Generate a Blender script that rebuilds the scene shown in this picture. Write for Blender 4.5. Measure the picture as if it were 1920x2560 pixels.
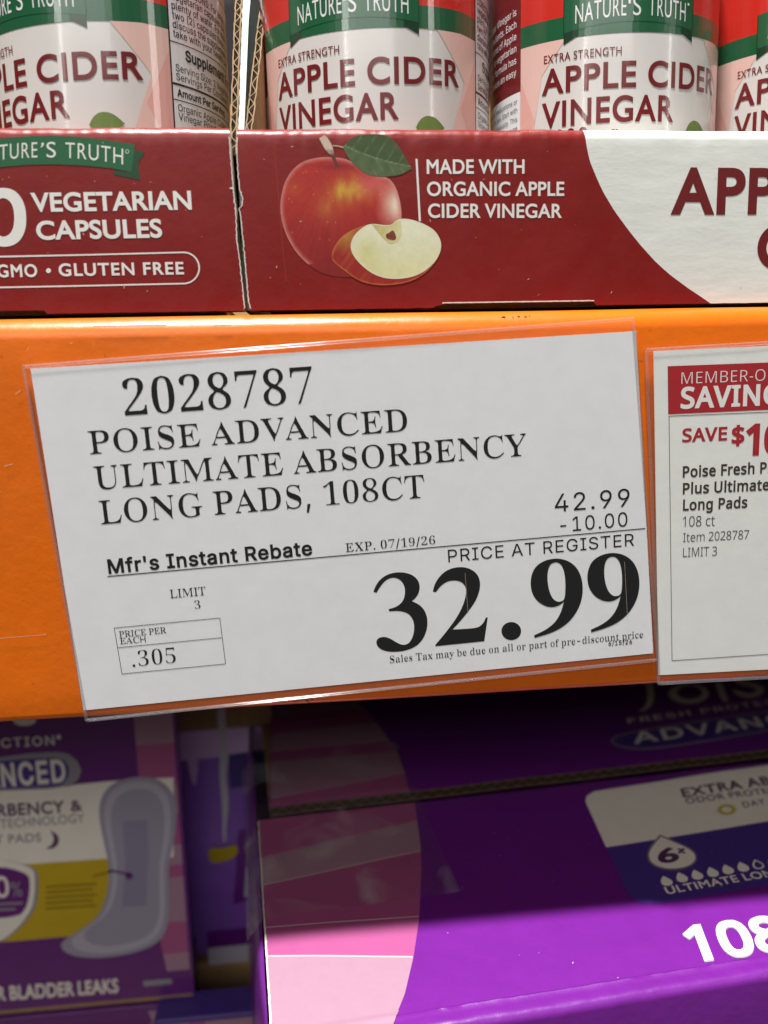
import bpy, bmesh, math, random
from mathutils import Vector
from mathutils.geometry import delaunay_2d_cdt
from mathutils import noise as mnoise

random.seed(7)
SC = bpy.context.scene
for _o in list(bpy.data.objects):
    bpy.data.objects.remove(_o)

# ------------------------------------------------------------------ camera
# metres; the front face of the orange shelf beam is the plane y = 0 and the phone hangs 245 mm in front of it
DIST = 0.245
F_PX, PX_W, PX_H = 2050.0, 1920.0, 2560.0
PITCH, YAW, ROLL = map(math.radians, (9.2, 5.38, -1.35))
CAM = Vector((0.0, -DIST, 0.0))
_F = Vector((math.sin(YAW) * math.cos(PITCH), math.cos(YAW) * math.cos(PITCH), -math.sin(PITCH)))
_R0 = Vector((math.cos(YAW), -math.sin(YAW), 0.0))
_U0 = _R0.cross(_F)
_R = _R0 * math.cos(ROLL) + _U0 * math.sin(ROLL)
_U = _U0 * math.cos(ROLL) - _R0 * math.sin(ROLL)
cam_data = bpy.data.cameras.new('camera')
cam = bpy.data.objects.new('camera', cam_data)
SC.collection.objects.link(cam)
from mathutils import Matrix
cam.matrix_world = Matrix(((_R.x, _U.x, -_F.x, CAM.x), (_R.y, _U.y, -_F.y, CAM.y), (_R.z, _U.z, -_F.z, CAM.z), (0, 0, 0, 1)))
cam_data.sensor_fit = 'VERTICAL'
cam_data.sensor_height = 36.0
cam_data.lens = 36.0 * F_PX / PX_H
cam_data.clip_start = 0.01
cam_data.clip_end = 60.0
cam_data.dof.use_dof = True
cam_data.dof.focus_distance = 0.258
cam_data.dof.aperture_fstop = cam_data.lens / 3.8
SC.camera = cam

# ------------------------------------------------------------------ light
W = bpy.data.worlds.new('World')
SC.world = W
W.use_nodes = True
W.node_tree.nodes['Background'].inputs[0].default_value = (1.0, 0.96, 0.92, 1)
W.node_tree.nodes['Background'].inputs[1].default_value = 0.075


def area(name, loc, target, sx, sy, power, col):
    d = bpy.data.lights.new(name, 'AREA')
    d.shape = 'RECTANGLE'
    d.size, d.size_y, d.energy, d.color = sx, sy, power, col
    o = bpy.data.objects.new(name, d)
    SC.collection.objects.link(o)
    o.location = loc
    o.rotation_euler = (Vector(target) - Vector(loc)).to_track_quat('-Z', 'Y').to_euler()
    return o


area('ceiling_lamp', (-0.30, -0.50, 2.95), (0.05, 0.0, -0.1), 0.34, 0.13, 255.0, (1.0, 0.985, 0.955))
area('aisle_fill', (-0.5, -2.5, 1.5), (0.0, 0.0, 0.0), 2.4, 0.9, 23.0, (1.0, 0.98, 0.95))  # broad unseen fill light, added in front to brighten the upright faces
area('aisle_strip', (1.9, -1.5, 1.0), (0.05, 0.05, 0.08), 0.05, 0.9, 3.0, (1.0, 0.97, 0.92))
area('aisle_strip', (-1.3, -2.0, 1.1), (0.05, 0.05, 0.08), 0.05, 0.9, 3.0, (1.0, 0.97, 0.92))

SC.view_settings.view_transform = 'Standard'
SC.view_settings.look = 'None'
SC.view_settings.gamma = 1.0
SC.view_settings.exposure = 0.0
SC.view_settings.use_curve_mapping = False
SC.cycles.max_bounces = 8
SC.cycles.transparent_max_bounces = 16
SC.cycles.use_denoising = True

# ------------------------------------------------------------------ letter outlines (unit: cap height / 1000; advance; then contours as steps dx dy)
FONTS = {
 'gill': """% 997;781 316 37 -25 25 -37 9 -44 -9 -46 -25 -36 -37 -25 -45 -9 -45 9 -36 25 -26 36 -9 46 9 44 26 37 36 25 45 10;691 429 -42 -13 -38 -20 -33 -28 -28 -33 -21 -38 -13 -42 -4 -45 4 -46 13 -42 21 -38 28 -33 33 -28 38 -20 42 -13 45 -5 45 5 41 13 39 21 33 27 28 34 20 38 14 42 4 45 -4 45 -14 42 -20 38 -28 33 -33 28 -39 20 -41 13 -45 5;773 1013 -659 -1028 110 0 659 1028;216 1007 -42 -13 -38 -21 -33 -27 -28 -34 -21 -38 -13 -42 -4 -45 4 -45 13 -42 21 -38 28 -34 33 -27 38 -20 42 -13 45 -5 45 5 41 13 38 21 34 27 27 33 21 38 14 42 4 45 -4 45 -14 42 -21 38 -27 34 -34 27 -38 21 -41 13 -45 5;306 894 37 -25 25 -37 9 -45 -9 -45 -25 -37 -37 -24 -45 -9 -45 9 -37 24 -25 37 -9 45 9 45 25 37 37 25 45 9
& 916;679 413 -60 -77 -141 161 83 67 57 64 33 66 10 70 -4 44 -13 41 -22 37 -28 32 -35 26 -41 20 -46 13 -51 4 -56 -4 -50 -12 -44 -20 -37 -27 -30 -33 -22 -40 -13 -44 -5 -50 10 -64 25 -61 36 -57 42 -50 -96 -63 -74 -69 -28 -38 -21 -39 -13 -42 -4 -44 5 -48 15 -45 24 -40 31 -35 38 -29 42 -22 47 -13 50 -5 71 7 75 25 82 46 89 71 114 -136 185 0 -202 235 53 65 46 67 37 67 27 63 -144 0;470 189 -53 -37 -54 -25 -55 -8 -46 8 -38 23 -27 34 -12 40 11 54 34 49 55 47 74 50 163 -188;313 802 23 30 35 20 42 7 46 -8 36 -21 24 -33 9 -40 -5 -38 -20 -38 -40 -40 -66 -47 -62 77 -22 46 -8 47
+ 856;368 578 -286 0 0 -121 286 0 0 -285 120 0 0 285 286 0 0 121 -286 0 0 286 -120 0
- 474;59 391 0 -136 356 0 0 136
. 321;126 156 -28 -19 -19 -28 -7 -34 7 -34 19 -28 28 -19 34 -7 34 7 28 19 19 28 7 34 -7 34 -19 28 -28 19 -34 7
0 733;683 610 -17 100 -28 88 -38 74 -46 60 -55 44 -63 28 -69 9 -70 -9 -62 -28 -56 -44 -46 -60 -38 -74 -28 -88 -17 -100 -6 -110 6 -110 17 -100 28 -88 38 -74 46 -60 56 -44 62 -28 70 -9 69 9 63 28 55 44 46 60 38 74 28 88 17 100 6 110;533 342 -15 -64 -20 -54 -26 -43 -30 -32 -36 -19 -39 -7 -40 7 -35 19 -31 32 -26 43 -20 54 -15 64 -12 158 12 158 15 64 20 54 26 43 31 32 35 19 40 7 39 -7 36 -19 30 -32 26 -43 20 -54 15 -64 12 -158
1 733;296 1000 0 -1000 144 0 0 1000
2 733;301 136 142 178 97 143 32 64 22 60 13 60 4 60 -5 66 -17 61 -27 53 -35 45 -45 37 -52 27 -59 17 -65 6 -59 -6 -59 -17 -58 -30 -60 -42 0 -180 60 64 57 41 55 23 54 6 36 -3 32 -10 55 -39 36 -60 13 -75 -5 -58 -13 -50 -53 -106 -74 -115 -90 -120 -183 -226 0 -10 633 0 0 136
3 733;209 867 80 10 71 -11 55 -29 35 -47 12 -63 -12 -61 -16 -25 -22 -20 -61 -29 -87 -10 0 -132 50 -1 43 -8 37 -15 30 -20 24 -25 17 -29 13 -69 -11 -66 -33 -50 -51 -32 -66 -12 -55 5 -56 14 -55 24 -57 33 0 -155 107 -42 105 -15 67 6 61 16 53 27 46 35 38 45 27 51 18 59 6 64 -9 76 -26 70 -44 56 -30 21 -35 15 58 40 40 49 22 60 8 75 -6 57 -15 51 -26 44 -34 38 -42 30 -51 23 -57 13 -64 5 -102 -10 -90 -32 0 -137
4 733;522 1013 -506 -619 0 -66 424 0 0 -328 144 0 0 328 107 0 0 129 -107 0 0 556;440 742 0 -285 -232 0 229 285
5 733;148 1000 0 -521 78 13 70 0 60 -11 50 -22 40 -30 29 -37 17 -42 7 -46 -5 -36 -12 -34 -45 -57 -65 -39 -39 -11 -41 -4 -55 5 -55 14 -55 23 -54 31 0 -148 62 -28 59 -19 59 -11 62 -3 69 6 62 18 56 28 48 38 39 47 29 55 18 61 6 66 -6 68 -19 61 -30 55 -42 48 -52 37 -62 28 -72 15 -80 2 0 251 313 0 0 129
6 733;373 945 -80 -74 -69 -80 -57 -84 -44 -88 -32 -91 -20 -93 -6 -93 5 -76 18 -69 28 -60 38 -52 47 -42 55 -30 62 -20 69 -6 59 6 55 18 50 28 43 36 37 45 27 51 18 55 6 60 -6 60 -15 55 -26 50 -33 43 -41 35 -48 26 -53 17 -58 6 -89 -13 -68 -28 45 104 71 100 89 90 101 72 -86 110;294 430 78 11 67 -11 52 -33 35 -48 12 -62 -11 -67 -33 -52 -51 -33 -65 -12 -38 5 -37 14 -32 22 -28 30 -21 38 -13 46 -3 52 8 59
7 733;72 1000 0 -136 432 0 -366 -821 127 -56 453 1013
8 733;677 343 -26 67 -43 57 -61 43 55 46 39 53 23 57 8 57 -6 60 -17 55 -26 50 -36 42 -43 35 -50 26 -56 17 -61 5 -63 -5 -59 -17 -52 -25 -45 -35 -37 -42 -27 -49 -18 -55 -6 -59 8 -62 24 -58 37 -51 50 -45 -62 -46 -45 -55 -26 -64 -9 -74 6 -58 19 -54 29 -48 39 -42 48 -34 54 -26 61 -17 67 -5 64 5 60 17 54 25 47 34 38 42 29 48 18 54 6 58;516 668 -34 -47 -50 -33 -61 -12 -60 13 -50 33 -34 48 -13 59 12 61 32 46 51 30 65 11 62 -12 48 -31 32 -48 12 -60;531 222 -33 -51 -55 -35 -76 -13 -71 12 -56 33 -36 50 -13 64 12 64 36 50 57 32 74 12 69 -12 55 -33 36 -50 13 -63
9 733;359 47 77 70 68 78 59 86 48 89 35 93 22 93 8 92 -6 76 -18 70 -28 62 -38 53 -46 44 -55 33 -61 20 -66 7 -66 -6 -60 -19 -52 -29 -44 -38 -35 -45 -27 -50 -16 -54 -5 -55 5 -59 17 -55 26 -50 34 -43 42 -35 48 -27 53 -17 58 -6 81 12 74 31 -35 -97 -65 -97 -90 -94 -115 -88 88 -105;209 782 34 50 52 33 66 12 33 -4 32 -11 53 -39 36 -58 13 -69 -7 -80 -82 -42 -72 -12 -67 12 -54 34 -36 49 -14 61
A 978;430 1006 -430 -1006 147 0 126 295 425 0 133 -295 147 0 -447 1006;639 424 -311 0 150 362
B 826;453 0 87 6 72 18 60 28 47 35 35 41 24 45 14 47 4 47 -4 49 -12 45 -20 40 -28 37 -34 31 -42 25 -47 20 -53 14 0 3 67 37 48 47 28 58 9 72 -4 47 -14 46 -22 43 -33 39 -43 33 -53 25 -64 16 -75 6 -290 0 0 -1000;386 871 83 -11 53 -31 29 -44 9 -53 -3 -38 -10 -32 -16 -28 -23 -22 -66 -30 -93 -10 -95 0 0 299;427 443 98 -12 38 -13 31 -19 24 -22 17 -27 13 -63 -10 -56 -13 -27 -21 -24 -28 -21 -37 -16 -47 -10 -58 -4 -180 0 0 314
C 1038;865 968 -87 26 -81 14 -78 5 -115 -10 -105 -29 -94 -47 -80 -63 -65 -78 -49 -90 -30 -100 -11 -111 8 -81 24 -85 40 -84 57 -78 75 -68 93 -54 112 -35 131 -13 109 6 94 19 83 27 76 36 0 157 -86 -49 -88 -35 -89 -22 -86 -7 -86 7 -79 21 -69 33 -58 45 -48 55 -35 65 -22 73 -8 81 8 79 23 73 35 65 48 56 59 46 67 34 76 22 83 7 86 -6 84 -19 85 -32 90 -47 0 154
D 1100;501 0 118 11 105 31 90 49 77 63 60 75 45 85 27 91 9 95 -7 89 -24 89 -40 84 -56 77 -74 65 -92 51 -110 33 -129 12 -389 0 0 -1000;477 871 97 -8 84 -22 71 -34 56 -46 44 -55 31 -63 18 -69 6 -74 -4 -51 -13 -59 -24 -62 -37 -60 -52 -54 -70 -44 -89 -30 -111 -11 -229 0 0 742
E 733;110 1000 0 -1000 581 0 0 129 -437 0 0 311 409 0 0 129 -409 0 0 302 423 0 0 129
F 688;111 1000 0 -1000 144 0 0 465 390 0 0 129 -390 0 0 277 390 0 0 129
G 1085;651 493 0 -129 192 0 0 -206 -105 -28 -112 -11 -85 7 -78 21 -69 33 -59 45 -48 55 -36 65 -22 73 -8 81 8 78 22 73 35 65 47 56 57 46 65 35 73 22 79 7 90 -6 91 -19 90 -30 88 -43 0 145 -105 41 -88 26 -80 14 -83 4 -111 -10 -102 -29 -91 -47 -79 -63 -64 -76 -49 -88 -30 -99 -11 -107 11 -106 29 -97 48 -86 64 -75 77 -60 91 -45 102 -28 111 -10 99 4 93 15 93 25 96 38 0 424
H 1069;814 1000 0 -435 -560 0 0 435 -144 0 0 -1000 144 0 0 435 560 0 0 -435 143 0 0 1000
I 367;111 1000 0 -1000 144 0 0 1000
J 367;111 1000 0 -969 -4 -102 -8 -40 -13 -32 -21 -26 -29 -18 -39 -10 -51 -4 -37 0 26 -133 44 -3 70 6 58 18 48 30 38 39 28 47 19 56 12 62 3 67 0 1012
K 962;853 1000 -179 0 -420 -457 0 457 -144 0 0 -1000 144 0 0 494 508 -494 198 0 -542 526
L 718;109 1000 0 -1000 595 0 0 129 -452 0 0 871
M 1145;906 1000 -333 -411 -331 411 -135 0 0 -1000 144 0 0 779 3 0 308 -388 23 0 308 388 3 0 0 -779 144 0 0 1000
N 1145;900 1000 0 -774 -677 774 -114 0 0 -1000 134 0 0 770 669 -770 123 0 0 1000
O 1207;76 400 27 -95 46 -87 61 -76 77 -64 91 -49 105 -31 117 -11 120 11 107 31 93 49 77 64 62 77 45 87 27 94 10 100 -10 102 -28 96 -46 87 -62 76 -77 63 -92 48 -106 31 -117 10 -116 -10 -105 -31 -92 -48 -77 -63 -63 -77 -46 -87 -28 -95 -10 -102;222 580 21 72 35 65 47 56 57 46 66 34 74 21 81 7 81 -7 74 -21 67 -34 57 -46 46 -56 35 -65 22 -72 8 -80 -8 -79 -22 -73 -35 -65 -46 -56 -57 -45 -67 -34 -74 -22 -81 -7 -81 7 -74 22 -66 34 -57 45 -47 56 -35 65 -21 73 -8 79
P 748;103 0 143 0 0 433 150 0 81 5 69 16 58 26 47 34 37 41 25 48 15 53 5 57 -5 57 -14 54 -24 49 -34 43 -44 35 -55 26 -66 17 -76 6 -312 0;415 871 45 -4 37 -10 29 -15 23 -20 28 -49 8 -55 -12 -66 -36 -49 -55 -31 -73 -10 -163 0 0 309
Q 1207;815 25 79 38 71 51 61 61 50 71 37 78 23 84 8 89 -11 106 -29 98 -48 88 -63 76 -78 62 -89 47 -100 29 -109 10 -116 -9 -107 -29 -94 -45 -80 -60 -65 -75 -48 -87 -31 -99 -10 -109 8 -91 23 -86 36 -78 50 -71 61 -61 71 -50 81 -38 89 -25 109 -73 117 -62 127 -45 139 -24 129 128 -5 4 -75 -11 -83 8 -97 27 -119 48;692 874 73 -22 65 -35 57 -47 45 -56 35 -66 21 -73 8 -79 -8 -75 -21 -70 -33 -64 -45 -56 -56 -47 -65 -35 -73 -22 -81 -8 -93 8 -82 23 -69 36 -56 47 -44 56 -31 65 -19 70 -6 75 5 59 15 64 27 64 40 61 53 53 69 43 85 28 103 10
R 886;113 0 144 0 0 434 60 0 54 -7 56 -30 68 -69 87 -123 132 -205 172 0 -137 198 -106 163 -54 63 -63 51 72 40 52 55 32 69 12 81 -6 62 -17 55 -28 48 -38 40 -47 32 -56 24 -65 14 -72 5 -252 0;349 877 89 -11 61 -29 20 -22 15 -26 11 -63 -8 -61 -12 -27 -20 -25 -26 -20 -34 -16 -43 -10 -53 -4 -92 0 0 314
S 672;531 974 -55 22 -57 13 -57 4 -65 -5 -60 -14 -51 -22 -44 -31 -36 -39 -26 -45 -16 -52 -5 -59 5 -48 13 -44 22 -38 27 -35 70 -60 79 -52 79 -49 70 -51 49 -57 13 -33 5 -37 -10 -43 -29 -41 -51 -30 -73 -12 -72 9 -69 28 -64 46 -58 62 0 -182 63 -41 67 -29 72 -17 78 -5 58 5 53 15 48 24 41 33 34 39 25 46 15 52 6 57 -5 56 -14 49 -21 44 -28 38 -69 63 -80 51 -79 45 -69 46 -49 51 -14 31 -5 33 12 49 33 37 50 25 63 8 54 -5 57 -17 61 -32 63 -50 0 163
T 886;25 1000 0 -129 346 0 0 -871 144 0 0 871 346 0 0 129
U 1038;806 1000 0 -582 -2 -67 -10 -58 -19 -51 -32 -43 -40 -31 -53 -26 -65 -17 -76 -6 -62 5 -57 16 -51 26 -46 38 -28 35 -19 42 -10 55 -3 73 0 591 -144 0 0 -622 10 -95 26 -81 41 -67 52 -55 63 -41 71 -29 75 -18 79 -5 104 7 91 22 76 35 63 47 48 59 35 69 20 79 7 88 0 607
V 886;743 1000 -299 -702 -300 702 -144 0 433 -1009 29 0 424 1009
W 1528;1384 1000 -273 -689 -278 689 -137 0 -277 -689 -275 689 -144 0 405 -1009 28 0 331 818 328 -818 28 0 406 1009
X 1038;834 1000 -312 -381 -314 381 -174 0 400 -482 -431 -518 174 0 345 413 340 -413 173 0 -426 518 398 482
Y 886;173 1000 -173 0 371 -471 0 -529 144 0 0 528 371 472 -173 0 -272 -345
Z 947;23 0 902 0 0 129 -636 0 636 871 -862 0 0 -129 597 0""",
 'helv': """' 405;138 1000 128 0 -14 -376 -99 0
( 537;181 519 17 117 61 231 41 104 47 89 117 0 -89 -218 -58 -226 -20 -210 18 -181 55 -193 94 -221 -117 0 -74 147 -54 149 -33 151 -11 148
) 537;169 35 53 194 18 177 -21 210 -57 226 -89 218 117 0 47 -89 42 -104 61 -231 16 -118 6 -112 -11 -150 -34 -151 -54 -149 -73 -145 -117 0
, 369;133 140 136 0 -103 -375 -92 0
- 891;662 369 -438 0 0 112 438 0
. 369;153 -2 -29 19 -20 29 -7 35 7 34 20 29 29 20 34 6 35 -6 29 -20 20 -29 6 -34 -6 -35 -20 -29 -29 -19 -35 -7
/ 490;140 -150 -112 0 322 1197 112 0
0 891;342 2 -87 45 -69 75 -51 101 -31 126 -10 150 10 150 32 127 51 102 69 74 87 46 103 15 102 -15 87 -46 69 -74 51 -102 31 -127 11 -150 -11 -150 -31 -126 -50 -101 -69 -75 -87 -45 -103 -15;513 109 57 36 46 58 33 80 20 99 7 117 -7 119 -20 99 -33 80 -46 58 -57 36 -67 12 -69 -12 -57 -36 -45 -58 -33 -80 -20 -99 -7 -119 7 -117 20 -99 33 -80 45 -58 57 -36 69 -12
1 891;150 107 618 0 0 -107 -618 0;542 0 -125 0 0 881 -6 0 -242 -178 0 136 221 161 152 0
2 891;126 93 334 357 95 105 56 87 19 88 -7 50 -18 43 -30 34 -38 26 -46 15 -51 5 -55 -6 -46 -17 -38 -29 -28 -38 -18 -47 -5 -55 -121 0 10 85 30 73 49 61 63 46 76 28 85 9 85 -9 74 -28 62 -44 47 -57 29 -67 10 -76 -5 -55 -15 -53 -69 -116 -135 -155 -225 -234 0 -8 465 0 0 -111 -639 0
3 891;341 -5 -80 24 -69 40 -54 54 -36 67 -16 79 129 0 11 -48 23 -40 33 -32 43 -23 49 -13 56 -5 58 5 53 16 44 27 33 37 22 46 7 56 -6 52 -20 49 -33 41 -48 32 -64 21 -81 7 -87 0 0 101 258 293 0 8 -429 0 0 111 595 0 0 -95 -317 -358 0 21 103 -1 88 -25 71 -44 52 -61 33 -72 10 -80 -11 -83 -33 -72 -52 -60 -69 -46 -84 -28 -95 -9
4 891;78 311 407 689 126 0 -398 -674 0 -7 599 0 0 -112 -734 0;554 287 0 337 120 0 0 -624 -120 0
5 891;350 -5 -75 27 -63 42 -49 54 -33 65 -13 73 123 0 10 -43 21 -38 31 -32 39 -25 44 -15 50 -5 57 7 51 22 42 33 32 45 21 53 6 61 -7 61 -21 55 -33 45 -43 35 -52 22 -60 7 -99 -16 -77 -45 -120 14 57 503 531 0 0 -111 -424 0 -33 -296 5 0 81 46 102 17 66 -7 61 -18 54 -30 46 -40 38 -50 29 -57 18 -64 5 -69 -10 -92 -33 -80 -51 -68 -67 -51 -81 -33 -91 -10
6 891;357 -3 -77 32 -65 50 -49 67 -31 81 -10 91 8 74 24 78 44 90 69 109 226 331 137 0 -336 -487 -11 0 38 52 61 38 77 14 85 -9 74 -29 60 -46 46 -62 28 -75 9 -87 -10 -88 -31 -78 -49 -65 -65 -50 -77 -31 -87 -10;500 102 48 21 39 33 31 43 19 52 7 58 -7 59 -19 51 -31 43 -39 32 -48 21 -55 6 -55 -6 -48 -20 -40 -32 -31 -43 -19 -50 -6 -59 6 -59 19 -52 31 -44 40 -33 48 -21 55 -7
7 891;636 881 0 8 -514 0 0 111 646 0 0 -118 -444 -882 -133 0
8 891;350 -4 -84 26 -68 43 -52 56 -33 68 -11 77 6 61 20 57 30 49 41 41 47 30 54 16 0 5 -66 29 -52 51 -33 67 -11 76 10 72 30 64 47 54 62 41 74 26 84 8 83 -8 74 -26 61 -41 47 -54 30 -64 10 -72 -11 -76 -33 -67 -51 -51 -64 -29 0 -5 52 -16 47 -30 40 -41 31 -49 20 -57 7 -61 -11 -77 -33 -68 -52 -56 -69 -43 -83 -26 -95 -9;507 102 53 16 43 27 32 35 20 43 7 49 -7 53 -21 46 -34 38 -44 29 -52 18 -59 6 -60 -6 -52 -18 -44 -29 -34 -38 -21 -46 -7 -53 6 -49 20 -43 32 -35 44 -27 53 -16 63 -5;495 574 44 16 37 26 28 34 18 41 6 47 -6 47 -17 41 -28 33 -36 25 -45 15 -51 5 -52 -5 -44 -15 -37 -25 -28 -33 -17 -41 -6 -47 6 -47 17 -41 28 -34 37 -26 45 -16 51 -5
9 891;532 1003 78 -32 64 -50 49 -67 31 -81 10 -91 -8 -74 -23 -78 -45 -90 -69 -109 -225 -331 -138 0 337 487 11 0 -39 -52 -60 -38 -77 -14 -85 9 -74 29 -60 46 -46 62 -29 75 -9 87 10 89 31 78 50 64 64 50 77 31 87 10;390 898 -48 -21 -40 -33 -30 -43 -19 -52 -7 -58 7 -59 19 -51 30 -43 40 -32 48 -21 54 -6 55 6 49 20 40 32 30 43 19 51 7 58 -7 59 -19 52 -30 44 -40 33 -48 21 -56 7
: 369;153 -2 -29 19 -20 29 -7 35 7 34 20 29 29 20 34 6 35 -6 29 -20 20 -29 6 -34 -6 -35 -20 -29 -29 -19 -35 -7;153 539 -29 19 -20 29 -7 34 7 35 20 29 29 20 34 6 35 -6 29 -20 20 -29 6 -35 -6 -34 -20 -29 -29 -19 -35 -7
A 943;396 1000 147 0 367 -1000 -133 0 -213 595 -45 137 -63 208 26 0 -64 -211 -44 -134 -207 -595 -135 0;216 391 511 0 0 -112 -511 0
B 897;118 1000 356 0 95 -9 77 -27 60 -41 43 -54 25 -64 9 -70 -6 -58 -17 -48 -26 -38 -34 -29 -81 -38 0 -9 48 -9 47 -23 42 -36 35 -48 23 -59 7 -72 -8 -72 -26 -65 -45 -54 -65 -42 -85 -26 -107 -9 -367 0;481 112 100 11 67 34 38 50 13 61 -7 49 -19 44 -31 38 -41 30 -52 18 -61 7 -243 0 0 -342;468 561 52 5 46 16 39 26 30 34 19 41 6 49 -11 61 -35 50 -58 34 -84 11 -227 0 0 -327
C 1003;403 2 -108 47 -90 76 -68 102 -43 125 -15 147 15 148 43 126 68 102 90 76 108 47 123 15 73 -5 70 -17 64 -27 57 -38 50 -47 40 -57 30 -64 20 -73 -127 0 -38 91 -63 66 -82 41 -94 13 -88 -12 -77 -34 -65 -57 -50 -78 -32 -98 -11 -118 11 -117 32 -98 50 -77 65 -57 78 -34 87 -12 94 14 82 40 63 67 38 90 127 0 -19 -72 -30 -65 -41 -56 -49 -48 -57 -37 -65 -28 -69 -17 -74 -5
D 987;189 0 0 112 233 0 112 12 91 35 70 57 50 77 30 96 10 113 -10 112 -30 95 -49 76 -68 57 -87 34 -107 12 -251 0 0 112 260 0 136 -15 114 -45 92 -72 67 -99 42 -123 13 -144 -14 -145 -41 -124 -69 -99 -94 -74 -118 -45 -141 -15;245 0 -127 0 0 1000 127 0
E 823;118 1000 614 0 0 -112 -487 0 0 -326 454 0 0 -112 -454 0 0 -338 493 0 0 -112 -620 0
F 806;118 1000 608 0 0 -112 -481 0 0 -341 436 0 0 -112 -436 0 0 -435 -127 0
G 1023;403 2 -109 47 -90 76 -68 102 -43 126 -14 146 14 148 43 126 67 102 90 76 107 47 121 15 76 -5 72 -18 66 -29 58 -39 49 -48 41 -56 30 -63 19 -70 -130 0 -41 88 -61 66 -80 43 -99 14 -85 -12 -76 -34 -65 -57 -49 -78 -32 -98 -11 -118 11 -117 32 -97 50 -78 66 -57 78 -34 88 -12 80 9 70 27 57 43 44 59 27 72 9 84 39 -7 -298 0 0 112 384 0 0 -110 -14 -115 -40 -99 -63 -82 -83 -60 -99 -38 -113 -12
H 1016;118 1000 127 0 0 -432 526 0 0 432 127 0 0 -1000 -127 0 0 456 -526 0 0 -456 -127 0
I 591;61 112 171 0 0 776 -171 0 0 112 469 0 0 -112 -171 0 0 -776 171 0 0 -112 -469 0
J 779;301 -9 -57 15 -51 24 -45 34 -36 43 -26 52 -16 59 -5 68 0 54 127 0 0 -54 12 -81 35 -59 55 -36 70 -12 69 12 54 36 35 59 12 81 0 714 127 0 0 -714 -5 -68 -16 -59 -26 -52 -36 -43 -44 -34 -51 -24 -57 -15 -62 -4
K 917;205 425 68 88 70 83 73 81 299 323 166 0 -427 -458 -6 1 -243 -257;118 1000 127 0 0 -343 0 -277 0 -380 -127 0;369 509 79 99 434 -608 -150 0
L 772;118 1000 127 0 0 -888 465 0 0 -112 -592 0
M 1235;118 1000 180 0 247 -632 67 -203 20 -69 -28 0 68 215 21 57 243 632 180 0 0 -1000 -125 0 0 572 6 327 11 0 -89 -266 -23 -61 -224 -572 -110 0 -227 572 -115 327 14 0 6 -327 0 -572 -122 0
N 1029;118 1000 150 0 406 -641 39 -63 49 -86 51 -102 -17 -3 -8 108 -4 170 0 617 127 0 0 -1000 -151 0 -363 570 -106 179 -80 140 23 3 12 -320 0 -572 -128 0
O 1048;403 2 -107 47 -90 76 -69 102 -43 125 -15 147 15 148 43 126 69 102 90 76 107 47 122 15 122 -15 107 -47 90 -76 68 -102 43 -126 14 -148 -14 -147 -43 -125 -68 -102 -90 -76 -107 -47 -122 -15;610 115 77 34 65 56 51 78 32 99 11 117 -11 119 -32 99 -51 78 -65 56 -77 34 -85 11 -86 -11 -77 -35 -65 -56 -51 -78 -32 -98 -11 -119 11 -117 32 -98 51 -78 65 -56 77 -35 86 -11
P 874;118 1000 344 0 106 -10 85 -32 66 -49 47 -64 28 -76 9 -86 -9 -85 -28 -76 -47 -65 -66 -50 -85 -31 -106 -11 -247 0 0 112 242 0 71 6 56 20 42 32 29 42 17 50 5 56 -5 57 -17 49 -29 42 -42 31 -57 20 -71 7 -211 0 0 -889 -127 0
Q 1048;615 313 139 -185 167 -222 -133 0 -137 184 -169 223;403 2 -107 47 -90 76 -69 102 -43 125 -15 147 15 148 43 126 69 102 90 76 107 47 122 15 122 -15 107 -47 90 -76 68 -102 43 -126 14 -148 -14 -147 -43 -125 -68 -102 -90 -76 -107 -47 -122 -15;610 115 77 34 65 56 51 78 32 99 11 117 -11 119 -32 99 -51 78 -65 56 -77 34 -85 11 -86 -11 -77 -35 -65 -56 -51 -78 -32 -98 -11 -119 11 -117 32 -98 51 -78 65 -56 77 -35 86 -11
R 883;118 1000 346 0 105 -10 86 -30 66 -47 46 -62 28 -74 10 -85 -10 -85 -28 -73 -46 -61 -67 -46 -85 -29 -105 -9 -275 0 0 112 270 0 71 6 55 17 42 29 29 38 17 46 6 55 -6 56 -17 48 -29 39 -42 29 -56 18 -71 7 -213 0 0 -889 -127 0;452 450 143 0 246 -450 -147 0
S 878;338 -9 -87 27 -72 43 -53 57 -36 70 -15 80 130 0 12 -52 26 -44 37 -33 47 -24 54 -14 59 -4 64 5 58 16 48 27 38 36 23 43 8 50 -6 43 -20 35 -71 50 -101 35 -120 33 -110 42 -82 56 -50 73 -17 91 11 79 34 69 54 56 69 43 83 26 93 8 94 -8 81 -27 68 -42 52 -54 34 -65 13 -74 -125 0 -21 67 -48 50 -68 31 -84 10 -60 -5 -53 -16 -44 -25 -32 -33 -20 -39 -7 -45 8 -46 23 -36 76 -50 84 -29 102 -28 93 -31 93 -51 39 -35 32 -44 20 -52 7 -64 -11 -77 -32 -70 -53 -59 -71 -45 -90 -29 -106 -9
T 882;62 1000 757 0 0 -112 -314 0 0 -888 -126 0 0 888 -317 0
U 1017;398 -5 -95 35 -78 55 -59 72 -36 86 -12 97 0 660 126 0 0 -650 8 -68 25 -60 38 -50 53 -38 65 -25 76 -8 76 8 65 25 52 38 38 50 24 60 8 68 0 650 127 0 0 -660 -12 -97 -37 -86 -58 -72 -78 -55 -95 -35 -110 -11
V 943;32 1000 134 0 212 -595 45 -135 64 -210 -26 0 64 211 44 134 207 595 134 0 -364 -1000 -145 0
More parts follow.
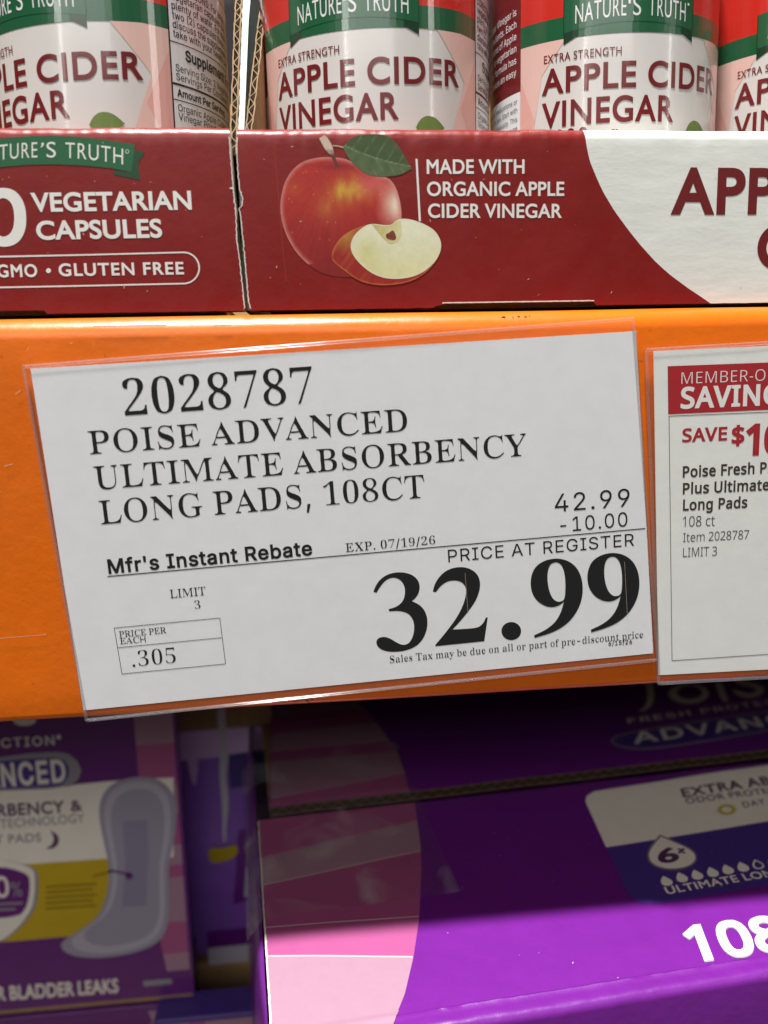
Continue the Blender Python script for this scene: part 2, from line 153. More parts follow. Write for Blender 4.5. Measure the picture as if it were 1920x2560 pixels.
W 1349;32 1000 130 0 159 -615 24 -99 22 -102 20 -106 -15 0 43 208 25 99 162 615 144 0 161 -615 26 -99 23 -102 21 -106 -17 0 43 208 25 99 158 615 130 0 -274 -1000 -147 0 -172 635 -32 134 -31 165 27 0 -29 -158 -33 -141 -172 -635 -148 0
X 932;427 559 0 -95 -369 536 147 0 196 -290 38 -63 40 -73 -23 0 39 72 39 64 200 290 143 0 -368 -530 0 94 387 -564 -146 0 -176 254 -83 130 -38 70 28 0 -38 -68 -86 -132 -177 -254 -144 0
Y 928;400 409 -368 591 147 0 199 -323 59 -103 54 -121 -51 0 54 123 57 101 198 323 146 0 -368 -591 0 -409 -127 0
Z 862;82 91 456 666 64 89 68 89 14 -42 -123 -4 -123 -1 -359 0 0 112 701 0 0 -93 -448 -654 -69 -95 -72 -93 -14 42 122 4 122 1 364 0 0 -112 -703 0
a 765;247 -10 -61 20 -52 32 -40 46 -26 56 -8 68 6 58 19 46 29 36 38 28 94 34 104 18 109 14 62 16 16 15 5 28 -5 42 -13 36 -22 29 -31 21 -39 13 -47 4 -92 -16 -62 -43 -34 -53 -116 34 31 61 42 47 51 35 56 23 120 18 89 -10 92 -38 40 -33 32 -45 21 -60 7 -76 0 -494 -118 0 0 102 -8 0 -41 -54 -72 -46 -49 -14 -60 -5;397 96 51 19 40 30 30 38 18 43 6 45 0 102 -32 -15 -55 -12 -110 -16 -81 -18 -61 -38 -17 -30 -5 -38 4 -35 15 -29 55 -39 80 -14
b 834;389 -10 -50 17 -68 54 -39 54 -12 0 0 -115 -117 0 0 1000 120 0 0 -372 9 0 38 52 67 53 50 17 63 6 88 -12 77 -35 64 -57 48 -77 30 -94 10 -110 -10 -110 -30 -95 -48 -77 -63 -57 -77 -36 -88 -12;497 101 52 28 42 43 30 57 18 68 6 75 -6 75 -18 66 -30 56 -41 43 -53 27 -64 9 -64 -8 -52 -27 -41 -41 -30 -55 -18 -67 -7 -78 7 -78 18 -68 30 -56 42 -42 52 -27 63 -9
c 778;312 -4 -82 36 -69 58 -51 77 -32 94 -11 107 11 110 32 94 51 77 69 58 82 37 95 12 104 -15 89 -41 68 -67 43 -89 -116 -29 -24 53 -40 43 -55 28 -69 9 -67 -9 -55 -29 -42 -45 -30 -57 -18 -67 -6 -73 6 -71 18 -66 30 -57 42 -44 55 -29 67 -10 70 10 55 29 41 44 25 56 115 -29 -42 -91 -69 -68 -90 -43 -105 -15
d 834;296 -4 -77 36 -64 57 -48 77 -30 95 -10 110 10 110 31 94 48 77 64 57 77 35 88 12 63 -6 49 -17 68 -53 37 -52 9 0 0 372 120 0 0 -1000 -116 0 0 115 -12 0 -39 -54 -68 -54 -50 -17 -62 -6;465 101 52 27 42 42 30 56 18 68 6 78 -6 78 -18 67 -30 55 -41 41 -53 27 -63 8 -65 -9 -53 -27 -41 -43 -30 -56 -18 -66 -6 -75 6 -75 18 -68 30 -57 42 -43 53 -28 64 -9
e 794;316 -4 -86 36 -69 58 -52 77 -31 93 -11 107 11 108 31 94 50 78 67 59 82 37 95 13 61 -5 58 -16 56 -26 50 -39 42 -51 32 -65 21 -79 7 -94 0 -48 -583 0 0 101 517 0 -55 -37 -6 70 -18 61 -29 50 -40 39 -51 24 -62 8 -62 -8 -53 -25 -43 -38 -31 -48 -19 -56 -6 -59 0 -66 7 -76 21 -64 34 -51 46 -37 56 -23 64 -7 82 13 62 39 40 64 116 -28 -23 -55 -35 -47 -47 -39 -57 -29 -65 -19 -73 -6
f 499;448 643 -435 0 0 103 435 0;158 848 8 59 22 48 34 38 44 27 50 16 52 6 69 -6 40 -12 -30 -103 -25 7 -39 4 -47 -7 -33 -21 -18 -34 -6 -47 0 -823 -121 0
g 836;330 -291 -67 17 -56 25 -45 33 -63 80 100 56 40 -50 64 -43 46 -14 58 -4 82 11 66 32 43 56 14 81 0 145 -10 0 -39 -52 -67 -51 -50 -16 -63 -6 -85 11 -77 32 -64 53 -49 72 -31 91 -10 108 10 108 31 93 49 75 64 57 77 35 87 12 63 -6 50 -17 68 -53 39 -53 10 0 0 119 117 0 0 -763 -11 -89 -32 -71 -52 -53 -66 -37 -78 -22 -86 -7;466 124 52 24 41 38 31 52 18 64 6 77 -6 75 -18 65 -30 54 -41 41 -53 26 -63 8 -65 -9 -53 -27 -42 -42 -30 -54 -18 -65 -6 -72 6 -74 19 -64 30 -53 42 -39 53 -25 64 -8
h 806;223 0 -120 0 0 1000 120 0 0 -435 -22 0 42 88 56 59 69 33 79 11 71 -8 62 -24 51 -39 39 -54 24 -71 8 -88 0 -472 -120 0 0 462 -11 78 -34 58 -54 37 -70 12 -51 -6 -46 -17 -38 -29 -30 -39 -18 -50 -7 -60
i 328;103 746 120 0 0 -746 -120 0;133 876 -27 18 -19 25 -6 31 6 31 19 25 27 18 31 6 33 -6 27 -18 18 -25 6 -31 -6 -31 -18 -25 -27 -18 -33 -6
j 328;223 746 0 -805 -5 -64 -18 -55 -31 -44 -42 -32 -54 -20 -66 -7 -26 0 0 111 23 0 45 7 31 22 17 35 6 49 0 803;132 876 -27 18 -18 25 -6 31 6 31 18 25 27 18 32 6 32 -6 27 -18 19 -25 6 -31 -6 -31 -19 -25 -27 -18 -32 -6
k 748;216 416 21 0 322 330 149 0 -346 -354 -14 0 -132 -124;103 1000 120 0 0 -1000 -120 0;291 365 85 85 356 -450 -154 0
l 372;198 6 -53 34 -31 53 -11 73 0 834 120 0 0 -806 13 -72 19 -15 32 -5 28 1 19 4 21 -102 -37 -7 -44 -3
m 1199;103 746 117 0 1 -165 -10 0 20 54 29 45 37 35 41 24 46 15 47 5 75 -12 59 -38 42 -57 24 -73 -17 0 19 52 30 43 39 36 46 27 53 17 57 5 63 -7 56 -21 48 -36 38 -49 24 -65 8 -80 0 -501 -121 0 0 499 -11 69 -34 47 -49 26 -57 9 -47 -6 -40 -15 -33 -26 -24 -33 -15 -39 -5 -45 0 -486 -120 0 0 511 -10 56 -32 44 -47 29 -58 10 -42 -5 -40 -16 -35 -25 -28 -36 -18 -45 -6 -55 0 -468 -120 0
n 805;223 0 -120 0 0 746 116 0 1 -181 -19 0 42 88 56 59 69 33 79 11 71 -8 62 -24 51 -39 38 -54 25 -71 8 -88 0 -472 -120 0 0 462 -11 78 -34 58 -54 37 -70 12 -51 -6 -46 -17 -38 -29 -30 -39 -18 -50 -7 -60
o 816;312 -4 -82 36 -69 58 -51 77 -32 94 -11 107 11 110 32 94 51 77 69 58 82 37 95 12 97 -12 83 -37 68 -58 51 -77 32 -94 11 -110 -11 -107 -32 -94 -51 -77 -68 -58 -83 -36 -97 -12;476 101 55 29 43 44 30 57 18 66 6 71 -6 73 -18 66 -30 58 -43 45 -55 29 -69 9 -67 -9 -55 -29 -42 -45 -30 -57 -18 -67 -6 -73 6 -71 18 -66 30 -57 42 -44 55 -29 67 -10
p 834;103 746 117 0 0 -118 12 0 38 52 67 53 50 17 63 6 88 -12 77 -35 64 -57 48 -77 30 -94 10 -110 -10 -110 -30 -95 -48 -77 -63 -57 -77 -36 -88 -12 -62 6 -50 17 -68 54 -39 54 -9 0 0 -396 -120 0;497 101 52 28 42 43 30 57 18 68 6 75 -6 75 -18 66 -30 56 -41 43 -53 27 -64 9 -64 -8 -52 -27 -41 -41 -30 -55 -18 -67 -7 -78 7 -78 18 -68 30 -56 42 -42 52 -27 63 -9
q 834;611 -281 0 396 -9 0 -38 -54 -68 -54 -50 -17 -62 -6 -88 12 -77 36 -64 57 -48 77 -30 95 -10 110 10 110 31 94 48 77 64 57 77 35 88 12 63 -6 49 -17 68 -53 38 -52 12 0 0 118 116 0 0 -1027;465 101 52 27 42 42 30 56 18 68 6 78 -6 78 -18 67 -30 55 -41 41 -53 27 -63 8 -65 -9 -53 -27 -41 -43 -30 -56 -18 -66 -6 -75 6 -75 18 -68 30 -57 42 -43 53 -28 64 -9
r 509;103 746 116 0 0 -115 8 0 28 51 45 40 55 26 64 8 60 -2 0 -120 -27 4 -45 2 -50 -5 -44 -17 -37 -26 -29 -35 -18 -42 -6 -49 0 -466 -120 0
s 717;285 -10 -65 17 -54 28 -45 39 -32 51 -19 60 115 24 22 -53 37 -38 50 -21 62 -8 70 9 55 24 34 37 12 43 -7 36 -21 29 -34 22 -48 16 -124 29 -88 31 -63 44 -38 58 -12 71 9 61 27 53 42 43 56 33 67 21 75 7 71 -6 60 -18 49 -28 40 -37 29 -45 20 -52 -110 -25 -19 40 -31 35 -46 25 -63 9 -61 -8 -50 -23 -33 -35 -11 -43 8 -38 23 -29 38 -22 56 -18 113 -27 89 -30 62 -44 37 -57 12 -71 -9 -62 -28 -54 -44 -46 -59 -34 -72 -22 -81 -7
t 447;401 643 -388 0 0 103 388 0;248 926 0 -734 5 -42 14 -30 27 -16 41 -6 29 2 33 5 22 -102 -42 -8 -46 -3 -86 12 -64 38 -40 60 -13 81 0 743
u 806;288 -2 -62 23 -51 39 -39 55 -25 71 -8 87 0 473 120 0 0 -463 12 -77 34 -59 54 -36 70 -12 51 5 46 18 38 29 29 39 19 50 6 60 0 446 120 0 0 -746 -116 0 0 181 18 0 -42 -89 -57 -59 -68 -32 -79 -11
v 765;34 746 132 0 159 -441 42 -134 37 -130 -42 0 37 130 41 134 159 441 131 0 -285 -746 -126 0
w 1115;44 746 127 0 91 -326 40 -152 42 -187 -20 0 41 184 40 155 90 326 127 0 89 -326 39 -153 41 -186 -22 0 43 185 40 154 92 326 126 0 -226 -746 -120 0 -97 338 -56 213 -27 113 27 0 -55 -222 -29 -104 -96 -338 -121 0
x 744;337 429 -1 -93 -280 410 141 0 93 -145 117 -196 -62 0 113 196 96 145 137 0 -281 -414 0 89 293 -421 -139 0 -110 168 -114 189 62 0 -51 -90 -60 -99 -111 -168 -139 0
y 765;121 -168 19 -4 64 -3 27 10 25 20 40 75 23 67 -285 749 132 0 159 -441 42 -135 37 -129 -43 0 37 130 42 134 160 441 130 0 -329 -860 -54 -96 -34 -33 -39 -24 -44 -14 -50 -4 -53 4 -34 9
z 748;82 90 417 538 0 7 -405 0 0 111 560 0 0 -96 -406 -532 0 -7 418 0 0 -111 -584 0""",
 'noto': """$ 801;204 82 -117 33 0 119 122 -39 145 -19 0 283 -84 28 -67 31 -51 36 -36 44 -22 52 -7 61 8 64 25 54 39 44 54 34 65 22 76 11 0 123 90 0 0 -122 135 -16 111 -36 -37 -103 -99 31 -110 18 0 -282 154 -57 54 -33 39 -41 24 -50 8 -64 -5 -47 -14 -42 -22 -37 -32 -33 -40 -27 -48 -22 -118 -26 0 -155 -90 0 0 150;515 197 49 25 29 34 9 44 -14 58 -19 21 -29 19 -96 32 0 -247;272 814 -49 -38 -16 -55 14 -62 18 -24 27 -19 88 -32 0 248
- 451;56 430 339 0 0 -109 -339 0
0 801;728 386 -14 -102 -23 -88 -35 -73 -46 -59 -57 -43 -71 -26 -83 -9 -102 15 -44 20 -39 27 -64 75 -46 102 -26 127 -9 149 8 151 25 127 42 101 63 74 40 27 45 19 107 15 103 -15 44 -19 39 -27 65 -74 46 -101 27 -127 9 -151;197 376 15 -103 27 -80 39 -56 53 -35 68 -11 68 11 53 34 40 56 27 80 16 104 5 125 -5 126 -16 102 -27 79 -40 57 -53 34 -68 11 -68 -11 -53 -34 -39 -57 -27 -79 -15 -102 -5 -126
1 801;377 0 0 699 0 69 5 103 -40 -38 -153 -126 -64 83 270 210 102 0 0 -1000
2 801;67 0 0 102 262 265 128 134 45 59 33 57 20 59 7 65 -13 73 -36 52 -57 32 -71 11 -68 -6 -60 -19 -113 -70 -66 82 87 61 102 42 118 15 87 -8 74 -24 60 -39 45 -53 27 -65 10 -77 -8 -76 -25 -71 -38 -68 -51 -67 -135 -142 -208 -206 0 -6 505 0 0 -112
3 801;684 703 -19 -53 -30 -45 -42 -35 -51 -26 -59 -17 0 -6 105 -26 41 -22 33 -28 26 -33 19 -38 14 -90 -10 -82 -30 -72 -52 -61 -74 -45 -96 -29 -121 -9 -146 12 -66 17 -63 26 0 114 136 -48 140 -17 116 13 43 16 35 23 26 29 19 34 14 82 -8 57 -24 45 -41 33 -55 23 -70 14 -82 5 -96 0 0 105 98 0 76 6 62 17 48 29 36 38 21 46 7 53 -12 64 -37 48 -57 30 -76 10 -96 -10 -81 -30 -75 -44 -61 84 59 40 73 33 85 23 95 8 73 -4 64 -14 53 -21 43 -31 34 -37 23 -43 15 -46 4 -52
4 801;627 227 0 -227 -119 0 0 227 -479 0 0 105 471 674 127 0 0 -668 146 0 0 -111;515 874 -5 0 -28 -57 -32 -52 -300 -427 358 0 0 315
7 801;601 888 -539 0 0 112 670 0 0 -95 -406 -905 -136 0
8 801;482 1007 73 -20 60 -34 45 -47 29 -59 10 -72 -7 -57 -19 -49 -30 -42 -39 -37 -96 -61 112 -66 46 -40 35 -46 23 -54 7 -64 -10 -78 -31 -67 -48 -54 -66 -40 -80 -26 -93 -8 -99 8 -83 24 -66 39 -48 53 -29 66 -9 79 7 64 21 55 34 47 43 40 102 61 -89 64 -36 38 -27 44 -17 50 -6 58 10 71 29 58 46 47 60 34 72 21 81 7;202 187 39 -55 66 -36 94 -12 90 12 66 36 40 56 14 70 -7 46 -19 40 -31 35 -42 31 -111 54 -23 8 -103 -57 -37 -33 -27 -37 -16 -43 -6 -48;328 905 -57 -28 -37 -45 -13 -62 6 -47 19 -40 29 -32 37 -27 93 -47 87 46 35 28 27 33 17 40 6 46 -12 62 -37 45 -57 28 -73 10
A 895;643 310 -397 0 -119 -310 -127 0 391 1004 113 0 390 -1004 -131 0;445 874 -14 -57 -29 -93 -113 -302 316 0 -112 302
B 910;586 986 65 -17 54 -24 42 -33 30 -43 18 -53 6 -64 -5 -55 -17 -49 -27 -42 -37 -34 -47 -25 -57 -16 0 -7 60 -14 54 -23 45 -32 35 -43 22 -57 8 -71 -11 -84 -31 -70 -51 -56 -69 -41 -85 -25 -101 -8 -351 0 0 1000 286 0;555 585 39 12 29 19 36 51 12 71 -15 71 -18 27 -25 20 -76 27 -110 9 -165 0 0 -318 185 0;262 106 202 0 112 13 41 17 31 22 39 60 13 76 -5 50 -18 43 -31 34 -46 26 -63 17 -83 5 -192 0
E 779;136 0 0 1000 559 0 0 -111 -433 0 0 -312 407 0 0 -109 -407 0 0 -357 433 0 0 -111
F 727;136 0 0 1000 559 0 0 -111 -433 0 0 -354 406 0 0 -111 -406 0 0 -424
G 1020;916 528 0 -490 -164 -39 -188 -13 -143 16 -62 19 -56 27 -51 35 -43 41 -37 48 -31 54 -42 126 -14 148 16 146 19 66 27 60 34 54 41 48 48 41 54 35 61 28 67 20 152 16 159 -15 139 -44 -48 -109 -119 41 -138 16 -111 -12 -94 -37 -75 -59 -55 -80 -34 -99 -11 -116 10 -112 29 -99 49 -81 72 -62 95 -38 122 -13 112 7 84 17 0 297 -220 0 0 112
I 475;56 0 0 73 118 26 0 800 -118 28 0 73 361 0 0 -73 -117 -28 0 -800 117 -26 0 -73
L 734;136 1000 126 0 0 -888 437 0 0 -112 -563 0
M 1270;248 877 -6 0 9 -166 1 -105 0 -606 -116 0 0 1000 186 0 308 -819 6 0 314 819 184 0 0 -1000 -124 0 0 615 1 97 9 163 -6 0 -333 -875 -104 0
N 1064;782 0 -536 831 -5 0 9 -171 2 -101 0 -559 -116 0 0 1000 146 0 533 -828 6 0 -8 166 -2 98 0 564 118 0 0 -1000
O 1094;1001 391 -22 -100 -37 -88 -51 -76 -65 -60 -79 -45 -93 -27 -106 -9 -110 9 -95 28 -79 45 -65 60 -50 75 -36 88 -21 101 -7 111 13 144 38 125 28 54 35 48 42 42 48 35 55 28 62 20 68 12 75 4 138 -16 60 -19 54 -28 48 -35 42 -42 65 -103 39 -125 13 -146;227 384 27 -100 44 -80 64 -60 83 -37 103 -12 103 12 82 37 63 60 44 80 27 100 8 117 -5 90 -14 79 -25 69 -34 59 -45 46 -56 34 -68 20 -79 7 -103 -12 -84 -37 -64 -58 -44 -80 -27 -99 -9 -118
P 847;492 995 78 -14 65 -24 51 -34 39 -42 29 -51 16 -58 6 -66 -5 -61 -15 -57 -27 -54 -40 -48 -54 -40 -69 -31 -86 -19 -103 -7 -115 0 0 -389 -126 0 0 1000 265 0;262 892 0 -395 101 0 87 5 71 16 55 26 39 39 23 51 8 66 -16 85 -19 33 -27 27 -35 20 -44 15 -116 12
R 871;525 992 92 -24 70 -39 50 -55 29 -71 10 -87 -7 -73 -23 -60 -33 -48 -41 -37 -96 -50 274 -448 -147 0 -242 413 -199 0 0 -413 -126 0 0 1000 276 0;262 891 0 -371 150 0 105 12 41 15 32 21 24 27 18 33 14 82 -7 59 -19 46 -33 34 -46 24 -61 13 -75 5
S 769;692 185 -32 -69 -53 -56 -71 -40 -88 -26 -102 -8 -107 6 -93 16 -75 26 0 120 126 -41 76 -13 79 -5 68 5 56 15 44 24 32 32 19 39 6 46 -5 45 -16 38 -29 32 -43 30 -142 61 -113 51 -81 63 -28 37 -20 42 -12 49 -4 55 10 74 31 63 48 50 64 37 78 23 88 8 152 -15 124 -41 -39 -108 -113 38 -126 15 -58 -4 -47 -14 -37 -22 -27 -29 -15 -36 -6 -40 6 -47 15 -37 28 -32 41 -29 129 -57 149 -69 54 -41 39 -48 23 -59 8 -71
T 779;326 0 0 889 -312 0 0 111 749 0 0 -111 -311 0 0 -889
U 1024;886 254 -32 -88 -53 -75 -75 -57 -98 -36 -121 -12 -88 6 -76 19 -65 32 -55 45 -42 54 -31 63 -18 71 -6 80 0 644 126 0 0 -648 4 -58 12 -51 21 -44 28 -37 37 -29 45 -21 53 -13 62 -4 82 8 66 25 49 39 34 52 20 63 7 71 0 647 124 0 0 -647
V 840;483 0 -126 0 -357 1000 132 0 225 -641 27 -79 20 -72 16 -68 16 69 21 73 26 79 224 639 133 0
Y 793;657 1000 136 0 -334 -612 0 -388 -126 0 0 382 -333 618 137 0 259 -492
a 786;523 748 46 -19 37 -26 29 -34 21 -44 12 -52 4 -62 0 -511 -89 0 -24 106 -6 0 -66 -67 -37 -24 -42 -16 -107 -13 -64 6 -57 18 -48 30 -37 43 -23 57 -8 69 6 53 16 46 28 40 39 34 50 27 62 20 159 19 128 4 0 45 -10 80 -31 50 -49 28 -66 9 -57 -5 -55 -13 -99 -40 -38 93 116 45 69 15 71 4;321 349 -75 -31 -41 -47 -13 -64 10 -54 28 -38 44 -22 55 -8 87 14 71 39 28 30 20 37 11 44 4 51 0 67 -110 -4
c 672;326 -4 -83 31 -69 51 -53 75 -33 97 -11 121 12 126 34 100 55 75 71 52 84 31 96 10 110 -12 87 -29 -38 -102 -78 24 -84 11 -69 -8 -56 -24 -43 -40 -30 -56 -18 -70 -6 -86 6 -83 18 -70 30 -55 42 -40 53 -25 66 -8 108 13 86 31 0 -109 -83 -31 -110 -10
d 861;319 -8 -60 18 -52 31 -46 42 -37 55 -26 67 -16 78 -5 91 5 91 16 79 27 67 37 55 46 43 52 31 60 19 67 6 102 -15 75 -40 55 -56 8 0 -8 111 0 299 123 0 0 -1064 -99 0 -18 101 -6 0 -55 -58 -76 -42 -103 -15;460 92 46 13 38 20 28 28 21 37 15 45 12 115 0 23 -11 123 -35 92 -28 32 -38 24 -47 14 -58 4 -46 -4 -41 -15 -34 -25 -28 -35 -37 -92 -13 -120 13 -119 37 -90 28 -32 35 -23 41 -14 47 -5
e 790;499 754 76 -31 61 -51 45 -68 28 -82 9 -96 0 -74 -514 0 18 -113 20 -44 28 -37 34 -30 40 -20 47 -13 53 -4 127 13 114 39 0 -108 -114 -37 -133 -12 -100 11 -88 32 -73 55 -54 75 -35 96 -11 115 10 114 31 97 50 78 67 58 81 36 93 12;329 650 -61 -43 -41 -68 -20 -89 383 0 -5 60 -15 52 -25 42 -34 33 -46 20 -57 7
g 861;456 758 63 -21 55 -36 46 -50 7 0 17 100 98 0 0 -764 -9 -97 -27 -81 -46 -63 -65 -46 -84 -27 -105 -9 -149 12 -121 35 0 114 58 -25 67 -18 152 -16 86 14 36 18 30 25 42 67 13 88 5 121 -6 0 -44 -50 -53 -35 -63 -21 -72 -7 -69 6 -61 20 -53 32 -45 44 -36 56 -25 67 -16 76 -5 87 5 85 16 76 25 66 36 58 45 46 52 33 61 20 68 7;344 653 -49 -26 -39 -41 -28 -57 -18 -71 -6 -85 13 -123 16 -49 23 -41 28 -32 34 -23 41 -14 46 -4 98 15 37 18 30 28 23 36 16 44 13 117 0 29 -6 92 -17 73 -30 55 -42 38 -56 22 -69 7
h 866;240 697 -5 -50 9 0 27 36 33 28 81 39 93 13 83 -7 69 -21 53 -37 38 -52 23 -70 8 -87 0 -489 -122 0 0 480 -10 80 -30 56 -53 34 -75 11 -75 -8 -56 -23 -41 -39 -27 -54 -16 -68 -5 -81 0 -388 -123 0 0 1064 123 0 0 -312
i 361;242 0 -123 0 0 751 123 0;209 1027 23 -14 16 -24 6 -35 -6 -35 -16 -24 -23 -15 -27 -5 -28 5 -24 15 -16 24 -5 35 5 35 16 24 24 14 28 5
l 361;119 0 0 1064 123 0 0 -1064
m 1310;1002 761 52 -13 44 -20 35 -28 28 -38 19 -48 12 -57 4 -68 0 -489 -122 0 0 483 -9 78 -28 55 -47 34 -68 11 -51 -4 -43 -12 -35 -19 -28 -28 -35 -77 -12 -106 0 -415 -121 0 0 483 -5 54 -12 45 -21 35 -30 24 -38 15 -48 5 -68 -8 -51 -23 -38 -39 -25 -53 -14 -67 -5 -82 0 -389 -123 0 0 751 99 0 19 -103 7 0 58 66 76 38 87 13 80 -8 65 -23 50 -39 35 -56 7 0 44 56 59 39 67 23 71 8
n 866;544 761 54 -13 47 -20 38 -28 30 -38 22 -48 13 -57 4 -68 0 -489 -122 0 0 480 -10 80 -30 56 -53 34 -75 11 -57 -4 -48 -13 -38 -22 -29 -31 -36 -85 -12 -117 0 -389 -123 0 0 751 99 0 19 -103 7 0 28 36 34 30 82 38 92 13
o 847;766 288 -19 -77 -30 -67 -40 -56 -50 -44 -60 -32 -69 -20 -76 -6 -72 6 -66 20 -59 32 -50 44 -41 56 -31 67 -19 77 -7 89 11 115 31 96 51 76 69 55 86 34 101 12 96 -12 84 -34 69 -55 53 -76 33 -96 11 -115;210 294 18 -71 29 -57 43 -43 55 -26 69 -9 69 9 56 26 43 43 29 57 17 71 6 83 -6 83 -18 69 -29 56 -43 42 -55 25 -70 9 -54 -5 -45 -14 -38 -23 -30 -34 -22 -41 -17 -49 -13 -118
r 578;515 763 42 -7 -15 -113 -40 7 -41 3 -43 -5 -40 -14 -70 -51 -27 -36 -21 -43 -13 -49 -5 -54 0 -401 -123 0 0 751 101 0 14 -138 5 0 58 77 77 54 45 16 50 5
s 671;599 140 -28 -55 -44 -43 -59 -31 -74 -19 -86 -6 -135 13 -100 35 0 112 108 -42 65 -14 65 -5 81 8 55 23 31 35 11 45 -16 50 -55 45 -239 107 -46 31 -34 36 -21 45 -7 56 5 45 15 39 24 34 34 29 90 39 114 13 128 -14 111 -37 -42 -98 -99 34 -106 14 -67 -6 -49 -19 -30 -29 -10 -37 5 -29 13 -24 61 -42 114 -48 122 -55 45 -31 32 -37 20 -45 7 -55
t 506;427 92 48 10 0 -94 -56 -16 -70 -6 -57 5 -52 15 -45 28 -35 43 -23 61 -8 80 0 437 -107 0 0 59 108 49 49 160 73 0 0 -172 217 0 0 -96 -217 0 0 -434 8 -59 25 -42 38 -25 47 -8
u 866;746 0 -100 0 -19 99 -5 0 -27 -35 -35 -29 -82 -37 -94 -12 -83 7 -68 22 -53 36 -39 53 -23 69 -7 86 0 492 124 0 0 -483 10 -79 31 -56 52 -34 74 -11 75 8 57 24 42 39 27 53 15 68 5 80 0 391 123 0""",
 'serif': """0 814;308 31 -91 37 -30 37 -28 41 -21 56 -23 54 -13 54 -13 66 -9 153 9 154 13 65 13 53 44 108 28 40 30 36 91 37 46 10 60 10 58 -10 42 -10 90 -39 30 -34 28 -40 45 -109 14 -53 14 -66 9 -153 -9 -153 -14 -66 -14 -53 -45 -110 -28 -41 -31 -34 -44 -18 -46 -22 -42 -10 -58 -10 -61 10;471 64 35 30 28 44 17 60 18 142 7 188 -7 187 -18 141 -17 57 -26 47 -36 29 -58 9 -56 -8 -37 -29 -28 -46 -18 -58 -20 -142 -6 -187 6 -188 20 -143 18 -59 28 -44 35 -30 57 -9
1 814;161 60 103 0 52 4 31 19 16 42 5 49 0 403 0 269 -16 87 -72 -40 -34 -45 -27 -28 -36 -23 -36 -7 -38 1 -11 33 -9 37 27 2 58 11 47 29 191 139 116 -1 2 -118 -2 -409 0 -340 16 -87 30 -22 59 -6 101 1 0 -42 -185 4 -135 -2 -68 2 -185 -4
2 814;71 128 45 45 89 101 89 92 143 161 43 74 28 68 19 147 -8 77 -26 62 -42 36 -69 12 -89 -18 -44 -58 -25 -91 -6 -83 -10 4 -38 3 -40 20 -31 38 -11 51 8 47 21 35 36 32 32 12 32 16 25 10 41 11 99 11 97 -14 37 -1 54 -14 46 -31 32 -37 21 -32 15 -38 6 -53 -9 -50 -9 -34 -59 -103 -113 -132 -182 -191 -96 -94 -49 -76 88 -11 274 0 52 7 46 22 34 39 17 55 10 25 37 0 -4 -32 1 -62 4 -62 1 -62 -2 -32 -400 0 -261 0
3 814;258 22 -40 9 -26 9 -62 27 -36 28 -16 24 -7 43 6 48 16 18 27 14 31 5 -1 -66 44 -70 64 -40 90 -13 45 10 64 11 42 31 34 49 20 67 6 79 -15 93 -24 29 -25 42 -80 46 -114 10 -74 -8 12 49 68 -2 103 12 29 25 36 26 20 51 18 37 11 92 -8 76 -26 65 -43 41 -75 13 -67 -9 -40 -31 -26 -47 -15 -55 -4 -56 -4 -25 -12 4 -40 3 -42 20 -28 31 -11 44 10 36 8 17 22 29 26 22 101 39 35 8 94 12 94 -15 34 -2 54 -18 54 -23 31 -35 22 -33 16 -38 6 -53 -8 -45 -7 -28 -45 -70 -32 -27 -34 -33 -40 -18 -42 -51 62 -39 54 -12 50 -34 40 -47 28 -54 6 -27 5 -38 -9 -79 -12 -33 -11 -24 -33 -49 -43 -44 -61 -30 -29 -3 -33 -11 -138 -16
4 814;283 60 24 -1 110 16 30 39 11 70 0 118 -371 1 -50 1 1 54 36 53 69 123 208 344 115 161 40 -4 107 0 0 -391 0 -300 165 0 0 -42 -165 0 0 -118 10 -69 30 -40 112 -15 0 -40 -111 6 -130 -8 -65 6 -65 2 -111 -8;458 344 1 379 6 145 -20 53 -48 -48 -18 -38 -52 -91 -191 -315 -34 -80 81 -5
5 814;262 22 -39 9 -24 9 -56 28 -33 27 -16 25 -5 44 4 45 11 9 25 13 30 4 2 -11 2 -50 23 -48 38 -38 52 -23 63 -7 56 6 52 17 44 35 34 53 19 73 7 82 -14 112 -21 33 -22 45 -40 22 -31 21 -103 13 -93 -11 -35 -12 -36 -8 -33 9 -18 -2 25 124 12 128 2 128 4 63 6 42 52 -5 69 -3 400 0 2 -37 -3 -134 2 -37 -37 0 -30 89 -72 17 -337 0 -24 -328 66 8 35 7 92 3 142 -19 60 -18 53 -32 39 -45 29 -46 18 -55 6 -72 -8 -83 -25 -62 -19 -28 -14 -29 -46 -45 -58 -27 -61 -17 -124 -18
6 814;343 29 -45 20 -38 14 -36 26 -32 31 -24 50 -27 48 -33 121 -12 148 -3 59 4 55 15 55 10 49 32 94 44 88 26 35 27 27 33 21 35 26 79 39 39 6 50 4 86 -13 51 -16 43 -23 28 -24 16 -23 7 -40 -8 -37 -21 -23 -37 -18 -40 -3 -13 -4 -3 14 -3 48 -15 36 -17 48 -32 29 -56 7 -52 -7 -46 -22 -38 -38 -31 -49 -42 -126 -13 -115 -1 -77 78 21 39 21 111 8 63 -8 47 -9 46 -17 36 -35 30 -45 23 -49 15 -47 5 -68 -6 -76 -16 -54 -26 -58 -33 -54 -44 -40 -52 -25 -23 -4 -33 -9 -78 -8;509 72 44 54 28 87 8 113 -9 107 -30 86 -47 47 -86 14 -42 -17 -54 -14 -35 -24 -40 -20 2 -81 9 -125 18 -61 18 -73 28 -37 29 -43 38 -23 52 -7
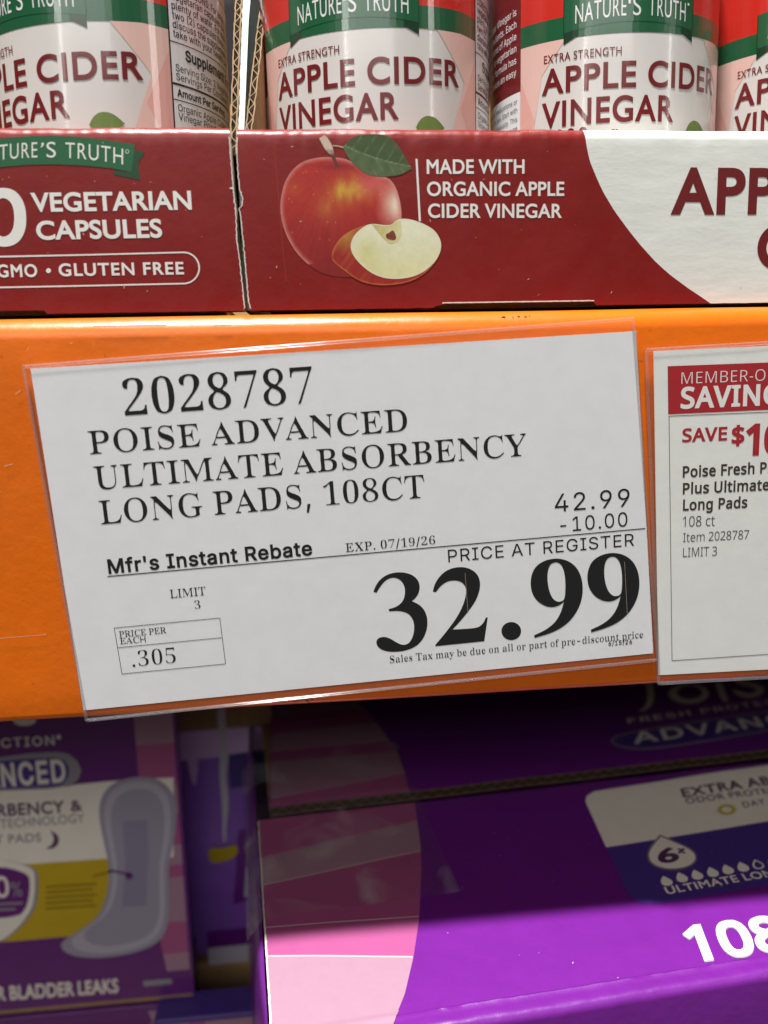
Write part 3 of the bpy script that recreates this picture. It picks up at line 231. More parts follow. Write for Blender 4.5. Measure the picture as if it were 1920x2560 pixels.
7 814;663 919 -92 3 -323 0 -39 -4 -39 -16 -24 -31 -10 -51 -3 -40 -4 -7 -39 0 3 32 0 62 -4 62 1 94 366 0 302 1 0 -42 -28 -58 -30 -56 -28 -63 -155 -375 -153 -366 -25 -41 -33 -8 -33 -13 168 377 167 385 27 63
8 814;298 22 -44 17 -37 9 -33 18 -30 24 -43 53 -13 24 -14 33 -10 68 7 44 7 26 41 65 62 56 43 23 45 44 -38 53 -36 26 -27 34 -26 29 -32 62 -12 69 8 63 23 53 39 48 56 47 37 7 42 14 50 9 57 6 124 -24 50 -21 40 -29 26 -36 26 -41 9 -34 10 -51 -7 -40 -6 -23 -18 -30 -18 -25 -58 -48 -39 -27 -40 -54 57 -51 55 -30 67 -65 39 -68 13 -70 -6 -64 -18 -48 -28 -42 -38 -43 -49 -29 -103 -30 -52 -11 -53 -6;515 633 37 57 21 56 6 67 -17 96 -25 29 -26 37 -42 23 -57 6 -76 -13 -44 -43 -28 -61 -8 -70 11 -87 35 -57 57 -43 37 -20 57 -18;498 62 58 43 37 66 12 83 -14 86 -42 58 -73 54 -52 26 -72 24 -62 -41 -41 -57 -27 -65 -9 -76 12 -87 39 -71 58 -44 88 -13
9 814;259 20 -53 19 -39 22 -24 24 -14 27 -11 40 10 54 5 -9 24 15 50 -108 57 -40 78 -12 57 8 48 23 40 40 32 53 42 139 13 129 -11 69 -72 -39 -40 -26 -47 -9 -63 -3 -58 9 -43 4 -45 17 -41 35 -30 43 -22 48 -15 49 -5 70 10 93 29 77 46 72 29 28 31 19 35 10 40 17 87 12 51 -5 39 -8 81 -36 35 -24 33 -28 53 -96 35 -121 12 -149 -6 -117 -8 -55 -9 -46 -31 -97 -42 -87 -27 -37 -26 -28 -33 -21 -34 -25 -82 -35 -42 -8 -53 -5;466 502 48 31 37 34 28 38 -10 171 -33 120 -27 33 -26 40 -38 22 -50 7 -75 -19 -47 -57 -29 -91 -9 -111 9 -97 30 -81 47 -45 83 -12
A 945;19 40 50 26 25 38 25 60 49 108 42 107 37 107 43 108 115 215 66 215 4 -2 68 -208 131 -312 49 -104 44 -104 39 -104 62 -115 38 -26 44 -9 0 -40 -330 0 -94 0 0 40 94 15 29 19 11 26 -23 78 -44 113 -377 0 -75 -185 5 -29 26 -21 99 -16 -29 0 0 -40 -223 0;569 353 -107 261 -60 87 -58 -87 -104 -261
B 958;58 38 61 10 52 23 24 42 7 67 0 210 -5 105 0 105 5 105 0 105 -12 96 -21 27 -32 18 -80 12 0 37 315 0 112 0 155 -14 61 -22 52 -22 34 -32 24 -39 16 -47 6 -54 -14 -82 -38 -66 -61 -48 -97 -31 114 -37 81 -54 48 -72 16 -91 -7 -65 -18 -57 -28 -49 -38 -42 -49 -33 -65 -24 -154 -19 -390 0 -74 0;413 553 113 11 83 34 42 63 12 97 -8 87 -29 61 -56 35 -95 12 -65 -5 -35 -15 -13 -75 0 -305;593 67 63 41 33 70 10 104 -14 104 -45 70 -82 38 -124 13 -72 0 0 -364 4 -43 19 -27 40 -15 62 -5
C 1014;440 -7 -61 25 -54 26 -94 80 -73 105 -46 128 -16 144 16 144 47 126 72 104 92 80 56 25 65 25 55 9 70 8 101 -14 127 -42 54 -10 47 16 24 50 16 0 -8 -115 5 -115 12 -115 -22 0 -46 123 -32 47 -39 47 -99 60 -126 19 -69 -7 -68 -22 -56 -38 -44 -52 -31 -67 -21 -82 -16 -208 18 -195 23 -76 35 -63 48 -49 61 -35 72 -20 76 -7 89 11 89 35 83 57 72 78 34 -38 -94 -96 -97 -68 -111 -41 -113 -14 -69 8
D 1074;67 38 55 8 50 19 22 36 6 63 0 329 0 329 -7 72 -27 42 -53 20 -58 7 0 37 318 0 114 0 124 -8 96 -24 85 -41 69 -57 54 -72 41 -85 25 -100 9 -113 -8 -117 -25 -102 -38 -86 -52 -70 -67 -55 -83 -39 -92 -23 -124 -8 -343 0 -91 0;563 60 71 21 58 35 45 48 32 63 22 78 17 198 -18 196 -21 77 -34 63 -45 49 -58 35 -71 21 -71 7 -69 -5 -38 -16 -17 -32 -4 -53 0 -343 0 -344 4 -52 17 -32 38 -16 67 -5
E 957;54 37 55 7 60 21 27 40 7 66 0 213 -3 106 0 107 3 107 0 106 -7 79 -27 45 -57 22 -54 7 0 37 398 0 392 0 2 -99 13 -100 10 -99 -31 0 -23 116 -25 43 -38 31 -102 40 -145 13 -97 -5 -39 -25 -10 -62 0 -313 62 0 93 13 63 38 33 67 21 100 30 0 -23 -199 3 -100 13 -99 9 -100 -36 0 -8 78 -14 60 -29 43 -45 27 -60 15 -68 5 -44 0 0 -341 6 -44 21 -26 50 -12 66 -5 99 7 91 18 72 32 58 47 42 66 38 84 31 0 -63 -209 -19 -105 -398 0 -403 0
G 1101;454 -6 -67 24 -56 25 -96 78 -73 105 -47 128 -17 149 17 144 47 126 72 104 91 79 55 25 63 25 122 16 111 -14 126 -40 49 -11 42 16 30 49 14 0 -7 -115 6 -116 14 -115 -23 0 -30 84 -36 72 -51 59 -67 45 -77 28 -79 9 -69 -7 -68 -22 -57 -37 -42 -52 -31 -66 -21 -82 -17 -207 19 -204 23 -81 36 -67 47 -52 57 -38 70 -22 71 -8 89 8 59 24 28 40 9 56 0 124 -8 58 -27 36 -61 19 -66 7 0 35 372 0 76 0 0 -35 -56 -7 -50 -18 -23 -35 -6 -58 0 -110 3 -109 -71 -32 -101 -32 -184 -21
I 558;52 38 60 12 53 21 29 36 9 58 0 343 0 342 -7 56 -25 33 -57 17 -62 7 0 37 383 0 79 0 0 -37 -59 -7 -56 -17 -28 -33 -8 -56 0 -340 0 -340 12 -73 21 -23 33 -16 88 -20 0 -38 -386 0 -79 0
L 923;57 38 56 10 57 21 25 41 7 67 0 327 0 328 -7 62 -26 39 -51 21 -60 9 0 37 388 0 80 0 0 -37 -89 -10 -37 -15 -25 -24 -13 -82 0 -326 0 -325 7 -78 17 -22 31 -12 96 -9 98 7 90 20 70 35 55 53 39 71 36 93 31 0 -60 -226 -18 -113 -396 0 -401 0
M 1378;54 38 48 10 53 21 21 41 3 64 -2 332 0 222 11 111 4 74 -21 22 -34 14 -82 14 0 37 318 0 78 -196 124 -295 42 -98 65 -98 66 98 123 295 47 98 53 98 49 98 312 0 0 -37 -57 -11 -51 -23 -25 -39 -7 -60 0 -322 0 -321 10 -93 20 -27 30 -16 79 -13 0 -38 -365 0 -74 0 0 38 82 17 32 16 20 26 11 86 0 347 0 230 -22 116 -71 -110 -138 -328 -119 -219 -73 -219 -3 0 -70 214 -136 320 -90 213 -72 107 -23 -113 0 -339 -2 -226 2 -70 22 -41 55 -20 52 -7 0 -38 -295 0
N 1070;238 768 -16 -119 0 -357 0 -185 19 -39 52 -21 35 -9 0 -38 -250 0 0 38 53 13 32 15 12 25 7 82 -2 340 0 113 16 227 -41 49 -46 49 -34 12 3 37 234 0 220 -270 220 -270 102 -90 17 115 0 229 2 115 -7 80 -14 24 -31 15 -56 15 0 37 250 0 0 -37 -35 -9 -49 -21 -17 -40 -2 -66 1 -319 -6 -106 -12 -107 -7 -106 17 -213 -13 0 -120 176 -216 264 -216 264
O 1139;475 -14 -93 30 -77 48 -68 63 -57 77 -43 90 -29 99 -10 107 10 107 29 99 43 89 57 77 67 64 80 48 98 30 101 10 98 -10 91 -29 77 -47 68 -63 57 -76 43 -90 30 -100 9 -109 -9 -107 -30 -99 -44 -90 -57 -77 -66 -63 -81 -48 -97 -30 -100 -10;645 34 65 22 56 37 41 52 29 66 20 82 15 207 -17 205 -22 81 -33 67 -43 53 -55 37 -64 23 -66 7 -64 -7 -66 -22 -55 -37 -41 -52 -29 -66 -20 -82 -15 -207 17 -204 22 -81 33 -68 44 -52 55 -38 65 -23 64 -7
P 903;57 38 61 10 53 21 24 41 7 67 0 109 -3 109 0 109 3 110 0 218 -7 60 -27 39 -52 22 -58 10 0 37 411 0 162 -8 88 -26 59 -39 42 -54 30 -66 10 -78 -6 -60 -16 -53 -25 -48 -35 -41 -45 -33 -58 -24 -65 -10 -79 -9 -169 0 0 -274 6 -67 24 -41 55 -21 61 -10 0 -38 -375 0 -76 0;442 504 116 13 73 38 37 67 12 101 -10 100 -31 69 -60 41 -104 14 -56 -4 -40 -12 -17 -56 0 -371
R 1024;57 38 61 10 53 21 24 41 7 67 0 109 -3 109 0 109 3 110 0 218 -7 60 -27 39 -52 22 -58 10 0 37 418 0 183 -16 71 -21 54 -28 41 -37 28 -45 18 -55 7 -63 -13 -84 -37 -69 -60 -53 -104 -38 121 -190 129 -190 49 -55 79 -18 -20 0 0 -38 -244 0 -180 280 -121 186 -115 0 0 -289 6 -67 24 -41 55 -21 61 -10 0 -38 -375 0 -76 0;447 513 120 14 79 40 45 70 14 100 -11 92 -37 66 -64 39 -100 13 -68 -5 -42 -14 -17 -30 -4 -51 0 -334
S 843;102 347 30 0 17 -70 11 -70 60 -98 87 -57 125 -20 85 12 74 35 45 52 14 65 -7 46 -26 42 -45 36 -58 31 -137 68 -105 66 -79 70 -38 79 -8 95 10 83 22 72 34 59 54 44 68 27 71 10 98 -11 136 -34 18 -3 31 12 17 36 12 0 -3 -108 10 -107 13 -108 -27 0 -21 77 -28 67 -42 55 -56 42 -65 26 -73 8 -73 -10 -66 -29 -46 -46 -16 -56 10 -53 35 -43 54 -38 71 -36 142 -66 77 -43 62 -44 43 -48 24 -51 8 -57 0 -64 -11 -88 -30 -77 -44 -63 -63 -47 -84 -29 -97 -10 -74 5 -120 38 -42 6 -35 -12 -19 -39 -18 0 9 93 2 93 -15 92
T 915;225 38 63 8 57 22 28 42 7 67 0 332 0 331 0 111 -53 0 -116 -16 -83 -49 -48 -80 -21 -108 -30 0 10 101 14 100 4 101 405 0 406 0 4 -101 15 -102 11 -101 -31 0 -21 112 -49 80 -86 47 -121 16 -50 0 0 -332 0 -331 0 -111 7 -69 27 -42 58 -21 65 -7 0 -38 -391 0 -81 0
U 1067;450 -22 -65 17 -59 28 -45 40 -34 51 -26 64 -17 75 -5 88 0 393 0 98 -7 60 -26 39 -50 22 -61 10 0 37 374 0 76 0 0 -37 -81 -15 -34 -14 -21 -22 -10 -80 0 -315 0 -210 12 -114 41 -80 73 -48 118 -16 114 18 48 24 39 33 30 42 21 52 18 132 0 384 2 96 -3 61 -20 39 -53 22 -40 11 0 37 244 0 0 -37 -31 -14 -41 -23 -16 -39 1 -381 0 -108 -5 -106 -17 -90 -30 -74 -46 -57 -59 -43 -62 -31 -61 -19 -92 -6
V 926;134 836 -50 87 -44 26 -49 14 1 37 372 0 76 0 0 -37 -102 -14 -31 -19 -10 -30 19 -70 128 -310 43 -103 68 -103 63 103 118 309 42 103 22 69 -3 31 -30 19 -73 15 0 37 239 0 0 -37 -53 -24 -28 -37 -26 -61 -124 -326 -41 -109 -111 -217 -63 -217 -4 0 -71 216 -139 324
X 1020;48 38 34 7 48 20 43 34 37 47 111 156 64 77 71 78 -59 98 -192 293 -69 86 -40 22 -61 7 19 0 0 37 380 0 78 0 0 -37 -103 -13 -21 -16 -9 -22 26 -59 94 -145 71 -72 83 92 64 92 38 50 22 39 -5 23 -26 17 -80 14 0 37 317 0 0 -37 16 0 -71 -9 -56 -26 -49 -44 -50 -64 -54 -80 -64 -79 -69 -80 54 -91 174 -274 59 -91 54 -65 33 -16 53 -6 -17 0 0 -38 -373 0 -76 0 0 38 -13 0 103 13 28 16 10 23 -9 36 -27 48 -96 151 -69 76 -76 -75 -108 -149 -33 -40 -17 -38 5 -27 27 -19 87 -15 0 -38 -311 0
Y 921;246 38 61 10 53 21 24 41 7 67 -1 215 -201 366 -51 92 -41 60 -39 32 -39 14 -25 6 0 38 363 0 74 0 0 -38 -92 -13 -25 -15 -10 -20 18 -54 140 -273 71 -91 85 103 125 205 33 51 18 40 -2 29 -28 21 -109 17 30 0 0 38 242 0 2 -38 -14 -10 -35 -20 -53 -72 -47 -83 -100 -165 -59 -82 -66 -83 -5 -90 0 -180 7 -67 24 -41 53 -21 63 -10 0 -38 -375 0 -76 0
a 741;515 -16 -16 19 -13 30 -32 44 -90 -42 -46 -30 -47 -18 -62 -6 -48 11 -42 33 -27 51 -10 63 6 46 16 42 23 38 29 34 49 31 61 30 89 28 118 29 2 112 -7 54 -26 37 -49 22 -69 7 -82 -12 -35 -15 -15 -20 19 -39 21 -56 -5 -36 -10 -28 -11 -18 -36 -6 -35 7 -9 20 -10 32 -6 41 7 49 16 43 33 37 60 28 51 17 78 6 124 -14 42 -18 29 -25 22 -33 17 -41 16 -106 0 -325 6 -50 47 -12 36 16 9 -31 -83 -61 -61 -21;407 90 66 49 2 117 -3 116 -123 -28 -73 -40 -42 -53 -12 -67 4 -48 17 -35 29 -20 68 -7
b 778;132 853 -15 88 -61 24 0 35 210 0 0 -291 15 -97 88 38 32 27 34 17 50 5 61 -11 53 -32 44 -51 37 -67 24 -81 9 -93 -11 -106 -30 -93 -44 -78 -57 -59 -74 -38 -75 -12 -81 21 -105 63 -66 -44 -52 -43 14 219 0 330;498 50 48 58 23 100 7 143 -7 118 -26 82 -45 48 -94 16 -54 -6 -37 -17 -31 -27 -16 -34 0 -381 6 -52 28 -37 54 -23 48 -7
c 631;277 -11 -63 35 -53 54 -41 71 -29 85 -10 95 11 101 32 90 44 75 56 57 82 36 77 13 79 -12 60 -34 37 -52 12 -65 -5 -37 -7 -28 -7 -19 -33 -6 -33 7 -12 51 -5 44 3 46 -19 42 -81 14 -77 -15 -51 -45 -28 -75 -8 -105 14 -142 44 -103 72 -62 54 -16 56 -5 76 19 72 55 21 -25 -67 -68 -71 -48 -62 -29 -75 -10
d 799;249 -11 -54 34 -44 53 -37 70 -25 83 -8 94 9 106 26 92 40 76 47 56 57 35 60 11 48 -5 29 -16 30 -26 85 -37 16 89 0 177 -7 38 -25 26 -72 20 0 35 239 0 0 -358 0 -358 0 -119 14 -76 36 -18 28 -11 -3 -36 -28 -6 -65 -6 -77 -17 -40 -17 -15 108 -79 -48 -41 -33 -33 -20 -53 -7;410 69 54 22 43 33 21 43 0 364 -15 34 -33 27 -40 18 -62 7 -84 -18 -45 -50 -22 -88 -7 -125 6 -121 22 -87 43 -49 81 -17
e 647;272 -11 -62 34 -51 54 -41 73 -28 90 -16 105 9 97 37 86 39 71 50 54 70 35 66 11 59 -5 40 -16 45 -26 33 -37 22 -46 20 -55 34 -150 -379 0 12 -118 37 -85 64 -51 106 -17 42 6 41 18 73 72 23 -30 -66 -79 -74 -57 -66 -34 -73 -11;480 422 0 50 -4 81 -19 55 -37 33 -66 11 -69 -13 -40 -38 -22 -64 -6 -90 0 -25
f 455;55 35 65 13 26 29 7 84 0 335 0 112 -95 0 0 73 95 0 0 95 18 103 19 42 21 35 77 49 94 16 67 -11 58 -31 27 -47 6 -54 -5 -42 -14 -49 -28 -7 -35 6 -10 41 -4 31 17 65 6 14 -1 13 -14 18 -57 5 -67 -7 -28 -22 -14 -87 0 -176 138 0 0 -73 -138 0 0 -349 0 -116 6 -55 22 -32 51 -15 50 -6 0 -35 -360 0
i 421;186 803 -18 24 -12 35 -7 44 7 43 13 36 18 25 34 8 35 -8 18 -25 13 -36 7 -43 -6 -44 -15 -35 -17 -24 -35 -8;63 35 36 7 35 14 15 25 4 41 0 323 0 108 -13 72 -35 14 -23 6 2 36 204 0 0 -335 0 -224 15 -64 32 -16 37 -7 0 -35 -309 0
l 424;63 35 36 7 35 14 15 25 4 41 0 322 0 322 0 107 -14 69 -30 16 -27 7 0 35 206 0 0 -329 0 -329 0 -220 15 -64 32 -16 37 -7 0 -35 -309 0
m 1203;63 35 36 6 34 15 16 26 4 40 0 326 0 108 -17 67 -32 17 -25 6 0 35 205 0 18 -100 90 52 41 37 37 22 51 7 61 -8 36 -23 27 -39 50 -55 79 55 46 39 41 23 56 8 58 -15 50 -44 31 -73 12 -102 0 -343 16 -65 32 -16 38 -6 0 -35 -302 0 0 35 37 7 32 16 17 64 0 354 -15 90 -28 22 -66 8 -88 -19 -65 -56 -2 -399 16 -64 32 -16 37 -7 0 -35 -298 0 0 35 37 7 32 16 17 64 0 354 -14 90 -28 22 -67 8 -92 -20 -60 -60 -2 -394 15 -64 31 -15 36 -8 0 -35 -303 0
n 822;63 35 36 6 34 15 16 26 4 40 0 326 0 108 -17 67 -32 17 -25 6 0 35 207 0 19 -94 92 49 39 35 41 21 57 7 59 -15 51 -44 32 -73 12 -102 0 -343 16 -65 33 -16 38 -6 0 -35 -308 0 0 35 -13 0 53 6 30 16 17 65 0 354 -14 90 -28 22 -72 8 -86 -20 -66 -60 -2 -394 16 -65 33 -16 37 -6 0 -35 -309 0
o 725;292 -10 -77 35 -55 56 -40 73 -30 87 -11 97 11 99 30 87 40 73 54 56 78 35 77 11 76 -11 78 -35 53 -54 42 -72 30 -88 10 -101 -10 -100 -30 -88 -42 -72 -53 -54 -77 -35 -76 -11;451 40 44 46 20 92 5 160 -6 161 -22 95 -42 47 -80 15 -83 -15 -41 -47 -21 -95 -6 -160 6 -160 21 -93 42 -46 82 -15
p 802;59 -271 61 14 28 36 5 81 0 337 0 337 -14 88 -34 16 -24 9 0 34 195 0 16 -104 78 54 47 39 36 23 53 8 59 -12 53 -34 44 -54 36 -71 24 -84 8 -95 -8 -102 -24 -90 -38 -76 -47 -57 -55 -36 -59 -12 -50 6 -30 17 -30 29 -87 41 -16 -99 0 -99 9 -90 17 -26 31 -15 68 -12 0 -35 -350 0;517 79 45 51 23 88 8 121 -7 119 -20 86 -41 50 -84 17 -37 -6 -58 -18 -58 -71 -2 -274 1 -92 48 -66 39 -17 58 -5
r 617;63 35 36 7 35 14 15 25 4 41 0 323 0 108 -14 73 -57 19 2 36 198 0 0 -64 29 -64 78 63 45 46 36 28 42 9 44 -8 21 -24 14 -36 7 -47 -6 -39 -8 -30 -8 -20 -32 -7 -32 5 1 14 -29 42 -22 16 -48 6 -48 -10 -43 -31 -27 -47 -7 -61 0 -300 7 -41 22 -26 50 -13 43 -7 0 -35 -348 0
s 619;272 -14 -77 27 -34 6 -30 -9 -19 -29 -13 0 3 84 -7 83 -11 84 29 0 24 -83 40 -63 56 -40 75 -14 55 7 49 19 35 31 13 39 -25 57 -71 45 -108 55 -63 41 -40 46 -25 52 -9 60 11 85 38 70 69 46 73 16 54 -7 89 -22 15 -2 22 7 16 24 2 0 19 -214 -24 0 -26 70 -37 51 -49 32 -64 10 -46 -5 -45 -17 -33 -26 -11 -33 7 -32 26 -27 77 -45 98 -49 59 -39 36 -44 23 -55 9 -70 -12 -95 -40 -73 -71 -47 -72 -15
t 487;215 -10 -38 33 -23 55 -10 78 0 342 0 114 -77 0 4 46 76 76 69 76 32 60 37 61 21 0 -26 -167 -1 -83 154 0 0 -69 -154 0 0 -324 0 -108 12 -69 23 -17 55 -6 47 19 37 57 30 -19 -49 -73 -59 -51 -47 -31 -57 -11
u 809;227 -7 -53 45 -27 73 -9 101 0 332 -16 76 -31 19 -28 7 0 35 210 0 0 -415 0 -104 6 -34 19 -27 33 -17 59 -6 86 17 61 50 2 399 -4 48 -16 30 -35 17 -30 7 0 35 219 0 0 -317 0 -211 4 -42 16 -25 60 -21 0 -37 -29 -6 -66 -7 -78 -19 -41 -18 -17 110 -90 -46 -41 -35 -45 -22 -58 -7
x 687;39 32 44 32 60 60 75 88 82 87 -53 93 -119 186 -46 48 -51 19 1 36 315 0 0 -35 -57 -8 -19 -23 19 -44 40 -60 57 -60 66 56 49 56 34 49 -9 25 -48 9 0 35 166 0 9 -31 -40 -29 -62 -63 -70 -77 -77 -77 46 -81 154 -243 30 -33 44 -13 -1 -34 -314 0 0 35 61 8 19 23 -26 64 -41 60 -60 61 -65 -59 -50 -58 -39 -59 5 -32 83 -11 -31 0 0 -32 -172 0
y 645;77 -300 -27 26 -20 39 -7 51 6 36 8 31 11 23 30 7 33 -5 11 -42 4 -33 -2 -25 10 -19 55 -6 30 14 35 41 35 65 35 87 -23 93 -31 94 -152 373 -28 54 -27 27 -60 14 10 0 0 36 319 0 0 -36 -64 -9 -18 -12 -6 -21 3 -17 7 -23 77 -201 60 -101 57 89 83 221 9 31 -3 21 -21 13 -33 9 0 36 137 0 0 -36 -2 -7 -21 -21 -38 -85 -70 -195 -101 -195 -22 -98 -19 -97 -32 -79 -46 -78 -52 -47 -27 -30 -25 -16 -50 -5""",
}


# ------------------------------------------------------------------ lettering
def load_fonts():
    out = {}
    for name, txt in FONTS.items():
        g = {}
        for line in txt.split('\n'):
            ch, rest = line[0], line[2:]
            bits = rest.split(';')
            cons = []
            for b in bits[1:]:
                v = list(map(int, b.split()))
                x = y = 0
                c = []
                for i in range(0, len(v), 2):
                    x += v[i]
                    y += v[i + 1]
                    c.append((x / 1000.0, y / 1000.0))
                cons.append(c)
            g[ch] = (int(bits[0]) / 1000.0, cons)
        out[name] = g
    return out


GL = load_fonts()
SPACE = {'gill': 0.36, 'helv': 0.36, 'noto': 0.36, 'serif': 0.36}
_cache = {}


def winding(p, cons):
    w = 0
    x, y = p
    for c in cons:
        n = len(c)
        for i in range(n):
            x0, y0 = c[i]
            x1, y1 = c[(i + 1) % n]
            if (y0 <= y) != (y1 <= y):
                if x0 + (y - y0) * (x1 - x0) / (y1 - y0) > x:
                    w += 1 if y1 > y0 else -1
    return w


def area2(c):
    return sum(c[i][0] * c[(i + 1) % len(c)][1] - c[(i + 1) % len(c)][0] * c[i][1] for i in range(len(c)))


def embolden(cons, w):
    # moves every outline outward by w; solid contours run one way, holes the other
    if not w:
        return cons
    big = max(cons, key=lambda c: abs(area2(c)))
    sgn = 1.0 if area2(big) > 0 else -1.0
    res = []
    for c in cons:
        n = len(c)
        o = []
        for i in range(n):
            a, b, d = c[i - 1], c[i], c[(i + 1) % n]
            e0 = Vector((b[0] - a[0], b[1] - a[1]))
            e1 = Vector((d[0] - b[0], d[1] - b[1]))
            if e0.length < 1e-9 or e1.length < 1e-9:
                o.append(b)
                continue
            e0.normalize()
            e1.normalize()
            n0 = Vector((e0.y, -e0.x))
            n1 = Vector((e1.y, -e1.x))
            m = n0 + n1
            k = max(0.35, m.dot(m) / 2.0)
            m = m / k
            o.append((b[0] + sgn * m.x * w, b[1] + sgn * m.y * w))
        res.append(o)
    return res


def fill(cons, step=0.0, ystep=0.0, even=False):
    """triangles of the region inside the closed contours (non-zero winding), cut at every step along x"""
    vs, es = [], []
    for c in cons:
        k = len(vs)
        vs += [Vector(p) for p in c]
        es += [(k + i, k + (i + 1) % len(c)) for i in range(len(c))]
    if step:
        x0, x1 = min(v.x for v in vs), max(v.x for v in vs)
        y0, y1 = min(v.y for v in vs) - 0.01, max(v.y for v in vs) + 0.01
        i = math.ceil(x0 / step + 1e-6)
        while i * step < x1:
            k = len(vs)
            vs += [Vector((i * step, y0)), Vector((i * step, y1))]
            es.append((k, k + 1))
            i += 1
    if ystep:
        x0, x1 = min(v.x for v in vs) - 0.001, max(v.x for v in vs) + 0.001
        y0, y1 = min(c[1] for cc in cons for c in cc), max(c[1] for cc in cons for c in cc)
        i = math.ceil(y0 / ystep + 1e-6)
        while i * ystep < y1:
            k = len(vs)
            vs += [Vector((x0, i * ystep)), Vector((x1, i * ystep))]
            es.append((k, k + 1))
            i += 1
    V, E, Fc, a, b, c = delaunay_2d_cdt(vs, es, [], 0, 1e-6 if not even else 1e-7)
    P = [(v.x, v.y) for v in V]
    tris = []
    for f in Fc:
        q = (sum(P[i][0] for i in f) / len(f), sum(P[i][1] for i in f) / len(f))
        inside = (sum(1 for cc in cons if winding(q, [cc]) != 0) % 2 == 1) if even else winding(q, cons) != 0
        if inside:
            f = list(f)
            if area2([P[i] for i in f]) < 0:
                f.reverse()
            tris.append(f)
    used = sorted({i for f in tris for i in f})
    m = {j: i for i, j in enumerate(used)}
    return [P[i] for i in used], [[m[i] for i in f] for f in tris]


def glyph(font, ch, w, step):
    key = (font, ch, round(w, 4), round(step, 4))
    if key not in _cache:
        f = font if ch in GL[font] else 'helv'
        if ch not in GL[f]:
            return (SPACE[font], [], [], 0, 0)
        adv, cons = GL[f][ch]
        cons = embolden(cons, w)
        v, t = fill(cons, step)
        xs = [p[0] for p in v]
        _cache[key] = (adv, v, t, min(xs), max(xs))
    return _cache[key]


def layout(font, s, w=0.0, track=0.0, step=0.0):
    """placed glyphs in cap-height units: list of (verts, tris), ink left, ink right after each character"""
    pen = 0.0
    res, rights, left = [], [], None
    for ch in s:
        if ch == ' ':
            pen += SPACE[font] + track
            rights.append(rights[-1] if rights else 0)
            continue
        adv, v, t, x0, x1 = glyph(font, ch, w, step)
        res.append(([(x + pen, y) for x, y in v], t))
        if left is None:
            left = x0 + pen
        rights.append(x1 + pen)
        pen += adv + track
    return res, left, rights


# ------------------------------------------------------------------ surfaces (real planes and cylinders) and how a sight line meets them
def ray(px):
    return _F + _R * ((px[0] - PX_W / 2) / F_PX) + _U * ((PX_H / 2 - px[1]) / F_PX)


class Plane:
    def __init__(s, o, a, b):
        s.o, s.a, s.b = Vector(o), Vector(a).normalized(), Vector(b).normalized()
        s.n = s.a.cross(s.b)
        if s.n.dot(CAM - s.o) < 0:
            s.n = -s.n

    def uv(s, px):
        d = ray(px)
        t = (s.o - CAM).dot(s.n) / d.dot(s.n)
        p = CAM + d * t - s.o
        return (p.dot(s.a), p.dot(s.b))

    def p3(s, q, off=0.0):
        return s.o + s.a * q[0] + s.b * q[1] + s.n * off


class Tube:
    """label coordinates (arc length, height) on an upright cylinder about the local origin"""
    def __init__(s, r):
        s.r = r

    def p3(s, q, off=0.0):
        th = q[0] / s.r
        return Vector(((s.r + off) * math.sin(th), -(s.r + off) * math.cos(th), q[1]))


def crop(x0, y0, k):
    return lambda x, y: (x0 + x / k, y0 + y / k)


# ------------------------------------------------------------------ objects
def link(o, parent=None):
    SC.collection.objects.link(o)
    if parent:
        o.parent = parent
    return o


def empty(name, loc, label, cat, group=None, kind=None):
    o = bpy.data.objects.new(name, None)
    o.empty_display_size = 0.02
    o.location = loc
    link(o)
    tag(o, label, cat, group, kind)
    return o


def tag(o, label=None, cat=None, group=None, kind=None):
    for k, v in (('label', label), ('category', cat), ('group', group), ('kind', kind)):
        if v:
            o[k] = v
    return o


def base(o):
    v = Vector((0, 0, 0))
    while o:
        v += o.location
        o = o.parent
    return v


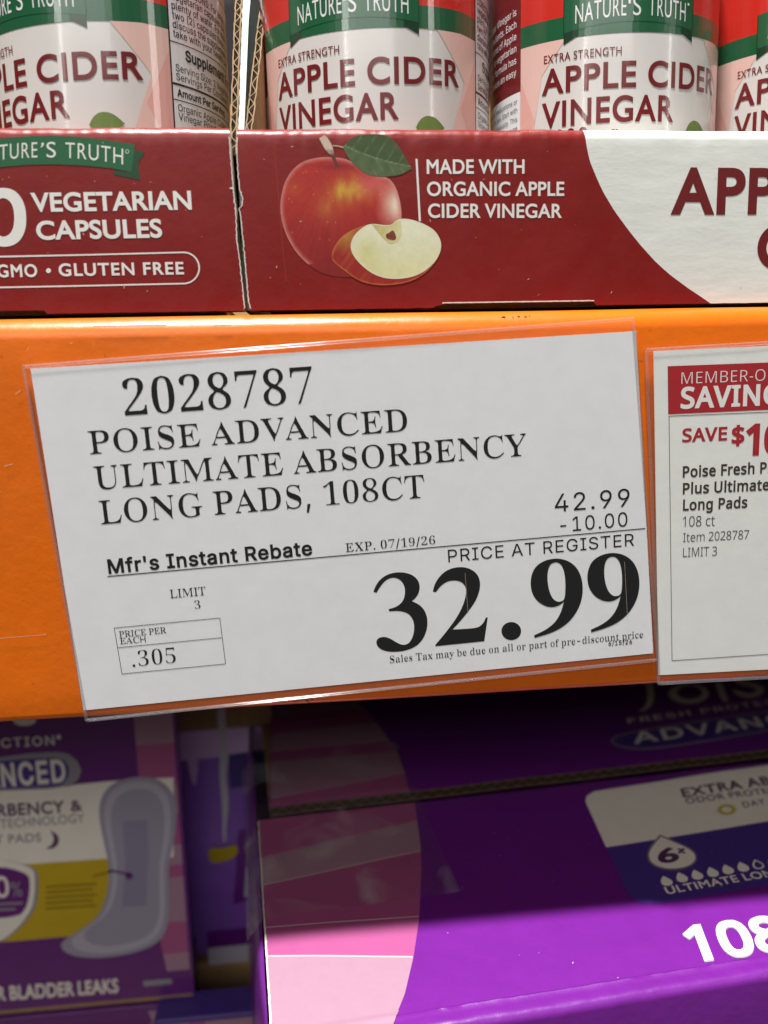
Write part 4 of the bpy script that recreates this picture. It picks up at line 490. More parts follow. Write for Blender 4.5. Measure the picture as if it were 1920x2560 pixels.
class Mesh:
    def __init__(s):
        s.v, s.f, s.m, s.mats, s.col = [], [], [], [], {}

    def mi(s, mat):
        if mat not in s.mats:
            s.mats.append(mat)
        return s.mats.index(mat)

    def add(s, vs, fs, mat, cols=None):
        k = len(s.v)
        s.v += [Vector(p) for p in vs]
        i = s.mi(mat)
        for f in fs:
            s.f.append([k + j for j in f])
            s.m.append(i)
        if cols:
            for j, c in enumerate(cols):
                s.col[k + j] = c

    def grid(s, rows, mat, closed=False, matfn=None):
        """rows: list of equal-length point rows"""
        k = len(s.v)
        n = len(rows[0])
        for r in rows:
            s.v += [Vector(p) for p in r]
        for i in range(len(rows) - 1):
            for j in range(n - 1 + (1 if closed else 0)):
                a = k + i * n + j
                b = k + i * n + (j + 1) % n
                s.f.append([a, b, b + n, a + n])
                s.m.append(s.mi(matfn(i, j) if matfn else mat))

    def box(s, lo, hi, mat, bevel=0.0):
        x0, y0, z0 = lo
        x1, y1, z1 = hi
        b = bevel
        if not b:
            s.add([(x0, y0, z0), (x1, y0, z0), (x1, y1, z0), (x0, y1, z0), (x0, y0, z1), (x1, y0, z1), (x1, y1, z1), (x0, y1, z1)],
                  [(0, 3, 2, 1), (4, 5, 6, 7), (0, 1, 5, 4), (1, 2, 6, 5), (2, 3, 7, 6), (3, 0, 4, 7)], mat)
            return
        bm = bmesh.new()
        bmesh.ops.create_cube(bm, size=1)
        for v in bm.verts:
            v.co = Vector((x0 + (v.co.x + .5) * (x1 - x0), y0 + (v.co.y + .5) * (y1 - y0), z0 + (v.co.z + .5) * (z1 - z0)))
        bmesh.ops.bevel(bm, geom=bm.edges[:], offset=b, segments=3, affect='EDGES', profile=.5)
        bm.verts.index_update()
        s.add([v.co.copy() for v in bm.verts], [[v.index for v in f.verts] for f in bm.faces], mat)
        bm.free()

    def tube(s, pts, r, mat, n=8):
        rows = []
        for i, p in enumerate(pts):
            p = Vector(p)
            d = (Vector(pts[min(i + 1, len(pts) - 1)]) - Vector(pts[max(i - 1, 0)])).normalized()
            u = d.cross(Vector((0, 0, 1)))
            if u.length < .1:
                u = d.cross(Vector((0, 1, 0)))
            u.normalize()
            w = d.cross(u)
            rows.append([p + (u * math.cos(t) + w * math.sin(t)) * r for t in (2 * math.pi * j / n for j in range(n))])
        k = len(s.v)
        s.grid(rows, mat, closed=True)
        i = s.mi(mat)
        s.f.append([k + j for j in range(n)][::-1])
        s.m.append(i)
        m = k + (len(rows) - 1) * n
        s.f.append([m + j for j in range(n)])
        s.m.append(i)

    def build(s, name, parent=None, smooth=False, local=False, label=None):
        me = bpy.data.meshes.new(name)
        o0 = Vector((0, 0, 0)) if local or not parent else base(parent)
        me.from_pydata([tuple(p - o0) for p in s.v], [], s.f)
        for m in s.mats:
            me.materials.append(m)
        me.polygons.foreach_set('material_index', s.m)
        if s.col:
            a = me.color_attributes.new('Print', 'FLOAT_COLOR', 'POINT')
            for i in range(len(s.v)):
                c = s.col.get(i, (1, 1, 1))
                a.data[i].color = (c[0], c[1], c[2], 1)
        me.validate()
        me.update()
        o = bpy.data.objects.new(name, me)
        link(o, parent)
        if smooth:
            me.shade_smooth()
            try:
                me.set_sharp_from_angle(angle=math.radians(40))
            except Exception:
                pass
        if label:
            o['label'] = label
        return o


LAY = 0.000018


class Print(Mesh):
    """ink on a surface: flat shapes laid a hair above it, one object per printed block"""
    def __init__(s, surf, lift=0.00004, pose=None, bend=None):
        super().__init__()
        s.bend = bend
        s.S, s.lift = surf, lift
        s.pose = pose

    def put(s, uvs, fs, mat, layer, cols=None):
        w = s.pose or (lambda q: q)
        vs = [s.S.p3(w(q), s.lift + layer * LAY) + (s.bend(q) if s.bend else Vector((0, 0, 0))) for q in uvs]
        if vs and fs:
            a, b, c = (vs[i] for i in fs[0][:3])
            nrm = (b - a).cross(c - a)
            ref = s.S.n if isinstance(s.S, Plane) else Vector((a.x, a.y, 0))
            if nrm.dot(ref) < 0:
                fs = [list(reversed(f)) for f in fs]
        s.add(vs, fs, mat, cols)

    def shape(s, uvs, mat, layer=0, holes=(), step=0.0):
        ys = 0.0
        if s.bend:
            step = ys = 0.006
        v, t = fill([list(uvs)] + [list(h) for h in holes], step, ys, bool(holes))
        s.put(v, t, mat, layer)

    def px(s, pts, mat, layer=0, holes=()):
        s.shape([s.S.uv(p) for p in pts], mat, layer, [[s.S.uv(p) for p in h] for h in holes])

    def line(s, p, q, w, mat, layer=1):
        """p, q in pixels, w in metres"""
        s.rule(s.S.uv(p), s.S.uv(q), w, mat, layer)

    def rule(s, a, b, w, mat, layer=1):
        a, b = Vector(a), Vector(b)
        d = (b - a).normalized()
        n = Vector((-d.y, d.x)) * w / 2
        k = max(1, int((b - a).length / 0.005)) if (s.bend or s.__class__ is not Print) else 1
        vs = [a + (b - a) * i / k + n for i in range(k + 1)] + [a + (b - a) * i / k - n for i in range(k + 1)]
        s.put(vs, [(i, k + 1 + i, k + 2 + i, i + 1) for i in range(k)], mat, layer)

    def text(s, txt, font, p0, p1, h, mat, w=0.0, track=0.0, fit=None, layer=1, shear=False):
        """p0, p1: pixels where the ink of the (fitted) string starts and ends on its baseline; h: height in metres or two pixels"""
        a = Vector(s.S.uv(p0))
        hv = Vector(s.S.uv(h[1])) - Vector(s.S.uv(h[0])) if isinstance(h, tuple) else None
        if isinstance(h, tuple):
            h = (Vector(s.S.uv(h[1])) - Vector(s.S.uv(h[0]))).length
        gl, x0, rights = layout(font, txt, w, track)
        n = len(fit or txt)
        x1 = rights[n - 1]
        if p1 is None:
            b = a + Vector((h * (x1 - x0), 0))
        else:
            b = Vector(s.S.uv(p1))
        r = (b - a) / (x1 - x0)
        up = hv if shear else Vector((-r.y, r.x)).normalized() * h
        for v, t in gl:
            s.put([a + r * (x - x0) + up * y for x, y in v], t, mat, layer)

    def label_text(s, txt, font, xa, xb, z, h, mat, w=0.0, track=0.0, layer=1, curve=None, fit=None, right=False):
        """text straight in surface coordinates from xa to xb (xb None: natural width)"""
        st = 1.5e-3 / h
        gl, x0, rights = layout(font, txt, w, track, st)
        x1 = rights[len(fit or txt) - 1]
        k = h * 0.9 if xb is None else (xb - xa) / (x1 - x0)
        if right:
            k = h * 0.86
            xa = xb - k * (x1 - x0)
        for v, t in gl:
            q = []
            for x, y in v:
                u = xa + k * (x - x0)
                q.append((u, z + h * y + (curve(u) if curve else 0)))
            s.put(q, t, mat, layer)


def chaikin(pts, corners=(), n=2):
    """rounds a closed outline, keeping the listed corner indices sharp"""
    P = [(Vector(p), i in corners) for i, p in enumerate(pts)]
    for _ in range(n):
        Q = []
        for i in range(len(P)):
            a, ca = P[i]
            b, cb = P[(i + 1) % len(P)]
            Q.append((a, True) if ca else (a * .75 + b * .25, False))
            if not cb:
                Q.append((a * .25 + b * .75, False))
        P = Q
    return [tuple(p) for p, c in P]


def ellipse(cx, cy, rx, ry, n=40, a0=0.0, a1=2 * math.pi):
    return [(cx + rx * math.cos(a0 + (a1 - a0) * i / n), cy + ry * math.sin(a0 + (a1 - a0) * i / n)) for i in range(n)]


def nz(x, y, z=0.0):
    return mnoise.noise(Vector((x, y, z)))


# ------------------------------------------------------------------ materials
def lin(c):
    return tuple((v / 255 / 12.92 if v <= 10 else ((v / 255 + .055) / 1.055) ** 2.4) for v in c)


def material(name, col, rough=0.5, spec=0.5, coat=0.0, coat_rough=0.1, bump=0.0, bscale=300.0, mottle=0.0, mscale=60.0, bstretch=(1, 1, 1), metal=0.0, rvar=0.0, attr=None, fib=0.0):
    m = bpy.data.materials.new(name)
    m.use_nodes = True
    nt = m.node_tree
    N, L = nt.nodes, nt.links
    b = N['Principled BSDF']
    b.inputs['Base Color'].default_value = (*col, 1)
    b.inputs['Roughness'].default_value = rough
    b.inputs['Specular IOR Level'].default_value = spec
    b.inputs['Coat Weight'].default_value = coat
    b.inputs['Coat Roughness'].default_value = coat_rough
    b.inputs['Metallic'].default_value = metal
    tc = N.new('ShaderNodeTexCoord')
    src = None
    if attr:
        a = N.new('ShaderNodeAttribute')
        a.attribute_name = attr
        src = a.outputs['Color']
    if mottle:
        nx = N.new('ShaderNodeTexNoise')
        nx.inputs['Scale'].default_value = mscale
        nx.inputs['Detail'].default_value = 6
        nx.inputs['Roughness'].default_value = 0.65
        L.new(tc.outputs['Object'], nx.inputs['Vector'])
        mr = N.new('ShaderNodeMapRange')
        mr.inputs[1].default_value, mr.inputs[2].default_value = 0.3, 0.7
        mr.inputs[3].default_value, mr.inputs[4].default_value = 1 - mottle, 1 + mottle
        L.new(nx.outputs['Fac'], mr.inputs[0])
        mx = N.new('ShaderNodeMix')
        mx.data_type = 'RGBA'
        mx.blend_type = 'MULTIPLY'
        mx.inputs[0].default_value = 1
        if src:
            L.new(src, mx.inputs[6])
        else:
            mx.inputs[6].default_value = (*col, 1)
        L.new(mr.outputs[0], mx.inputs[7])
        src = mx.outputs[2]
    if src:
        L.new(src, b.inputs['Base Color'])
    if rvar:
        nr = N.new('ShaderNodeTexNoise')
        nr.inputs['Scale'].default_value = mscale * 1.7
        nr.inputs['Detail'].default_value = 5
        L.new(tc.outputs['Object'], nr.inputs['Vector'])
        r2 = N.new('ShaderNodeMapRange')
        r2.inputs[1].default_value, r2.inputs[2].default_value = 0.3, 0.7
        r2.inputs[3].default_value, r2.inputs[4].default_value = max(0.02, rough - rvar), rough + rvar
        L.new(nr.outputs['Fac'], r2.inputs[0])
        L.new(r2.outputs[0], b.inputs['Roughness'])
    if bump:
        mp = N.new('ShaderNodeMapping')
        mp.inputs['Scale'].default_value = bstretch
        L.new(tc.outputs['Object'], mp.inputs['Vector'])
        nb = N.new('ShaderNodeTexNoise')
        nb.inputs['Scale'].default_value = bscale
        nb.inputs['Detail'].default_value = 8
        nb.inputs['Roughness'].default_value = 0.6
        L.new(mp.outputs[0], nb.inputs['Vector'])
        bp = N.new('ShaderNodeBump')
        bp.inputs['Strength'].default_value = 1.0
        bp.inputs['Distance'].default_value = bump
        L.new(nb.outputs['Fac'], bp.inputs['Height'])
        L.new(bp.outputs[0], b.inputs['Normal'])
        if coat:
            L.new(bp.outputs[0], b.inputs['Coat Normal'])
    return m


def film(name, tint=(1, 1, 1), gloss=0.12, rough=0.06, haze=0.05, bump=0.0, bscale=60.0):
    """clear plastic: see-through, with a thin reflection and a little milkiness"""
    m = bpy.data.materials.new(name)
    m.use_nodes = True
    nt = m.node_tree
    N, L = nt.nodes, nt.links
    for n in list(N):
        N.remove(n)
    out = N.new('ShaderNodeOutputMaterial')
    tr = N.new('ShaderNodeBsdfTransparent')
    tr.inputs[0].default_value = (*tint, 1)
    df = N.new('ShaderNodeBsdfDiffuse')
    df.inputs[0].default_value = (0.85, 0.85, 0.87, 1)
    gl = N.new('ShaderNodeBsdfGlossy')
    gl.inputs['Roughness'].default_value = rough
    fr = N.new('ShaderNodeFresnel')
    ge = N.new('ShaderNodeNewGeometry')
    io = N.new('ShaderNodeMapRange')          # a thin film reflects alike from both sides
    io.inputs[3].default_value, io.inputs[4].default_value = 1.49, 1 / 1.49
    L.new(ge.outputs['Backfacing'], io.inputs[0])
    L.new(io.outputs[0], fr.inputs[0])
    ad = N.new('ShaderNodeMath')
    ad.operation = 'MULTIPLY_ADD'
    ad.inputs[1].default_value = gloss
    ad.inputs[2].default_value = 0.0
    L.new(fr.outputs[0], ad.inputs[0])
    m1 = N.new('ShaderNodeMixShader')
    m1.inputs[0].default_value = haze
    L.new(tr.outputs[0], m1.inputs[1])
    L.new(df.outputs[0], m1.inputs[2])
    m2 = N.new('ShaderNodeMixShader')
    L.new(ad.outputs[0], m2.inputs[0])
    L.new(m1.outputs[0], m2.inputs[1])
    L.new(gl.outputs[0], m2.inputs[2])
    L.new(m2.outputs[0], out.inputs[0])
    if bump:
        tc = N.new('ShaderNodeTexCoord')
        nb = N.new('ShaderNodeTexNoise')
        nb.inputs['Scale'].default_value = bscale
        nb.inputs['Detail'].default_value = 5
        L.new(tc.outputs['Object'], nb.inputs['Vector'])
        bp = N.new('ShaderNodeBump')
        bp.inputs['Distance'].default_value = bump
        L.new(nb.outputs['Fac'], bp.inputs['Height'])
        L.new(bp.outputs[0], gl.inputs['Normal'])
        L.new(bp.outputs[0], fr.inputs['Normal'])
    return m


M = {}
M['orange'] = material('orange_enamel', (0.74, 0.142, 0.003), 0.36, 0.4, 0.25, 0.24, bump=0.00012, bscale=220, mottle=0.10, mscale=22, rvar=0.08)
M['scuff'] = material('dark_scuff', (0.03, 0.02, 0.015), 0.7)
M['scratch'] = material('bare_scratch', (0.62, 0.42, 0.25), 0.5)
M['paper'] = material('sign_paper', (0.84, 0.85, 0.86), 0.75, 0.25, bump=0.000022, bscale=500, mottle=0.03, mscale=120, bstretch=(0.75, 1, 1))
M['card'] = material('savings_card', (0.84, 0.845, 0.81), 0.6, 0.3, bump=0.00003, bscale=420, mottle=0.03, mscale=120)
M['black'] = material('black_ink', (0.009, 0.009, 0.010), 0.7, 0.12)
M['grey_ink'] = material('grey_ink', (0.10, 0.09, 0.085), 0.6, 0.3)
M['olive_ink'] = material('brown_ink', (0.045, 0.03, 0.02), 0.6, 0.3)
M['red_ink'] = material('red_ink', (0.42, 0.014, 0.022), 0.5, 0.3, mottle=0.04, mscale=200)
M['white_ink'] = material('white_ink', (0.86, 0.86, 0.84), 0.5, 0.3)
M['sleeve'] = film('clear_sleeve', gloss=0.55, rough=0.10, haze=0.010, bump=0.00022, bscale=30)
M['sleeve_edge'] = film('sleeve_fold', gloss=1.6, rough=0.12, haze=0.07)
M['tray'] = material('tray_red', (0.215, 0.0085, 0.007), 0.42, 0.3, 0.22, 0.18, bump=0.00011, bscale=150, mottle=0.06, mscale=90, rvar=0.06)
M['tray_white'] = material('tray_white', (0.76, 0.78, 0.73), 0.42, 0.5, 0.25, 0.25, bump=0.00014, bscale=150, mottle=0.025, mscale=90, bstretch=(0.35, 1, 1))
M['tray_text'] = material('tray_white_ink', (0.78, 0.77, 0.73), 0.4, 0.5, mottle=0.03, mscale=200)
M['maroon'] = material('maroon_ink', (0.15, 0.011, 0.012), 0.42, 0.4, mottle=0.05, mscale=150)
M['picture'] = material('printed_picture', (1, 1, 1), 0.42, 0.4, attr='Print', mottle=0.06, mscale=420)
M['green'] = material('banner_green', (0.012, 0.115, 0.040), 0.42, 0.4, mottle=0.05, mscale=120)
M['green_dark'] = material('banner_fold_green', (0.008, 0.060, 0.022), 0.42, 0.4)
M['kraft'] = material('kraft_board', (0.40, 0.25, 0.12), 0.85, 0.2, bump=0.0003, bscale=300, mottle=0.12, mscale=160)
M['kraft_dim'] = material('brown_kraft_board', (0.26, 0.175, 0.10), 0.9, 0.15, mottle=0.2, mscale=200)
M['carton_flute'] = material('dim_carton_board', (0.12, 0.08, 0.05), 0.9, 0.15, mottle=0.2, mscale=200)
M['flute_shade'] = material('hollow_shade', (0.03, 0.02, 0.012), 0.95, 0.05)  # near-black, paints in the shade inside the flutes
M['board_white'] = material('white_board_liner', (0.40, 0.44, 0.42), 0.6, 0.3, mottle=0.04, mscale=120)
M['torn'] = material('torn_paper_edge', (0.72, 0.66, 0.60), 0.9, 0.1)
M['label'] = material('label_stock', (0.70, 0.67, 0.64), 0.30, 0.5, 0.6, 0.10, bump=0.00010, bscale=60, mottle=0.015, mscale=90, bstretch=(1, 1, 0.15))
M['pink_pale'] = material('label_pale_pink', (0.80, 0.52, 0.46), 0.30, 0.5, 0.6, 0.10)
M['pink_mid'] = material('label_mid_pink', (0.78, 0.40, 0.35), 0.30, 0.5, 0.6, 0.10)
M['label_red'] = material('label_red', (0.62, 0.025, 0.014), 0.28, 0.5, 0.6, 0.10)
M['label_green'] = material('label_green', (0.010, 0.105, 0.040), 0.28, 0.5, 0.6, 0.10)
M['label_green_dark'] = material('label_fold_green', (0.006, 0.040, 0.016), 0.28, 0.5, 0.6, 0.10)
M['label_maroon'] = material('label_maroon', (0.17, 0.010, 0.012), 0.28, 0.5, 0.6, 0.10)
M['label_white'] = material('label_white', (0.82, 0.81, 0.81), 0.28, 0.5, 0.6, 0.10)
M['label_black'] = material('label_black', (0.012, 0.012, 0.013), 0.28, 0.5, 0.6, 0.10)
M['bottle'] = material('bottle_plastic', (0.62, 0.60, 0.56), 0.25, 0.5)
M['cap'] = material('cap_plastic', (0.02, 0.10, 0.04), 0.35, 0.5)
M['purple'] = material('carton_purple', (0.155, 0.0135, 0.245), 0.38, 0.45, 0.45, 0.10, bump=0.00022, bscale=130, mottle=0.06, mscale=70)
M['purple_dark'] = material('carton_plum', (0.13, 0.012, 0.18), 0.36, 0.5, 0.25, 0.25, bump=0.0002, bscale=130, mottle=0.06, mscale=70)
M['violet'] = material('carton_violet', (0.07, 0.035, 0.25), 0.38, 0.5, mottle=0.04, mscale=100)
M['rose_deep'] = material('carton_deep_pink', (0.39, 0.085, 0.235), 0.40, 0.5, 0.2, 0.3, mottle=0.04, mscale=90)
M['rose_pale'] = material('carton_pale_pink', (0.38, 0.215, 0.295), 0.40, 0.5, 0.2, 0.3, mottle=0.03, mscale=300)
M['rose_line'] = material('carton_light_line', (0.60, 0.46, 0.46), 0.40, 0.5)
M['carton_white'] = material('carton_white', (0.86, 0.82, 0.72), 0.42, 0.5, mottle=0.03, mscale=90)
M['carton_grey'] = material('carton_grey', (0.30, 0.29, 0.32), 0.42, 0.5)
M['plum_ink'] = material('plum_ink', (0.10, 0.03, 0.11), 0.42, 0.5)
M['yellow'] = material('carton_yellow', (0.56, 0.39, 0.008), 0.42, 0.5, mottle=0.04, mscale=90)
M['yellow_ink'] = material('mustard_ink', (0.30, 0.20, 0.005), 0.42, 0.5)
M['pad_grey'] = material('pad_white', (0.46, 0.44, 0.52), 0.5, 0.4)
M['pad_shade'] = material('pad_grey', (0.34, 0.32, 0.40), 0.5, 0.4)
M['pad_core'] = material('pad_lilac', (0.27, 0.25, 0.36), 0.5, 0.4)
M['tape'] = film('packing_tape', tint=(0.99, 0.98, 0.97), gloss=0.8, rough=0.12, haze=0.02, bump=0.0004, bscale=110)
_nt = M['tape'].node_tree  # pale noise patches in the haze stand in for glare on the tape
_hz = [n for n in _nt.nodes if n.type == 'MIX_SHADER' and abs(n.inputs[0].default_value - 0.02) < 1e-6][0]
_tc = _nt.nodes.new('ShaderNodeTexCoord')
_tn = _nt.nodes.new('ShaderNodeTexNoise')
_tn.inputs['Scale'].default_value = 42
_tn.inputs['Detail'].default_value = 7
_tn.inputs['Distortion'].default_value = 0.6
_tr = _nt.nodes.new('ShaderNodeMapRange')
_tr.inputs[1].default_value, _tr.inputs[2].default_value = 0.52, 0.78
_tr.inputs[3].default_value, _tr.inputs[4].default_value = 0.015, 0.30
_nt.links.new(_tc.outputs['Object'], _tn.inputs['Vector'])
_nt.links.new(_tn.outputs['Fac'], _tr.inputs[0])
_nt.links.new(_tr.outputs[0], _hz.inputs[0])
M['crease'] = material('pressed_crease', (0.27, 0.018, 0.016), 0.42, 0.3, 0.2, 0.18)
M['speck'] = material('pale_speck', (0.62, 0.52, 0.46), 0.8, 0.1)
M['deck'] = material('shelf_board', (0.16, 0.13, 0.10), 0.85, 0.2, bump=0.001, bscale=60, mottle=0.2, mscale=20)
M['back'] = material('dark_backing', (0.03, 0.025, 0.028), 0.9, 0.1, mottle=0.2, mscale=5)
M['pack_lilac'] = material('pack_lilac', (0.80, 0.52, 0.92), 0.3, 0.5, 0.5, 0.15, bump=0.004, bscale=14)
M['pack_purple'] = material('pack_purple', (0.30, 0.12, 0.60), 0.3, 0.5, 0.5, 0.15, bump=0.004, bscale=14)
M['pack_stripe_glint'] = material('pack_stripe_glint', (0.62, 0.58, 0.66), 0.22, 0.5, 0.5, 0.1)  # pale stripe colour, also the highlight painted on the pack

# ------------------------------------------------------------------ the shelf: boards and backing (setting)
def structure(name, lo, hi, mat, bevel=0.0):
    b = Mesh()
    b.box(lo, hi, mat, bevel)
    o = b.build(name)
    o['kind'] = 'structure'
    return o


structure('shelf_deck', (-0.55, 0.008, 0.0125), (0.75, 0.62, 0.0195), M['deck'])
structure('lower_shelf_deck', (-0.55, -0.02, -0.445), (0.75, 0.62, -0.425), M['deck'])
structure('shelf_backing', (-0.56, 0.622, -0.46), (0.76, 0.632, 0.36), M['back'])

# ------------------------------------------------------------------ orange beam
beam = empty('shelf_beam', (0.0, 0.0, -0.1), 'orange painted steel shelf beam holding the two price signs', 'shelf beam')
ZT, ZB = 0.0195, -0.1002
prof = []
R1, R2 = 0.0062, 0.0022
for i in range(9):
    t = math.radians(90 - 90 * i / 8)
    prof.append((R1 - R1 * math.cos(t), ZT - R1 + R1 * math.sin(t)))
prof = [(0.030, ZT)] + prof
for i in range(1, 12):
    z = ZT - R1 + (ZB + R2 - ZT + R1) * i / 12
    prof.append((0.0, z))
for i in range(7):
    t = math.radians(90 * i / 6)
    prof.append((R2 - R2 * math.cos(t), ZB + R2 - R2 * math.sin(t)))
prof.append((0.030, ZB))
b = Mesh()
xs = [-0.5 + 1.2 * i / 120 for i in range(121)]
rows = []
for (y, z) in prof:
    rows.append([(x, y - 0.0005 * nz(x * 9, z * 12, 3) * (1 if y < .02 else 0), z + 0.0003 * nz(x * 14, 5, z * 30)) for x in xs])
b.grid(rows, M['orange'])
k = len(rows)
b.build('beam_face', beam, smooth=True)
b = Mesh()
b.box((-0.5, 0.0305, ZB + 0.002), (0.7, 0.034, ZT - 0.002), M['orange'])
b.build('beam_back', beam)

PB = Plane((0, 0, 0), (1, 0, 0), (0, 0, 1))          # the beam's front
s2c = crop(800, 760, 1.975)
s420 = crop(420, 1720, 4.1475)
s0 = crop(0, 760, 1.728)
p = Print(PB, 0.0004)
for pts in ([(893, 70), (905, 62), (914, 66)], [(900, 66), (914, 70)], [(948, 64), (955, 72)], [(972, 62), (985, 62), (978, 70)], [(1006, 60), (1014, 68), (1020, 60)], [(1030, 58), (1036, 63)]):
    for q0, q1 in zip(pts, pts[1:]):
        p.line(s2c(*q0), s2c(*q1), 0.00030, M['scuff'], 0)
for q0, q1 in (((1395, 85), (1475, 155)), ((1300, 140), (1350, 125)), ((1460, 95), (1500, 120)), ((1430, 90), (1450, 135))):
    p.line(s420(*q0), s420(*q1), 0.00022, M['scuff'], 0)
p.build('paint_scuffs', beam)
p = Print(PB, 0.0006)
for q0, q1, w in (((405, 98), (560, 95), .0003), ((560, 95), (720, 93), .0004), ((925, 94), (1000, 93), .0003), ((20, 700), (60, 690), .0002), ((70, 390), (92, 372), .0002)):
    p.line(s0(*q0), s0(*q1), w, M['scratch'], 0)
for i in range(46):
    x, z = random.uniform(-.09, .13), random.choice((random.uniform(.002, .013), random.uniform(-.095, .013)))
    a, L = random.uniform(0, 3.14), random.uniform(.0003, .0018)
    p.rule((x, z), (x + L * math.cos(a), z + L * math.sin(a) * .5), random.uniform(.00008, .0002), M['scratch'] if random.random() < .6 else M['scuff'], 0)
p.rule((-.0985, -.0735), (-.079, -.0728), 0.00016, M['scratch'], 0)
p.rule((-.0955, -.033), (-.088, -.0295), 0.00012, M['scratch'], 0)
p.build('paint_scratches', beam)


# ------------------------------------------------------------------ red display trays
PT = Plane((0, 0.006, 0), (1, 0, 0), (0, 0, 1))
Mr = crop(580, 300, 2.514)
Nr = crop(1240, 300, 2.44)
Lr = crop(0, 300, 2.592)


def poly_x(pts, z):
    """x on a polyline of (x, z) sorted by falling z"""
    if z >= pts[0][1]:
        return pts[0][0]
    for (x0, z0), (x1, z1) in zip(pts, pts[1:]):
        if z1 <= z <= z0:
            return x0 + (x1 - x0) * (z - z0) / (z1 - z0 - 1e-12)
    return pts[-1][0]


def face_y(x, z, seed):
    """gentle waviness of a tray's front board"""
    return 0.00028 * nz(x * 18, z * 24, seed + 1)


def on_tray(seed):
    return lambda q: Vector((0, face_y(q[0], q[1], seed), 0))


def tray_front(name, parent, xl, xr, ztop, zbot, split=None, seed=0, nx=150):
    """front lip of a tray: folded board with a round top edge. xl, xr: functions of z; zbot: function of x; split(z): where red turns white"""
    T, R = 0.0064, 0.0034
    prof = [(0.0, 0.0), (0.0, 0.02)]
    prof += [(0.0, i / 16) for i in range(1, 17)]
    N = []
    zc = ztop - R
    for i in range(1, 17):
        N.append((0.006, None, i / 16.0))
    rows = []
    zlist = [(0.006 + 0.0006, 0.0)] + [(0.006, t) for t in [i / 22 for i in range(0, 23)]]
    arc = [(0.006 + R - R * math.cos(a), zc + R * math.sin(a)) for a in [math.radians(q) for q in range(10, 91, 10)]]
    back = [(0.006 + T - 0.0006, ztop - 0.0001), (0.006 + T, ztop - 0.001), (0.006 + T, 0.022)]
    b = Mesh()
    full = []
    mats = []

    def row(y, zf, zz):
        l, r = xl(zz), xr(zz)
        sp = split(zz) if split else r + 1
        out = []
        n1 = nx if not split else int(nx * .55)
        for i in range(n1 + 1):
            x = l + (min(sp, r) - l) * i / n1
            out.append(x)
        if split:
            for i in range(1, nx - n1 + 1):
                out.append(sp + (r - sp) * i / (nx - n1))
        return out, n1

    def wob(x, z, y):
        e = max(0.0, (z - (ztop - 0.006)) / 0.006)
        dy = 0.00030 * e * nz(x * 160, z * 160, seed) + 0.00022 * e * nz(x * 500, z * 200, seed + 3) + face_y(x, z, seed)
        dz = 0.00025 * e * nz(x * 90, 0, seed + 2) + 0.0005 * e * nz(x * 16, 2, seed)
        return dy, dz
    allrows = []
    for (y, t) in zlist:
        xs_, n1 = row(y, t, 0.021 + (zc - 0.021) * t)
        rr = []
        for x in xs_:
            zb = zbot(x)
            z = zb + (zc - zb) * t
            dy, dz = wob(x, z, y)
            rr.append((x, y + dy - 0.0004 * 0, z + dz))
        allrows.append(rr)
    for (y, z) in arc + back:
        xs_, n1 = row(y, 0, z)
        rr = []
        for x in xs_:
            dy, dz = wob(x, max(z, zc), y)
            rr.append((x, y + dy, (z if z > 0.03 else zbot(x)) + dz))
        allrows.append(rr)
    cut = n1 if split else 10 ** 9
    nf = len(zlist) + len(arc)
    b.grid(allrows, M['tray'], matfn=lambda i, j: (M['kraft'] if i >= nf else (M['tray'] if j < cut else M['tray_white'])))
    # cut ends of the board
    for col, flip in ((0, False), (-1, True)):
        ring = [r[col] for r in allrows]
        c = Vector((sum(q[0] for q in ring) / len(ring), sum(q[1] for q in ring) / len(ring), sum(q[2] for q in ring) / len(ring)))
        kk = len(b.v)
        b.v += [Vector(q) for q in ring]
        half = len(ring)
        front = list(range(0, len(zlist)))
        # strip between front column and back column
        bk = kk + half - 1
        for i in range(len(zlist) + len(arc) - 1):
            tz = ring[i][2]
            b.v.append(Vector((ring[i][0], 0.006 + T, tz)))
            b.v.append(Vector((ring[i + 1][0], 0.006 + T, ring[i + 1][2])))
            m = len(b.v)
            f = [kk + i, kk + i + 1, m - 1, m - 2]
            b.f.append(f if not flip else f[::-1])
            b.m.append(b.mi(M['torn']))
    o = b.build(name, parent, smooth=True)
    return o


def px_curve(K, pts, plane=PT):
    q = [plane.uv(K(*p)) for p in pts]
    return sorted(q, key=lambda t: -t[1])


# right-hand tray ---------------------------------------------------
tray_r = empty('display_tray', (0.09, 0.1, 0.021), 'red cardboard display tray printed with a red apple and a cut slice', 'display tray')
edge_r = px_curve(Mr, [(32, 60), (30, 90), (28, 200), (38, 360), (47, 440), (66, 498), (62, 530), (46, 560), (56, 640), (70, 780), (85, 950), (103, 1150), (118, 1190)])
split_r = px_curve(Nr, [(540, 45), (543, 90), (550, 150), (570, 250), (610, 350), (660, 450), (720, 550), (800, 660), (880, 760), (980, 870), (1060, 940), (1160, 1015), (1250, 1075), (1310, 1115)])
ZR = 0.0722


def xl_r(z):
    return poly_x(edge_r, z) + 0.00025 * nz(z * 900, 1) + 0.00012 * nz(z * 2600, 4)


def zb_r(x):
    a, c = PT.uv(Nr(600, 1115))[0], PT.uv(Mr(1325, 1160))[0]
    z = 0.0209
    if c < x < a:
        z += 0.0011 + 0.00012 * nz(x * 700, 3)
    elif c - .002 <= x <= c:
        z += 0.0006
    return z + 0.0001 * nz(x * 300, 9)


tray_front('front_panel', tray_r, xl_r, lambda z: 0.262, ZR, zb_r, lambda z: poly_x(split_r, z), seed=2, nx=260)

